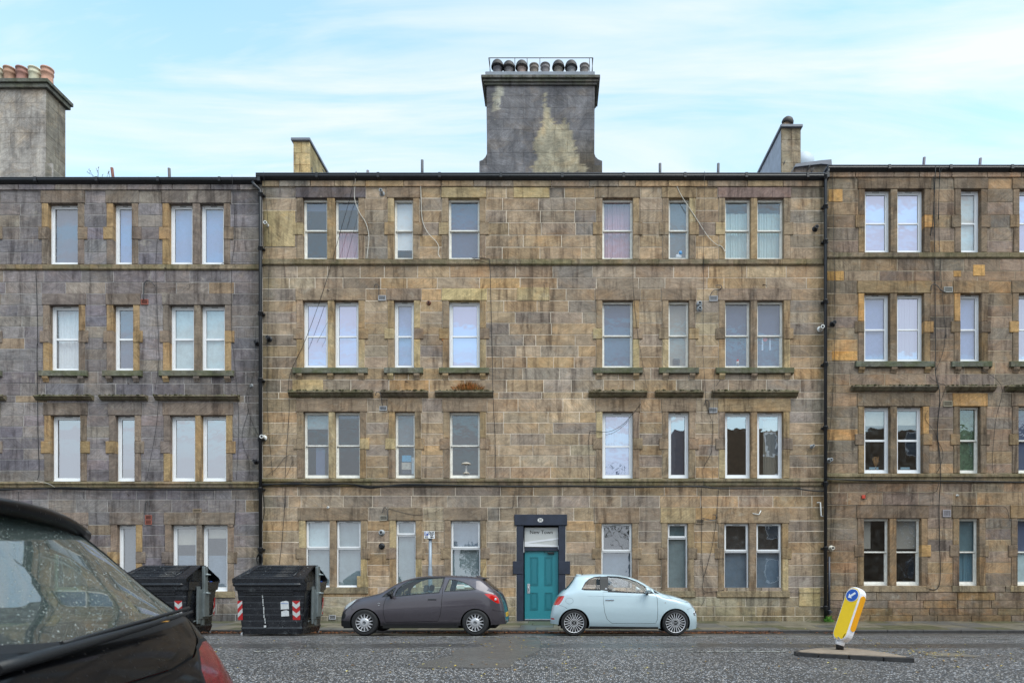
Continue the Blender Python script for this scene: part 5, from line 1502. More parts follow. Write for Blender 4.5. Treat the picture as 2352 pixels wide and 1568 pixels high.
class Car:
    def __init__(s, prof, belt, bot, W, rail=.72, tumble=.80, nose=.55, tail=.5, endk=.42, dx=.05):
        pr = []
        for i, (x, z) in enumerate(prof):
            if pr and x <= pr[-1][0]: x = pr[-1][0] + .002
            pr.append((x, z))
        # smooth profile by two rounds of corner cutting
        for _ in range(2):
            q = [pr[0]]
            for a, b in zip(pr, pr[1:]):
                q += [(a[0]*.75+b[0]*.25, a[1]*.75+b[1]*.25), (a[0]*.25+b[0]*.75, a[1]*.25+b[1]*.75)]
            q.append(pr[-1]); pr = q
        s.px = np.array([p[0] for p in pr]); s.pz = np.array([p[1] for p in pr])
        s.arc = np.concatenate([[0], np.cumsum(np.hypot(np.diff(s.px), np.diff(s.pz)))])
        s.bx = [p[0] for p in belt]; s.bz = [p[1] for p in belt]
        s.cx = [p[0] for p in bot]; s.cz = [p[1] for p in bot]
        s.W, s.rail, s.tumble, s.nose, s.tail, s.endk, s.dx = W, rail, tumble, nose, tail, endk, dx
        s.x0, s.x1 = s.px[0], s.px[-1]
        s.cache = {}
    def xs(s, a): return float(np.interp(a, s.arc, s.px))
    def arc_of(s, x): return float(np.interp(x, s.px, s.arc))
    def half(s, x):
        k = 1.0
        u = (x - s.x0) / s.nose
        if u < 1: k = min(k, 1 - s.endk + s.endk*math.sqrt(max(0, 1-(1-max(u, 0))**2)))
        u = (s.x1 - x) / s.tail
        if u < 1: k = min(k, 1 - s.endk*.8 + s.endk*.8*math.sqrt(max(0, 1-(1-max(u, 0))**2)))
        return s.W * k
    def sec(s, x, zt=None):
        key = (round(x, 4), None if zt is None else round(zt, 4))
        if key in s.cache: return s.cache[key]
        if zt is None: zt = float(np.interp(x, s.px, s.pz))
        b = float(np.interp(x, s.cx, s.cz)); belt = float(np.interp(x, s.bx, s.bz)) - .03
        H = max(zt - b, 0.004); W = s.half(x)
        zs = b + min(belt - b, H*.86)
        gh = max(0.0, min(1.0, (zt - zs - .10)/.25)); gh = gh*gh*(3-2*gh)
        yr = W*(s.tumble*(1-gh) + s.rail*gh)
        zr = zs + (zt - zs)*(.72*(1-gh) + .90*gh)
        pts = [(W*.89, b), (W*.955, b+min(.12, .22*H)), (W*1.0, b+.50*(zs-b)), (W*.985, zs-.16*(zs-b)), (W*.955, zs+.03*(zt-zs)), (W*.955*(.5)+yr*.5, (zs+zr)/2), (yr, zr), (yr*.62, zt-.10*(zt-zr)), (0, zt)]
        for _ in range(2):
            q = [pts[0]]
            for p, r in zip(pts, pts[1:]):
                q += [(p[0]*.78+r[0]*.22, p[1]*.78+r[1]*.22), (p[0]*.22+r[0]*.78, p[1]*.22+r[1]*.78)]
            q.append(pts[-1]); pts = q
        y = np.array([p[0] for p in pts]); z = np.array([p[1] for p in pts])
        z = np.maximum.accumulate(z + np.arange(len(z))*1e-6)
        t = np.linspace(0, 1, len(pts))
        s.cache[key] = (t, y, z); return s.cache[key]
    def pt(s, a, t):
        x = s.xs(a); zt = float(np.interp(a, s.arc, s.pz))
        T, y, z = s.sec(x, zt)
        return Vector((x, float(np.interp(t, T, y)), float(np.interp(t, T, z))))
    def inv(s, x, z):
        x = max(s.x0, min(s.x1, x)); T, y, zz = s.sec(x)
        return (s.arc_of(x), float(np.interp(z, zz, T)))
    def invyz(s, y, z):
        # rear view: the point of the tail surface at width y and height z
        A = s.arc[-1]; prev = None
        for a in np.linspace(A - 1.7, A, 340):
            T, yy, zz = s.sec(s.xs(a), float(np.interp(a, s.arc, s.pz)))
            k = int(np.argmax(yy))
            if y < yy[k]: t = float(np.interp(y, yy[k:][::-1], T[k:][::-1]))
            else: t = float(T[k])
            zy = float(np.interp(t, T, zz))
            if y >= yy[k] and z < zy: t = float(np.interp(z, zz, T)); zy = z
            if zy <= z:
                if prev and abs(prev[2]-zy) > 1e-6:
                    f = (prev[2]-z)/(prev[2]-zy); f = max(0, min(1, f))
                    return (prev[0]+(a-prev[0])*f, prev[1]+(t-prev[1])*f)
                return (a, t)
            prev = (a, t, zy)
        return prev[:2]
    def on(s, x, z):
        a, t = s.inv(x, z); return s.pt(a, t)
    def dens(s, poly, closed=True, st=.03):
        o = []
        e = poly[1:] + (poly[:1] if closed else [])
        for a, b in zip(poly, e):
            n = max(1, int(math.dist(a, b)/st))
            for k in range(n): o.append((a[0]+(b[0]-a[0])*k/n, a[1]+(b[1]-a[1])*k/n))
        if not closed: o.append(poly[-1])
        return o
    def panels(s, regions, root, flip=False, grid=.055):
        """regions: (name, material, polygon, space) first match wins; material None removes the surface"""
        TK = 1.9
        A = s.arc[-1]
        V2 = []; E = []
        def addloop(pts, closed=True):
            i0 = len(V2)
            for p in pts: V2.append(p)
            n = len(pts)
            for k in range(n if closed else n-1): E.append((i0+k, i0+(k+1) % n))
        bound = [(A*i/90, 0) for i in range(90)] + [(A, TK*i/30) for i in range(30)] + [(A*(1-i/90), TK) for i in range(90)] + [(0, TK*(1-i/30)) for i in range(30)]
        addloop(bound)
        polys = []
        for nm, mt, poly, space, nside in regions:
            if space == 'xz':
                q = [s.inv(*p) for p in s.dens(poly)]
            elif space == 'yz':
                q = [s.invyz(*p) for p in s.dens(poly)]
            elif space == 'xt':
                q = [(s.arc_of(p[0]), p[1]) for p in s.dens(poly)]
            else:
                q = s.dens(poly)
            q = [(a, t*TK) for a, t in q]
            # drop duplicates
            r = [q[0]]
            for p in q[1:]:
                if math.dist(p, r[-1]) > .002: r.append(p)
            polys.append(r); addloop([(min(A, max(0, a)), min(TK, max(0, t))) for a, t in r])
        na, ntk = int(A/grid), int(TK/grid)
        for i in range(1, na):
            for j in range(1, ntk): V2.append((A*i/na + (.3*grid if j % 2 else 0)*0, TK*j/ntk))
        res = delaunay_2d_cdt([Vector(p) for p in V2], E, [], 0, 1e-5)
        vs, fs = res[0], res[2]
        P3 = []; 
        for v in vs:
            P3.append(s.pt(v.x, max(0, min(1, v.y/TK))))
        # smooth normals from whole surface
        nor = [Vector((0, 0, 0)) for _ in P3]
        e = .012
        for k, v in enumerate(vs):
            a0, a1 = max(0, v.x-e), min(A, v.x+e); t0, t1 = max(0, v.y/TK-.012), min(1, v.y/TK+.012)
            du = s.pt(a1, v.y/TK) - s.pt(a0, v.y/TK); dv = s.pt(v.x, t1) - s.pt(v.x, t0)
            n = du.cross(dv)
            if n.length < 1e-12: n = Vector((0, 1, 0))
            n.normalize()
            if n.y < -1e-6: n = -n
            if abs(P3[k].y) < .02: n.y = 0; 
            if n.z < 0 and P3[k].y < .2: n = -n
            nor[k] = n.normalized() if n.length > 0 else Vector((0, 0, 1))
        cent = [((vs[f[0]].x+vs[f[1]].x+vs[f[2]].x)/3, (vs[f[0]].y+vs[f[1]].y+vs[f[2]].y)/3) for f in fs]
        buckets = {}
        bbs = [(min(p[0] for p in q), max(p[0] for p in q), min(p[1] for p in q), max(p[1] for p in q)) for q in polys]
        for f, c in zip(fs, cent):
            key = -1
            for i, (q, bb) in enumerate(zip(polys, bbs)):
                if bb[0] <= c[0] <= bb[1] and bb[2] <= c[1] <= bb[3] and in_poly(c[0], c[1], q): key = i; break
            buckets.setdefault(key, []).append(f)
        sx = -1 if flip else 1
        made = {}
        for key, fl in buckets.items():
            nm, mt, ns, ins = ('body', s.paint, 0, 0) if key < 0 else (regions[key][0], regions[key][1], regions[key][4], 0)
            if mt is None: continue
            off = {'window_glass': .006, 'panel_gap': .010, 'rear_screen': .004, 'windscreen': .004}.get(nm, 0)
            sides = ((-1,), (1,)) if ns == 2 else ((-1, 1),)
            for sd in sides:
                mp_ = {}; g = M(); ns_ = []
                for side in sd:
                    for f in fl:
                        ii = []
                        for k in f:
                            kk = (k, side)
                            if kk not in mp_:
                                p = P3[k] - nor[k]*off
                                mp_[kk] = g.vert((p.x*sx, p.y*side, p.z)); ns_.append((nor[k].x*sx, nor[k].y*side, nor[k].z))
                            ii.append(mp_[kk])
                        a, b, c = (Vector(g.v[i]) for i in ii)
                        nn = (b-a).cross(c-a)
                        if nn.dot(Vector(ns_[ii[0]])) < 0: ii = ii[::-1]
                        g.face(ii, 0, True)
                gk = (nm, sd)
                if gk in made:   # merge repeated region names per side
                    G0, N0 = made[gk][0], made[gk][1]; o_ = len(G0.v)
                    G0.v += g.v; G0.c += g.c; G0.f += [tuple(i+o_ for i in f) for f in g.f]; G0.m += g.m; G0.smooth += g.smooth; N0 += ns_
                else: made[gk] = [g, ns_, mt]
        for (nm, sd), (g, ns_, mt) in made.items():
            me = g.mesh(nm, mt, fix=False)
            me.normals_split_custom_set_from_vertices(ns_)
            place(nm, me, root, False)
    def arches(s, root, xc, zc, r, flip=False, depth=.30):
        sx = -1 if flip else 1
        for side in (-1, 1):
            g = M(); n = 26; ra = []
            for i in range(n+1):
                a = math.pi*(1.12) * i/n - .06*math.pi
                x, z = xc + r*math.cos(a), zc + r*math.sin(a)
                p = s.on(x, max(z, .18)); p = Vector((x, p.y - .004, z))
                ra.append((g.vert((x*sx, p.y*side, z)), g.vert(((xc+(r+.02)*math.cos(a))*sx, (s.W-depth)*side, zc+(r+.02)*math.sin(a)))))
            for a, b in zip(ra, ra[1:]): g.face([a[0], a[1], b[1], b[0]], 0, True)
            ce = g.vert((xc*sx, (s.W-depth)*side, zc))
            for a, b in zip(ra, ra[1:]): g.face([a[1], ce, b[1]])
            g.build('wheel_arch', UNDER, root, False, fix=False)

def ringpoly(poly, w):
    """polygon grown outwards by w (simple offset about edge normals)"""
    n = len(poly); ar = sum(poly[i][0]*poly[(i+1) % n][1]-poly[(i+1) % n][0]*poly[i][1] for i in range(n))
    sg = 1 if ar > 0 else -1; o = []
    for i in range(n):
        p, a, b = poly[i], poly[i-1], poly[(i+1) % n]
        e1 = Vector((p[0]-a[0], p[1]-a[1])).normalized(); e2 = Vector((b[0]-p[0], b[1]-p[1])).normalized()
        n1 = Vector((e1.y, -e1.x))*sg; n2 = Vector((e2.y, -e2.x))*sg
        q = (n1+n2); q = q.normalized() if q.length > .1 else n1
        k = w/max(.5, q.dot(n1)); o.append((p[0]+q.x*k, p[1]+q.y*k))
    return o
def strip(line, w=.007):
    L_, R_ = [], []
    for i, p in enumerate(line):
        a = line[max(0, i-1)]; b = line[min(len(line)-1, i+1)]
        d = Vector((b[0]-a[0], b[1]-a[1])).normalized(); n = Vector((-d.y, d.x))*w/2
        L_.append((p[0]+n.x, p[1]+n.y)); R_.append((p[0]-n.x, p[1]-n.y))
    return L_ + R_[::-1]
def circ(x, z, r, n=40, a0=0, a1=2*math.pi):
    return [(x+r*math.cos(a), z+r*math.sin(a)) for a in np.linspace(a0, a1, n, endpoint=False)]

def make_wheel(root, x, y, R_, rr, w_, side, style, cap_text=None):
    """tyre with rim and spokes; side -1 faces the camera"""
    wl = M(); s_ = side
    pr = [(rr-.005, -.02), (rr+.012, 0), (rr+.03, -.004), (R_-.035, -.006), (R_-.012, .006), (R_, .030), (R_, w_-.03), (R_-.012, w_-.006), (R_-.035, w_), (rr, w_)]
    def Y(h): return -h*s_
    wl.lathe([(r, Y(h)) for r, h in pr], 40, axis='Y', caps=False)
    o = wl.build('wheel', TYRE, root, False); o.location = (x, y, R_)
    b = M(); b.lathe([(.001, Y(.075)), (rr*.95, Y(.07)), (rr, Y(.01)), (rr+.004, Y(w_*.8))], 32, axis='Y', caps=False)
    b.lathe([(rr*.55, Y(.068)), (rr*.55, Y(.05)), (.02, Y(.05))], 24, axis='Y', caps=False)
    b.build('wheel_dish', mat('dark_wheel_dish', (10, 10, 12), .7), o, False, fix=False)
    rim = M()
    rim.lathe([(rr+.006, Y(-.004)), (rr*.995, Y(-.010)), (rr*.95, Y(-.004)), (rr*.94, Y(.02))], 40, axis='Y', caps=False)
    n = 14 if style == 'cover' else 20
    for k in range(n):
        a = 2*math.pi*(k+.5)/n
        r0, r1 = (rr*.50, rr*.96) if style == 'cover' else (rr*.33, rr*.96)
        w0, w1 = (.017, .010) if style == 'cover' else (.0042, .0062)
        d = Vector((math.cos(a), 0, math.sin(a))); p = Vector((-math.sin(a), 0, math.cos(a)))
        ya, yb, yc = (Y(-.004), Y(-.004), Y(.025))
        q = [d*r0-p*w0, d*r0+p*w0, d*r1+p*w1, d*r1-p*w1]
        f = [rim.vert(v+Vector((0, ya, 0))) for v in q]; bk = [rim.vert(v+Vector((0, yc, 0))) for v in q]
        rim.face(f)
        for i in range(4): rim.face([f[i], f[(i+1) % 4], bk[(i+1) % 4], bk[i]])
    if style == 'cover':
        rim.lathe([(.03, Y(-.012)), (.055, Y(-.012)), (rr*.40, Y(-.010)), (rr*.53, Y(-.003)), (rr*.53, Y(.02))], 40, axis='Y', caps=False)
    else:
        rim.lathe([(rr*.27, Y(.0)), (rr*.27, Y(-.008)), (rr*.24, Y(-.008)), (rr*.24, Y(.0))], 30, axis='Y', caps=False)
        for k in range(20):
            a = 2*math.pi*k/20; rim.lathe([(.006, Y(-.001)), (.004, Y(-.004))], 6, c=(rr*.36*math.cos(a), 0, rr*.36*math.sin(a)), axis='Y')
    rim.build('rim', SILV if style == 'cover' else mat('polished_spokes', (226, 226, 230), .4, .15), o, False)
    hb = M()
    if style == 'cover':
        hb.lathe([(.040, Y(-.013)), (.036, Y(-.018)), (.030, Y(-.018)), (.028, Y(-.014)), (.001, Y(-.013))], 24, axis='Y', caps=False)
        hb.tube([(-.03, Y(-.018), .003), (-.004, Y(-.018), .006), (.004, Y(-.018), -.006), (.03, Y(-.018), -.003)], .004, 4)
        hb.build('hub_cap', mat('grey_hub', (110, 112, 116), .3, .6), o, False)
    else:
        hb.lathe([(rr*.24, Y(-.004)), (.001, Y(-.005))], 24, axis='Y', caps=False)
        h_ = hb.build('hub_cap', mat('dark_wheel_dish'), o, False)
        if side < 0:
            t_ = text_mesh(cap_text or '', .034, mat('polished_spokes'), (0, 0, 0), ext=.001)
            t_.parent = h_; t_.location = (0, -.0075, 0)
            if x * 1 < 0: t_.rotation_euler = (0, R(90), 0)
    return o
def seat(root, x, y, dirx, m_, z=.30, hz=.0):
    """front seat: cushion, back and headrest as rounded blocks; dirx = direction the seat faces"""
    g = M()
    def rb(cx, cy, cz, sx, sy, sz, tilt=0):
        k = M(); k.box(-sx/2, sx/2, -sy/2, sy/2, -sz/2, sz/2, bev=min(sx, sy, sz)*.3)
        o_ = len(g.v); c, s_ = math.cos(tilt), math.sin(tilt)
        for v in k.v: g.vert((cx+v[0]*c+v[2]*s_, cy+v[1], cz-v[0]*s_+v[2]*c))
        for f in k.f: g.face([i+o_ for i in f], 0, True)
    rb(x, y, z+.12, .48, .46, .16); rb(x-dirx*.26, y, z+.42, .14, .46, .56, -dirx*.25); rb(x-dirx*.36, y, z+.79, .09, .24, .16, -dirx*.2)
    return g.build('seat', m_, root, False)

# ---------- small dark grey three-door hatchback (faces left)
S1 = 362.0
def cp(x, y): return ((x-1174)/S1, (1183-y)/S1)
prof = [cp(*p) for p in ((947,1128),(945,1085),(947,1030),(953,985),(968,945),(1000,912),(1050,884),(1100,868),(1180,850),(1262,832),(1300,815),(1350,783),(1420,743),(1500,711),(1600,689),(1720,681),(1850,680),(1980,685),(2060,692),(2110,700),(2135,715),(2180,752),(2225,790),(2262,818),(2280,845),(2298,890),(2312,940),(2322,1000),(2326,1050),(2318,1095))]
belt = [cp(*p) for p in ((945,1030),(1000,960),(1100,905),(1290,868),(1420,855),(1780,826),(2080,806),(2280,830),(2326,900))]
bot = [cp(*p) for p in ((945,1110),(1060,1120),(1300,1102),(1980,1100),(2200,1095),(2326,1090))]
c1 = Car(prof, belt, bot, .845, rail=.735, tumble=.82)
c1.paint = paint('grey_brown_metallic', (76, 70, 77), metal=.4, rough=.38, beads=.25)
car = thing('parked_car', (-4.272, 14.84+.845+.0, .05-.0), 'dark grey three-door hatchback parked facing left beside the black bin', 'car', 'cars parked along the far kerb')
CGL = car_glass('green_tinted_car_glass', (.80, .90, .87), .05)
DKB = c1.paint
gl_d = [cp(*p) for p in ((1424,852),(1428,825),(1444,797),(1480,765),(1530,737),(1590,719),(1660,711),(1810,706),(1803,750),(1780,824),(1600,838),(1470,851))]
gl_q = [cp(*p) for p in ((1322,861),(1345,838),(1410,793),(1411,800),(1396,838),(1394,852))]
gl_r = [cp(*p) for p in ((1834,814),(1850,765),(1864,724),(1905,727),(1975,745),(2030,772),(2078,801),(2000,807))]
rear_sc = [(c1.xs(c1.arc_of(cp(2140,0)[0])), .80), (cp(2258,0)[0], .78), (cp(2258,0)[0], 1), (cp(2140,0)[0], 1)]
wsc = [(cp(1318,0)[0], .79), (cp(1500,0)[0], .79), (cp(1480,0)[0], 1.0), (cp(1300,0)[0], 1.0)]
fw, rw = (0.0, .276), ((2083-1174)/S1, .276)
lamp_h = [cp(*p) for p in ((966,962),(978,938),(1003,913),(1050,890),(1098,878),(1082,900),(1052,930),(1012,962),(974,980))]
lamp_t = [cp(*p) for p in ((2157,838),(2200,836),(2250,850),(2272,876),(2281,916),(2262,916),(2225,893),(2190,868))]
door_l = [cp(*p) for p in ((1372,845),(1345,880),(1330,935),(1330,1000),(1345,1072),(1500,1070),(1775,1062),(1795,1010),(1806,940),(1812,830),(1812,760),(1822,700))]
regs = [('wheel_opening', None, circ(*fw, .350), 'xz', 0), ('wheel_opening', None, circ(*rw, .345), 'xz', 0),
        ('window_glass', CGL, gl_d, 'xz', 2), ('window_glass', CGL, gl_q, 'xz', 2), ('window_glass', CGL, gl_r, 'xz', 2),
        ('window_trim', BLKP, ringpoly(gl_d, .022), 'xz', 2), ('window_trim', BLKP, ringpoly(gl_q, .020), 'xz', 2), ('window_trim', BLKP, ringpoly(gl_r, .020), 'xz', 2),
        ('headlight', CLRL, lamp_h, 'xz', 2), ('tail_light', REDL, lamp_t, 'xz', 2),
        ('windscreen', CGL, wsc, 'xt', 0), ('rear_screen', CGL, rear_sc, 'xt', 0),
        ('panel_gap', SEAMM, strip(door_l, .009), 'xz', 0), ('panel_gap', SEAMM, strip([cp(*p) for p in ((1090,905),(1070,930),(1060,960),(1085,968))], .006), 'xz', 0),
        ('panel_gap', SEAMM, strip([cp(*p) for p in ((2222,965),(2240,975),(2310,985))], .007), 'xz', 0),
        ('panel_gap', SEAMM, strip([cp(*p) for p in ((1100,872),(1180,862),(1290,842))], .006), 'xz', 0),
        ('lower_bumper', BLKP, [cp(*p) for p in ((940,1062),(1068,1062),(1068,1140),(940,1140))], 'xz', 0),
        ('sill_panel', mat('dark_sill', (52, 50, 54), .4), [cp(*p) for p in ((1290,1078),(1985,1072),(1985,1110),(1290,1115))], 'xz', 2),
        ('lower_grille', BLKP, [cp(*p) for p in ((945,1000),(968,985),(1015,1010),(1000,1040),(945,1052))], 'xz', 0),
        ('door', c1.paint, door_l[:-1] + [cp(1812,828), cp(1420,862)], 'xz', 2)]
c1.panels(regs, car)
for (xx, zz) in (fw, rw): c1.arches(car, xx, zz, .350 if xx == 0 else .345)
for xx in (0.0, rw[0]):
    for sd in (-1, 1): make_wheel(car, xx, sd*.835, .302, .200, .185, sd, 'cover')
g = M(); g.box(-.55, 2.95, -.60, .60, .16, .32); g.box(.40, 2.12, -.78, .78, .17, .24); g.build('underbody', UNDER, car, False)
def door_bits(car, hx, hz, mx, mz, ysurf, paint_m, mirror_m, flip=False, W=.84):
    sx = -1 if flip else 1
    for sd in (-1, 1):
        g = M(); g.box(hx*sx-.10, hx*sx+.10, sd*(ysurf+.012)-.010, sd*(ysurf+.012)+.014, hz-.016, hz+.016, bev=.008); g.build('door_handle', paint_m, car, False)
        g = M(); n = 12; rows = []
        # mirror shell: rounded pod with flat glass facing rearwards
        for i in range(9):
            a = math.pi*.5*i/8; r_ = math.cos(a)*.999+.001
            rows.append([g.vert(((mx + .02 - .13*math.sin(a))*sx, sd*(ysurf+.10)+.105*r_*math.cos(b), mz+.070*r_*math.sin(b))) for b in np.linspace(0, 2*math.pi, n, endpoint=False)])
        for a, b in zip(rows, rows[1:]):
            for i in range(n): g.face([a[i], a[(i+1) % n], b[(i+1) % n], b[i]], 0, True)
        g.face(rows[0])
        m_ = g.build('wing_mirror', mirror_m, car, False)
        q = M(); q.tube([(mx*sx-.02*sx, sd*(ysurf+.08), mz-.04), (mx*sx-.03*sx, sd*(ysurf-.02), mz-.09)], .028, 8); q.build('mirror_stem', BLKP, m_, False)
door_bits(car, cp(1730,0)[0], cp(0,885)[1], cp(1402,0)[0], cp(0,838)[1], .815, BLKP, BLKP)
seat(car, .95, -.35, -1, SEAT, .28); seat(car, .95, .35, -1, SEAT, .28)
g = M(); g.box(1.55, 1.70, -.55, .55, .45, .98, bev=.05); g.box(1.2, 1.7, -.55, .55, .35, .5, bev=.05); g.build('rear_bench', SEAT, car, False)
g = M(); g.box(.28, .62, -.66, .66, .66, .90, bev=.06); g.build('dashboard', DASH, car, False)
g = M(); g.tube([(.72+.05*math.sin(a), -.36+.18*math.cos(a), .86+.17*math.sin(a)) for a in np.linspace(0, 6.283, 25)], .014, 6); g.build('steering_wheel', DASH, car, False)
g = M(); a_ = cp(2085, 700); g.tube([(a_[0], 0, a_[1]-.01), (a_[0]+.14, 0, a_[1]+.30)], .004, 5); g.build('aerial', BLKP, car, False)
# rear spoiler lip, wiper, plate, badges, sticker
g = M(); a_ = cp(2075, 692); g.prism([(a_[0], a_[1]+.012), (cp(2150,0)[0], cp(0,703)[1]), (cp(2152,0)[0], cp(0,712)[1]), (cp(2125,0)[0], cp(0,716)[1]), (a_[0]+.02, a_[1]-.02)], -.50, .50); g.build('spoiler', DKB, car, False)
g = M(); g.box(cp(2322,0)[0]-.02, cp(2322,0)[0]+.02, -.26, .26, cp(0,1035)[1], cp(0,1000)[1]); g.build('number_plate', mat('yellow_plate', (220, 180, 60), .5), car, False)
p_ = c1.on(*cp(1293, 914))
for (u_, v_, w_) in ((1293, 914, .055), (1293, 931, .035)):
    q = c1.on(*cp(u_, v_)); g = M(); g.box(q.x-w_/2, q.x+w_/2, -q.y-.006, -q.y+.004, q.z-.010, q.z+.008); g.build('badge', CHROME, car, False)
q = c1.on(*cp(1958, 780)); g = M(); g.box(q.x-.085, q.x+.085, -q.y+.02, -q.y+.028, q.z-.045, q.z+.05); g.build('window_sticker', mat('sticker', (226, 222, 214), .6), car, False)
q = c1.on(*cp(1952, 770)); g = M(); g.box(q.x-.05, q.x+.03, -q.y+.016, -q.y+.019, q.z-.004, q.z+.008); g.build('sticker_print', mat('sticker_red', (196, 60, 50), .6), car, False)
# round tail lamp reflector
q = c1.on(*cp(2248, 882)); g = M(); g.lathe([(.026, -q.y-.012), (.02, -q.y-.016), (.001, -q.y-.016)], 14, c=(q.x, 0, q.z), axis='Y', caps=False); g.build('reversing_lamp', CLRL, car, False)

# ---------- pale blue small city car (faces right)
def fp(x, y): return ((1511-x)/S1, (1180-y)/S1)
prof = [fp(*p) for p in ((1712,1120),(1718,1100),(1719,1060),(1712,1015),(1702,975),(1685,938),(1655,905),(1610,884),(1560,867),(1500,850),(1440,838),(1405,826),(1350,796),(1290,757),(1230,723),(1160,696),(1080,679),(1000,671),(900,668),(800,670),(730,677),(698,684),(688,697),(660,738),(630,778),(602,803),(575,822),(548,852),(522,890),(502,935),(489,985),(482,1035),(484,1078),(492,1092))]
belt = [fp(*p) for p in ((1719,1010),(1640,920),(1440,858),(1340,836),(950,822),(740,808),(600,830),(500,940))]
bot = [fp(*p) for p in ((1719,1125),(1640,1135),(1400,1122),(800,1115),(560,1090),(482,1085))]
belt = sorted(belt); bot = sorted(bot)
c2 = Car(prof, belt, bot, .815, rail=.745, tumble=.80, nose=.62, tail=.55, endk=.45)
c2.paint = paint('pale_ice_blue', (186, 205, 213), metal=.05, rough=.35, beads=.2, dirt=.1)
fiat = thing('parked_car', (2.78, 14.84+.815, .055), 'pale blue rounded city car parked facing right in front of the teal door', 'car', 'cars parked along the far kerb')
CGL2 = car_glass('car_glass_city', (.80, .80, .80), .0)
gl_d = [fp(*p) for p in ((1325,829),(1300,806),(1250,770),(1190,738),(1120,713),(1050,700),(962,696),(963,814),(1230,826))]
gl_r = [fp(*p) for p in ((893,804),(895,698),(850,702),(808,718),(775,748),(748,797),(760,801))]
gl_f = [fp(*p) for p in ((1385,836),(1335,804),(1342,832))]
pil = [fp(*p) for p in ((893,806),(895,694),(962,692),(963,816))]
lamp_t = [fp(*p) for p in ((600,853),(578,857),(548,862),(524,900),(512,928),(545,930),(560,922),(585,885))]
lamp_h = [fp(*p) for p in ((1628,902),(1650,908),(1672,938),(1682,965),(1668,955),(1640,925))]
door_l = [fp(*p) for p in ((1345,838),(1360,870),(1364,960),(1362,1050),(1348,1079),(1180,1081),(990,1078),(950,1045),(930,990),(920,910),(916,820))]
regs = [('wheel_opening', None, circ(0, fp(0,1083)[1], .350), 'xz', 0), ('wheel_opening', None, circ(fp(678,0)[0], fp(0,1083)[1], .350), 'xz', 0),
        ('window_glass', CGL2, gl_d, 'xz', 2), ('window_glass', CGL2, gl_r, 'xz', 2),
        ('pillar_trim', BLKP, pil, 'xz', 2), ('pillar_trim', BLKP, gl_f, 'xz', 2),
        ('window_trim', BLKP, ringpoly(gl_d, .020), 'xz', 2), ('window_trim', BLKP, ringpoly(gl_r, .018), 'xz', 2),
        ('tail_light', REDL, lamp_t, 'xz', 2), ('lamp_surround', CHROME, ringpoly(lamp_t, .010), 'xz', 2),
        ('headlight', CLRL, lamp_h, 'xz', 2),
        ('windscreen', CGL2, [(fp(1415,0)[0], .80), (fp(1200,0)[0], .80), (fp(1215,0)[0], 1.0), (fp(1420,0)[0], 1.0)], 'xt', 0),
        ('rear_screen', CGL2, [(fp(685,0)[0], .78), (fp(606,0)[0], .76), (fp(604,0)[0], 1.0), (fp(684,0)[0], 1.0)], 'xt', 0),
        ('panel_gap', SEAMM, strip(door_l + [door_l[0]], .008), 'xz', 0),
        ('panel_gap', SEAMM, strip([fp(*p) for p in ((515,926),(560,930),(600,944),(622,958))], .006), 'xz', 0),
        ('panel_gap', SEAMM, strip([fp(*p) for p in ((1608,968),(1640,955),(1690,948))], .005), 'xz', 0),
        ('panel_gap', SEAMM, strip([fp(*p) for p in ((1446,842),(1470,868),(1500,884),(1640,912))], .006), 'xz', 0),
        ('panel_gap', SEAMM, strip([(fp(640,894)[0]+.086*math.cos(a), fp(640,894)[1]+.068*math.sin(a)) for a in np.linspace(0, 6.2832, 28)], .0045), 'xz', 0),
        ('reflector', REDL, [fp(*p) for p in ((488,1038),(512,1038),(520,1050),(492,1050))], 'xz', 2),
        ('door', c2.paint, door_l, 'xz', 2)]
c2.panels(regs, fiat, flip=True)
zc2 = fp(0, 1083)[1]; xr2 = fp(678, 0)[0]
for xx in (0, xr2): c2.arches(fiat, xx, zc2, .350, flip=True)
for xx in (0, -xr2):
    for sd in (-1, 1): make_wheel(fiat, xx, sd*.80, .294, .228, .185, sd, 'alloy', 'FIAT')
g = M(); g.box(-2.6, .45, -.58, .58, .15, .32); g.box(-1.95, -.38, -.74, .74, .15, .22); g.build('underbody', UNDER, fiat, False)
door_bits(fiat, fp(970,0)[0], fp(0,886)[1], fp(1268,0)[0], fp(0,806)[1], .795, CHROME, c2.paint, flip=True)
for sd in (-1, 1):
    q = c2.on(*fp(1682, 998)); g = M(); g.lathe([(.052, 0), (.050, -.014), (.040, -.016), (.036, -.008), (.001, -.006)], 18, axis='Y', caps=False)
    o = g.build('round_lamp', CHROME, fiat, False, fix=False); o.location = (-q.x-.004, sd*(q.y-.0), q.z); o.rotation_euler = (0, 0, R(52) if sd < 0 else R(128))
    # swage line along the flank
    g = M(); pts = [c2.on(fp(x, y)[0], fp(x, y)[1]) for x, y in ((1600,906),(1500,884),(1400,866),(1200,858),(1000,854),(800,852),(620,850))]
    g.tube([(-p.x, sd*(p.y-.0015), p.z) for p in pts], .0055, 5); g.build('waist_crease', c2.paint, fiat, False)
    q = c2.on(*fp(943, 798)); g = M(); g.lathe([(.029, -sd*.0+sd*(q.y+.004)), (.001, sd*(q.y+.006))], 16, c=(-q.x, 0, q.z), axis='Y', caps=False); g.build('badge', CHROME, fiat, False)
    q = c2.on(*fp(1428, 908)); g = M(); g.box(-q.x-.014, -q.x+.014, sd*q.y-.006, sd*q.y+.006, q.z-.018, q.z+.018, bev=.003); g.build('side_repeater', CLRL, fiat, False)
q = c2.on(*fp(1006, 806)); g = M(); g.box(-q.x-.04, -q.x+.04, -q.y+.02, -q.y+.026, q.z-.015, q.z+.02); g.build('window_sticker', mat('sticker'), fiat, False)
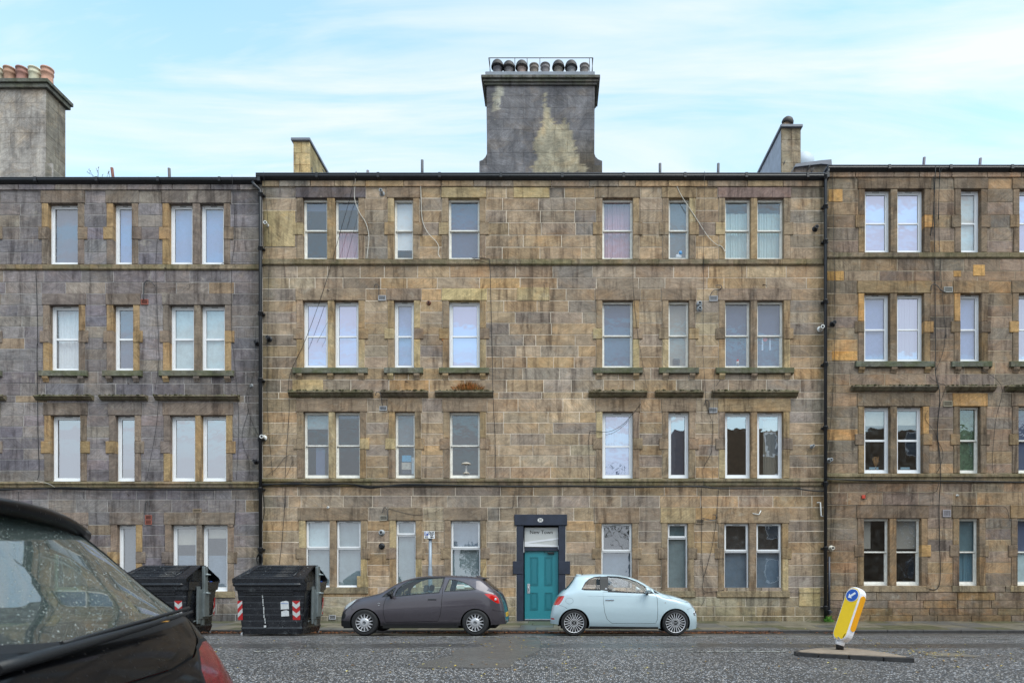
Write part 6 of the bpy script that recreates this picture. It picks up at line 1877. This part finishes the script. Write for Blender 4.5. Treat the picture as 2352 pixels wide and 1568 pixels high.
seat(fiat, -1.05, -.34, 1, SEATL, .26); seat(fiat, -1.05, .34, 1, SEATL, .26)
g = M(); g.box(-1.85, -1.70, -.5, .5, .45, .95, bev=.05); g.box(-1.75, -1.3, -.5, .5, .35, .48, bev=.05); g.build('rear_bench', SEATL, fiat, False)
g = M(); g.box(-.62, -.32, -.6, .6, .66, .90, bev=.06); g.build('dashboard', DASH, fiat, False)
g = M(); g.tube([(-.72+.05*math.sin(a), .36+.17*math.cos(a), .86+.16*math.sin(a)) for a in np.linspace(0, 6.283, 25)], .013, 6); g.build('steering_wheel', DASH, fiat, False)
a_ = fp(760, 674); g = M(); g.tube([(-a_[0], 0, a_[1]-.01), (-a_[0]-.05, 0, a_[1]+.17)], .004, 5); g.lathe([(.02, 0), (.01, .02)], 8, c=(-a_[0], 0, a_[1])); g.build('aerial', BLKP, fiat, False)
g = M(); a_ = fp(660, 690); g.box(-fp(700,0)[0], -fp(740,0)[0], -.42, .42, fp(0,684)[1], fp(0,675)[1], bev=.006); g.build('spoiler', c2.paint, fiat, False)

# ---------- black hatchback close to the camera (rear corner in view, faces left)
prof = [(-3.56,.22),(-3.56,.45),(-3.50,.64),(-3.3,.78),(-2.9,.90),(-2.62,.97),(-2.3,1.16),(-1.95,1.34),(-1.5,1.43),(-1.1,1.455),(-.80,1.45),(-.66,1.435),(-.60,1.41),(-.46,1.27),(-.30,1.12),(-.22,1.03),(-.16,.96),(-.09,.84),(-.045,.70),(-.02,.58),(-.0,.45),(-.0,.32),(-.03,.22)]
belt = [(-3.56,.6),(-2.6,.86),(-1.6,.92),(-.6,.98),(-.3,1.0),(0,.95)]
bot = [(-3.56,.2),(-3,.19),(-.5,.19),(0,.22)]
c3 = Car(prof, belt, bot, .815, rail=.76, tumble=.84, nose=.55, tail=.42, endk=.36)
c3.paint = paint('wet_black', (8, 9, 13), rough=.3, beads=.35, dirt=.0, coat=.35)
NC = (-1.09, 1.88)
near = thing('parked_car', (NC[0], NC[1], .08), 'rain-speckled black hatchback close by at the left, its rear window and red tail lamp showing', 'car', rotz=R(4))
CG3 = car_glass('wet_rear_glass', (.30, .44, .38), .24, beads=1.0, mist=.09)
gl_d = [(-2.35,.98),(-1.95,1.26),(-1.5,1.36),(-1.25,1.37),(-1.25,1.0)]
gl_r = [(-1.18,1.0),(-1.18,1.37),(-.95,1.36),(-.70,1.28),(-.52,1.10),(-.60,1.05)]
tail = [(.60,.965),(.68,.965),(.76,.92),(.81,.84),(.81,.72),(.76,.60),(.62,.54),(.46,.58),(.38,.72),(.44,.88),(.52,.945)]
scr = [(0,1.415),(.40,1.405),(.53,1.38),(.585,1.30),(.645,1.14),(.66,1.09),(.63,1.065),(.45,1.05),(.2,1.035),(0,1.03)]
TAILM = mat('tail_lamp_red', (104, 12, 26), .2, coat=.5, vary=.5, vscale=22)
regs = [('wheel_opening', None, circ(-3.0, .28, .345), 'xz', 0), ('wheel_opening', None, circ(-.55, .28, .345), 'xz', 0),
        ('window_glass', CG3, gl_d, 'xz', 2), ('window_glass', CG3, gl_r, 'xz', 2), ('window_trim', BLKP, ringpoly(gl_d, .02), 'xz', 2), ('window_trim', BLKP, ringpoly(gl_r, .02), 'xz', 2),
        ('tail_light', TAILM, tail, 'yz', 2), ('lamp_surround', SEAMM, ringpoly(tail, .012), 'yz', 2),
        ('windscreen', CG3, [(-2.6,.8),(-2.0,.8),(-2.0,1),(-2.6,1)], 'xt', 0),
        ('rear_screen', CG3, scr, 'yz', 0),
        ('screen_edge', BLKP, [(0,1.43),(.42,1.42),(.55,1.395),(.605,1.30),(.665,1.14),(.68,1.085),(.64,1.045),(.45,1.03),(.2,1.015),(0,1.01)], 'yz', 0),
        ('panel_gap', SEAMM, strip([(0,.90),(.25,.905),(.45,.93),(.58,.98),(.66,1.045),(.69,1.07)], .007), 'yz', 0)]
c3.panels(regs, near, grid=.035)
for xx in (-3.0, -.55): c3.arches(near, xx, .28, .345)
for xx in (-3.0, -.55):
    for sd in (-1, 1): make_wheel(near, xx, sd*.80, .29, .19, .18, sd, 'cover')
g = M(); g.box(-3.4, -.1, -.58, .58, .16, .32); g.build('underbody', UNDER, near, False)
# roof spoiler over the rear glass
g = M(); n = 18; rows = []
for i in range(n+1):
    y = -.60 + 1.20*i/n; k = abs(y)/.60; xo = -.07*k**3; zo = -.055*k**2.6
    rows.append([g.vert(q) for q in ((-.86, y*.98, 1.452+zo), (-.66+xo, y, 1.452+zo), (-.535+xo, y, 1.440+zo), (-.515+xo, y, 1.425+zo), (-.52+xo, y, 1.402+zo), (-.64+xo, y, 1.385+zo), (-.86, y*.98, 1.40+zo))])
for a, b in zip(rows, rows[1:]):
    for i in range(7): g.face([a[i], a[(i+1) % 7], b[(i+1) % 7], b[i]], 0, True)
g.face(rows[0]); g.face(rows[-1])
g.build('spoiler', c3.paint, near, False)
# wiper
g = M()
wp = [(.0, .80), (-.06, .70)]
base = c3.pt(c3.arc_of(-.205), .99); 
pts = []
for f_ in np.linspace(0, 1, 9):
    yv = -.42 + .95*f_; 
    q = Vector((-.185 - .02*f_**3, yv, .985 + .085*f_)); pts.append(q + Vector((.012, 0, .012)))
g.tube(pts, .010, 6, rr=[.017, .016, .015, .014, .012, .011, .009, .008, .005]); g.tube([p + Vector((-.012, 0, .014)) for p in pts[2:]], .007, 5)
g.build('wiper', BLKP, near, False)
for sd in (-1, 1): pass
g = M(); g.box(-1.12, -.95, -.55, .55, .45, .98, bev=.02)
for y_ in (-.33, .33):
    g.box(-1.09, -1.01, y_-.12, y_+.12, 1.0, 1.16, bev=.025); g.box(-2.0, -1.9, y_-.12, y_+.12, 1.0, 1.2, bev=.025); g.box(-2.0, -1.88, y_-.24, y_+.24, .4, 1.0, bev=.025)
g.build('seats', DASH, near, False)
g = M(); g.box(-.95, -.30, -.55, .55, .86, .89, bev=.01); g.build('parcel_shelf', DASH, near, False)
g = M(); g.poly([(-.215, .18, 1.035), (-.19, .22, 1.035), (-.20, .25, 1.036), (-.23, .22, 1.037)]); 
o = g.build('fallen_leaf', mat('ochre_leaf', (196, 140, 50), .7), None, False, fix=False); o.location = (NC[0]+.01, NC[1]+.06, .105); o['label'] = 'small ochre leaf stuck on the wiper of the near black car'; o['category'] = 'leaf'
# ------------------------------------------------------------------ communal bins
BINM = bpy.data.materials.new('scuffed_black_plastic'); BINM.use_nodes = True
t = BINM.node_tree; b = t.nodes['Principled BSDF']; ge = N('ShaderNodeNewGeometry', t); pos = ge.outputs['Position']
sp = N('ShaderNodeSeparateXYZ', t); t.links.new(pos, sp.inputs[0])
sc_ = range_(t, noise_(t, pos, 7, 8, 0.85, .4), 0.56, 0.65, 0, .85)
lowz = range_(t, sp.outputs[2], .85, .25, 0.25, 1.0)
band_ = range_(t, math_(t, 'ABSOLUTE', math_(t, 'SUBTRACT', sp.outputs[2], 1.12)), .0, .10, 1.2, 0)
scf = math_(t, 'MULTIPLY', sc_, math_(t, 'MAXIMUM', lowz, band_), clamp=True)
t.links.new(mixc_(t, scf, (0.012, 0.013, 0.017), (0.16, 0.17, 0.18)), b.inputs['Base Color'])
t.links.new(range_(t, noise_(t, pos, 5, 5, .7), .35, .7, .16, .42), b.inputs['Roughness'])
bp = N('ShaderNodeBump', t); bp.inputs['Strength'].default_value = .35; bp.inputs['Distance'].default_value = .02
t.links.new(noise_(t, pos, 6, 4, .6), bp.inputs['Height']); t.links.new(bp.outputs[0], b.inputs['Normal'])
GALV = mat('galvanised_arm', (122, 130, 132), .5, .45, bump=.15, bscale=30, vary=.2, vscale=6)
REDS = mat('red_sticker', (172, 30, 32), .5); WHS = mat('white_sticker', (190, 192, 192), .55, vary=.12, vscale=20)
def make_bin(X, label, seed, extras=True):
    rs = random.Random(seed)
    W_, D_ = 1.60, 1.42
    b_ = thing('communal_bin', (X + W_/2, 14.95 + D_/2, .045), label, 'bin', 'black communal bins beside the kerb')
    hw, hd = W_/2, D_/2
    # body tapering to the foot, built in stepped courses
    zs = [0.03, .16, .20, .33, .345, .47, .485, .61, .625, .75, .765, .89, .905, 1.02, 1.04, 1.16, 1.17, 1.23]
    g = M(); rings = []
    for k, z in enumerate(zs):
        f = (z-.03)/1.2; ins = .115*(1-f)**1.0
        if z < .17: ins = .10 + (.02 if z < .1 else -.015)
        step = .004 if (k % 2 == 0 and k > 2) else 0
        if z > 1.03: step = -.03
        a, c = hw-ins-step, hd-ins*.7-step; r_ = .09
        ring = []
        for (sx, sy, a0) in ((1, -1, -90), (1, 1, 0), (-1, 1, 90), (-1, -1, 180)):
            for q in range(4):
                an = R(a0 + 30*q); ring.append(g.vert((sx*(a-r_)+r_*math.cos(an), sy*(c-r_)+r_*math.sin(an), z)))
        rings.append(ring)
    n = len(rings[0])
    for p, q in zip(rings, rings[1:]):
        for i in range(n): g.face([p[i], p[(i+1) % n], q[(i+1) % n], q[i]])
    g.face(rings[0][::-1]); g.face(rings[-1])
    # proud horizontal ribs on the front, corner posts
    for z in (.95, 1.02):
        g.box(-hw+.2, hw-.25, -hd-.018, -hd+.03, z-.012, z+.012, bev=.006)
    body = g.build('bin_body', BINM, b_, False)
    # gabled lid
    g = M(); e, ov = 1.20, .035; zr = 1.615
    fx0, fx1 = -hw-ov, hw+ov-.02
    prof_ = [(-hd-ov, e), (-hd-ov-.01, e+.10), (-hd+.02, e+.135), (-.13, zr-.02), (-.06, zr+.01), (.06, zr+.01), (.13, zr-.02), (hd-.02, e+.135), (hd+ov+.01, e+.08), (hd+ov, e)]
    hipL = [0, .0, .03, .22, .25, .25, .22, .03, 0, 0]
    a = [g.vert((fx0+h, y, z)) for (y, z), h in zip(prof_, hipL)]
    c = [g.vert((fx1-h*.15, y, z)) for (y, z), h in zip(prof_, hipL)]
    for i in range(len(prof_)): g.face([a[i], c[i], c[(i+1) % len(prof_)], a[(i+1) % len(prof_)]])
    g.face(a); 
    lid = g.build('lid', BINM, b_, False, fix=False)
    def onlid(fx, fy, up=.0):
        # point on the front slope: fx across, fy 0 eave .. 1 ridge
        y = (-hd+.02)*(1-fy) + (-.13)*fy; z = (e+.135)*(1-fy) + (zr-.02)*fy
        x0_ = fx0 + .03 + .19*fy; x1_ = fx1 - .02
        return Vector((x0_+(x1_-x0_)*fx, y-.45*up, z+up))
    g = M()
    for fy in (.10, .24, .38, .52, .66, .80, .93):
        g.tube([onlid(.11+.02*fy, fy, .006), onlid(.80-.0*fy, fy, .006)], .014, 5)
    g.tube([onlid(.08, .05, .004), onlid(.12, .96, .004)], .012, 5); g.tube([onlid(.82, .05, .004), onlid(.83, .96, .004)], .016, 5)
    for fy in (.05, .96): g.tube([onlid(.08, fy, .004), onlid(.82, fy, .004)], .014, 5)
    g.build('lid_ribs', BINM, lid, False)
    # recessed gable end on the right
    g = M(); x_ = fx1 - .16
    g.poly([(x_, y, z) for y, z in ((-hd+.04, e), (-hd+.08, e+.10), (-.10, zr-.08), (.10, zr-.08), (hd-.08, e+.10), (hd-.04, e))]); g.build('gable_end', BINM, lid, False, fix=False)
    g = M()
    pr2 = [(fx1, p[0], p[1]) for p in prof_]; pr3 = [(fx1-.17, p[0]*.94, p[1]-.045) for p in prof_]
    A = [g.vert(p) for p in pr2]; B = [g.vert(p) for p in pr3]
    for i in range(len(A)-1): g.face([A[i], A[i+1], B[i+1], B[i]])
    g.build('lid_edge', BINM, lid, False, fix=False)
    # rolled rim
    g = M(); g.tube([(-hw-.01, -hd+.02, 1.165), (-hw+.04, -hd-.02, 1.165), (hw-.12, -hd-.02, 1.165), (hw-.05, -hd+.03, 1.165)], .045, 8)
    g.tube([(hw-.05, -hd+.03, 1.17), (hw-.04, hd-.03, 1.17)], .04, 8); g.build('rim', BINM, b_, False)
    # galvanised lifting arm
    xs_ = hw + .035
    g = M(); g.box(xs_-.02, xs_+.05, -.10, .06, .92, 1.60, bev=.012); arm = g.build('lifting_arm', GALV, b_, False)
    g = M(); g.box(xs_-.05, xs_+.015, -.30, .14, .35, 1.05, bev=.008); g.box(xs_-.04, xs_+.06, -.13, .10, .40, .98, bev=.01); g.box(xs_-.02, xs_+.01, -.33, -.20, .25, 1.12, bev=.004); g.box(xs_-.04, xs_+.0, -.12, .0, .20, .40, bev=.008); g.build('arm_plate', GALV, b_, False)
    g = M()
    for (y, z) in ((-.02, 1.40), (-.02, .96)): g.lathe([(.035, xs_), (.035, xs_+.09), (.018, xs_+.10), (.018, xs_+.15)], 10, c=(0, y, z), axis='X')
    g.build('pivot', GALV, arm, False)
    g = M(); g.tube([(hw-.08, -.28, .30), (hw-.04, .55, .42)], .016, 6); g.build('bar', GALV, b_, False)
    # castors
    for (x, y) in ((-hw+.12, -hd+.12), (hw-.16, hd-.12), (-hw+.14, hd-.12)):
        g = M(); g.lathe([(.05, -.02), (.055, 0), (.05, .02)], 12, c=(x, y, .02), axis='X'); g.build('castor', mat('grey_castor', (140, 142, 146), .6), b_, False)
    # chevron panels: red boards with white stripes
    def fr_y(z): return -(hd - .115*(1-(z-.03)/1.2)*.7) - .006
    def chevron(x0, x1, z0, z1, diag):
        k = M(); pts = [(x0, z0), (x1, z0), (x1, z1), (x0, z1)]
        k.poly([(x, fr_y(z)-.001, z) for x, z in pts]); p_ = k.build('warning_panel', REDS, b_, False, fix=False)
        w__ = x1-x0; q = M(); nst = 2
        for s_ in range(nst):
            zb = z0 + (z1-z0)*(.12+.46*s_); th = (z1-z0)*.22
            if diag:
                for P4 in ([(x0, zb+.0), (x1, zb+w__*1.1), (x1, zb+w__*1.1+th), (x0, zb+th)],):
                    P4 = [(x, min(z, z1)) for x, z in P4]; q.poly([(x, fr_y(z)-.004, z) for x, z in P4])
            else:
                xm = (x0+x1)/2
                for P4 in ([(x0, zb+w__*.42), (xm, zb), (xm, zb+th), (x0, zb+w__*.42+th)], [(xm, zb), (x1, zb+w__*.42), (x1, zb+w__*.42+th), (xm, zb+th)]):
                    P4 = [(x, min(z, z1)) for x, z in P4]; q.poly([(x, fr_y(z)-.004, z) for x, z in P4])
        q.build('white_stripe', WHS, p_, False, fix=False)
    chevron(-hw+.055, -hw+.165, .36, .80, True)
    chevron(hw-.29, hw-.12, .36, .80, False)
    q = M(); xe = hw - .06
    q.poly([(hw-.052, hd-.16, .40), (hw-.052, hd-.10, .40), (hw-.035, hd-.08, .84), (hw-.035, hd-.14, .84)]); q.build('warning_panel', REDS, b_, False, fix=False)
    q = M()
    for zb in (.46, .64): q.poly([(hw-.045, hd-.165, zb), (hw-.045, hd-.095, zb+.07), (hw-.042, hd-.09, zb+.15), (hw-.042, hd-.16, zb+.08)])
    q.build('white_stripe', WHS, b_, False, fix=False)
    q = M(); q.box(hw-.0, hw+.02, .30, .38, 1.19, 1.25); q.build('blue_label', mat('blue_label', (50, 90, 190), .5), b_, False)
    q = M(); q.box(hw-.0, hw+.02, .14, .22, 1.19, 1.25); q.build('grey_label', mat('grey_label', (150, 150, 150), .5), b_, False)
    if extras:
        for (xa, xb, za, zb) in ((.24, .43, .60, .80), (.25, .43, .44, .585)):
            k = M(); pts = [(xa, za), (xb, za+.01), (xb-.005, zb-.02), (xb-.06, zb), (xa+.06, zb-.01), (xa, zb-.03)]
            k.poly([(x, fr_y(z)-.004, z) for x, z in pts]); s_ = k.build('torn_poster', mat('torn_paper', (204, 206, 208), .7, vary=.15, vscale=22), b_, False, fix=False)
        k = M(); k.poly([(.25, fr_y(.74)-.007, .735), (.42, fr_y(.74)-.007, .730), (.42, fr_y(.74)-.007, .742), (.25, fr_y(.74)-.007, .752)]); k.build('blue_print', mat('faded_blue', (120, 140, 190), .7), s_, False, fix=False)
        k = M(); x_ = -.17; z_ = .95
        while z_ > .30:
            h_ = rs.uniform(.03, .12); j = rs.uniform(-.006, .006)
            k.poly([(x_+j-.011, fr_y(z_-h_)-.004, z_-h_), (x_+j+.011, fr_y(z_-h_)-.004, z_-h_), (x_+j+.012, fr_y(z_)-.004, z_), (x_+j-.011, fr_y(z_)-.004, z_)])
            z_ -= h_ + rs.uniform(.002, .02); x_ += .006
        k.poly([(x_-.025, fr_y(.2)-.03, .19), (x_+.03, fr_y(.2)-.03, .19), (x_+.03, fr_y(.2)-.03, .24), (x_-.025, fr_y(.2)-.03, .24)])
        k.build('white_tape', WHS, b_, False, fix=False)
    k = M()
    for q_ in range(16):
        p = onlid(rs.uniform(.05, .95), rs.uniform(.02, .95), .016); r_ = rs.uniform(.006, .014)
        k.lathe([(r_, 0), (r_*.6, .004)], 6, c=tuple(p))
    k.build('bird_lime', WHS, lid, False)
    return b_
make_bin((538.7-CU)*14.95/FP, 'black communal bin with torn white posters and a tape line, beside the grey car', 5)
make_bin((428.7-CU)*14.95/FP - 1.60, 'black communal bin half hidden behind the near black car', 6, False)

# ------------------------------------------------------------------ traffic island and its leaning bollard
def gp(u, v, z):
    d = FP*(EYE-z)/(v-CV); return (U(u, d), d)
zt_ = .172
near_e = [gp(1823, 1493.5, zt_), gp(1830, 1496.5, zt_), gp(1880, 1500, zt_), gp(1950, 1503.5, zt_), gp(2030, 1508, zt_), gp(2099, 1511, zt_)]
far_e = [gp(2099, 1509.0, zt_), gp(2058, 1502, zt_), gp(2010, 1493.5, zt_), gp(1960, 1487, zt_), gp(1915, 1484, zt_), gp(1875, 1485, zt_), gp(1840, 1490, zt_)]
isl = thing('traffic_island', (4.7, 10.6, .1), 'low concrete traffic island with dark kerbs under the leaning bollard', 'traffic island')
def loopmesh(pts, z0, z1, name, mt, inset=0):
    g = M(); a = [g.vert((x, y, z0)) for x, y in pts]; b_ = [g.vert((x, y, z1)) for x, y in pts]
    n = len(pts); g.face(b_)
    for i in range(n): g.face([a[i], a[(i+1) % n], b_[(i+1) % n], b_[i]])
    return g.build(name, mt, isl)
cx_, cy_ = np.mean([p[0] for p in near_e+far_e]), np.mean([p[1] for p in near_e+far_e])
allp = near_e + far_e
inner = [(p[0]+(cx_-p[0])*.07, p[1]+(cy_-p[1])*.17) for p in allp]
CONC = mat('island_concrete', (140, 124, 108), .8, bump=.5, bscale=50, vary=.25, vscale=9)
ik = mat('island_kerb', (54, 52, 52), .5, bump=.6, bscale=22, vary=.4, vscale=8)
loopmesh(inner, .08, zt_+.004, 'island_top', CONC)
# kerb stones as single pieces round the edge
n = len(allp)
for i in range(n):
    a, b_ = allp[i], allp[(i+1) % n]; ia, ib = inner[i], inner[(i+1) % n]
    if math.dist(a, b_) < .05: continue
    g = M(); e = .012/max(.05, math.dist(a, b_)); L_ = lambda p, q, f: (p[0]+(q[0]-p[0])*f, p[1]+(q[1]-p[1])*f)
    q = [L_(a, b_, e), L_(a, b_, 1-e), L_(ib, ia, e), L_(ib, ia, 1-e)]
    q = [L_(a, b_, e), L_(a, b_, 1-e), L_(ia, ib, 1-e), L_(ia, ib, e)]
    lo = [g.vert((x, y, .06)) for x, y in q]; hi = [g.vert((x, y, zt_-.004)) for x, y in q]
    g.face(hi)
    for k in range(4): g.face([lo[k], lo[(k+1) % 4], hi[(k+1) % 4], hi[k]])
    g.build('kerbstone', ik, isl)
# ghost of a second island flush in the road
gh = [gp(2112, 1499, .115), gp(2150, 1506, .115), gp(2240, 1507.5, .115), gp(2252, 1506, .115), gp(2215, 1500, .115), gp(2180, 1497.5, .115), gp(2140, 1497, .115)]
g = M(); g.poly([(x, y, road_z(y)+.006) for x, y in gh]); g.build('road_patch', mat('old_concrete_patch', (112, 104, 92), .6, bump=.5, bscale=40, vary=.4, vscale=9), None, True, fix=False, kind='structure')

bu = gp(1929, 1486, .21)
bol = thing('keep_left_bollard', (bu[0], bu[1], .172), 'white and yellow keep-left bollard leaning to the right on the island', 'bollard')
WB = mat('bollard_white', (226, 224, 228), .4, vary=.08, vscale=7)
YB = mat('bollard_yellow', (250, 205, 0), .4, vary=.05, vscale=12); YB2 = mat('bollard_amber', (244, 168, 10), .4, vary=.04, vscale=9)
BB = mat('bollard_blue', (16, 84, 180), .35); BW = mat('bollard_arrow_white', (236, 238, 242), .35)
LE = R(18.5); YAW = R(-63)
Mx = Matrix.Translation((0.0, 0, .10)) @ Matrix.Rotation(LE, 4, 'Y') @ Matrix.Rotation(YAW, 4, 'Z') @ Matrix.Diagonal((.92, .92, .85, 1))
def bp_(g): g.v = [tuple(Mx @ Vector(v)) for v in g.v]; return g
g = M(); g.lathe([(.060, -.02), (.058, .10), (.05, .13)], 16); g.build('base_socket', mat('bollard_black', (24, 24, 28), .5), bol, False)
g = M(); g.lathe([(.072, -.03), (.078, -.02), (.078, .07), (.07, .09)], 16); bp_(g).build('collar', WB, bol, False)
# shell: stadium outline in local XZ, thickness in Y with softened rims
hw_, hh_, th_ = .160, .54, .084
def stad(w_, h_, n=10, zc=.58):
    o = []
    for k in range(n+1): a = math.pi*k/n; o.append((w_*math.cos(a), zc+h_-w_+w_*math.sin(a)))
    for k in range(n+1): a = math.pi+math.pi*k/n; o.append((w_*math.cos(a), zc-h_+w_+w_*math.sin(a)))
    return o
g = M(); layers = [(-th_, hw_-.030), (-th_-.0, hw_-.022), (-th_+.018, hw_-.004), (-th_+.05, hw_), (th_-.05, hw_), (th_-.018, hw_-.004), (th_, hw_-.022)]
rg = []
for y, w_ in layers: rg.append([g.vert((x, y, z)) for x, z in stad(w_, hh_-(hw_-w_))])
m_ = len(rg[0])
for a, b_ in zip(rg, rg[1:]):
    for i in range(m_): g.face([a[i], a[(i+1) % m_], b_[(i+1) % m_], b_[i]], 0, False)
g.face(rg[0]); g.face(rg[-1])
bp_(g).build('shell', WB, bol, False)
def plate(pts, y, name, mt, par=bol):
    g = M(); a = [g.vert((x, y, z)) for x, z in pts]; b_ = [g.vert((x, y+.006, z)) for x, z in pts]
    g.face(a); k = len(pts)
    for i in range(k): g.face([a[i], a[(i+1) % k], b_[(i+1) % k], b_[i]])
    return bp_(g).build(name, mt, par, False)
fp_ = plate(stad(hw_-.030, hh_-.032), -th_-.004, 'front_panel', YB)
dsc = plate([( .118*math.cos(a), .945+.118*math.sin(a)) for a in np.linspace(0, 6.2832, 28, endpoint=False)], -th_-.014, 'blue_disc', BB, fp_)
plate([(.128*math.cos(a), .945+.128*math.sin(a)) for a in np.linspace(0, 6.2832, 28, endpoint=False)], -th_-.009, 'disc_rim', BW, fp_)
def rot(p, a, c=(0, .945)): return (c[0]+p[0]*math.cos(a)-p[1]*math.sin(a), c[1]+p[0]*math.sin(a)+p[1]*math.cos(a))
ar = [(-.085, 0), (-.028, .055), (-.028, .020), (.075, .020), (.075, -.020), (-.028, -.020), (-.028, -.055)]
plate([rot(p, R(45)) for p in ar], -th_-.019, 'arrow', BW, dsc)
# amber side panel on the right flank
def side_panel(name, mt, x, z0, z1, hwid, yoff=0.0, rr_=.055):
    pts = []
    for k in range(9): a = math.pi*k/8; pts.append((hwid*math.cos(a), z1-hwid+hwid*math.sin(a)))
    for k in range(9): a = math.pi+math.pi*k/8; pts.append((hwid*math.cos(a), z0+hwid+hwid*math.sin(a)))
    g = M(); A = [g.vert((x, y+yoff, z)) for y, z in pts]; B = [g.vert((x-.01, y+yoff, z)) for y, z in pts]
    g.face(A); k = len(A)
    for i in range(k): g.face([A[i], A[(i+1) % k], B[(i+1) % k], B[i]])
    return bp_(g).build(name, mt, bol, False)
side_panel('side_panel', YB2, hw_+.006, .28, .98, .064)
g = M(); g.v = []; 
q = [(.085, -th_-.004, .13), (.10, -th_-.002, .20), (.145, -th_+.03, .27), (.152, -th_+.09, .25), (.13, -th_+.08, .16), (.10, -th_+.03, .10)]
g.poly([(x+.01, y-.012, z) for x, y, z in q]); bp_(g).build('broken_corner', mat('broken_void', (40, 28, 24), .7), bol, False, fix=False)
g = M(); g.tube([(.03, -.14, .10), (.10, -.12, .06), (.06, -.16, .03)], .014, 5); g.tube([(-.09, -.12, .09), (-.02, -.14, .05)], .010, 4); bp_(g).build('torn_bracket', mat('bare_metal', (150, 150, 156), .4, .6), bol, False)

# ------------------------------------------------------------------ fallen leaves
def leaves(name, spots, cols, label=None, size=(.03, .06), seed=1):
    rs = random.Random(seed); g = M()
    for (x, y, z) in spots:
        s_ = rs.uniform(*size); a = rs.uniform(0, 6.28); c = rs.randrange(len(cols)); lift = rs.uniform(.002, .5*s_)
        d = Vector((math.cos(a), math.sin(a), 0))*s_; e = Vector((-math.sin(a), math.cos(a), 0))*s_*.55
        p = Vector((x, y, z+.006))
        i = [g.vert(q) for q in (p-d, p-e*.9+Vector((0, 0, lift)), p+d*.9+Vector((0, 0, lift*.4)), p+e+Vector((0, 0, lift)))]
        g.face([i[0], i[1], i[2]], c); g.face([i[0], i[2], i[3]], c)
    o = g.build(name, [mat('leaf_%d_%d_%d' % c_, c_, .6) for c_ in cols], None, False, fix=False)
    o['kind'] = 'stuff'; return o
rs = random.Random(8); sp1 = []
for k in range(9000):
    x = rs.uniform(-9.2, 7.5)
    dens = .35 + .65*(math.sin(x*1.7)+math.sin(x*.6+1))*.5
    if rs.random() > dens + .25: continue
    y = 16.93 - abs(rs.gauss(0, .27)); z = road_z(y) + max(0, rs.gauss(0, .015))
    sp1.append((x, y, z))
leaves('fallen_leaves', sp1, [(120, 76, 46), (150, 92, 56), (92, 60, 42), (172, 116, 74), (80, 62, 50)], seed=2)
sp2 = []
for k in range(300):
    y = rs.uniform(8, 14.6); x = rs.choice((rs.gauss(-1, 1.2), rs.uniform(-7, 9), rs.gauss(5.8, .9), rs.gauss(.5, 1.5)))
    sp2.append((x, y, road_z(y)))
for k in range(60):
    y = rs.uniform(17.2, 19.3); sp2.append((rs.uniform(-3, 12), y, pave_z(y)))
for k in range(70):
    x, y = rs.gauss(6.0, .5), rs.gauss(10.6, .25); sp2.append((x, y, road_z(y)))
leaves('yellow_leaves', sp2, [(206, 178, 70), (190, 150, 60), (214, 196, 120), (150, 110, 60)], size=(.015, .035), seed=3)

# ------------------------------------------------------------------ across the street (behind the camera, seen only as reflections)
opp = thing('tenement_building', (20, -12, .1), 'dark sandstone tenement across the street, reflected in the right-hand windows', 'building')
g = M(); g.box(9, 60, -20, -9.0, 0, 12.5); g.build('wall', mat('dark_sandstone', (112, 92, 72), .9, vary=.3), opp)
for k in range(9):
    for j in range(4):
        x = 10.5 + k*5.2; z = 1.3 + j*3.1
        g = M(); rect_frame(g, x, x+1.0, z, z+1.7, -9.02, -8.95, .08); g.box(x+.08, x+.92, -9.0, -8.99, z+.08, z+1.62, m=1); g.build('window', [WHITE, mat('dark_pane', (70, 84, 100), .1)], opp)
rs = random.Random(14)
for (tx, ty, h_, lb) in ((-6, -14, 4.6, 'leafy bush across the street behind the camera, left one'), (6.3, -15, 11.5, 'thin bare street tree across the street behind the camera')):
    tr_ = thing('street_tree', (tx, ty, .1), lb, 'tree')
    g = M(); g.tube([(0, 0, 0), (.1, 0, h_*.35), (.0, .1, h_*.7)], .12, 7, rr=[.16, .11, .05])
    for k in range(12):
        a = rs.uniform(0, 6.28); z = h_*rs.uniform(.3, .7); g.tube([(.05, 0, z), (math.cos(a)*h_*.2, math.sin(a)*h_*.2, z+h_*.2)], .03, 4)
    g.build('trunk', mat('bark', (70, 62, 52), .9), tr_, False)
    g = M()
    for k in range(1500):
        a, b_ = rs.uniform(0, 6.28), rs.uniform(-1, 1); r_ = h_*.36*rs.random()**.5
        p = Vector((math.cos(a)*r_, math.sin(a)*r_, h_*.66+b_*h_*.32*math.sqrt(max(0, 1-(r_/(h_*.38))**2))))
        s_ = .13; d = Vector((rs.uniform(-1, 1), rs.uniform(-1, 1), rs.uniform(-1, 1)))*s_; e = Vector((rs.uniform(-1, 1), rs.uniform(-1, 1), rs.uniform(-1, 1)))*s_
        g.poly([p-d, p+e, p+d])
    g.build('crown', mat('foliage', (52, 58, 34), .8, vary=.4), tr_, False, fix=False)
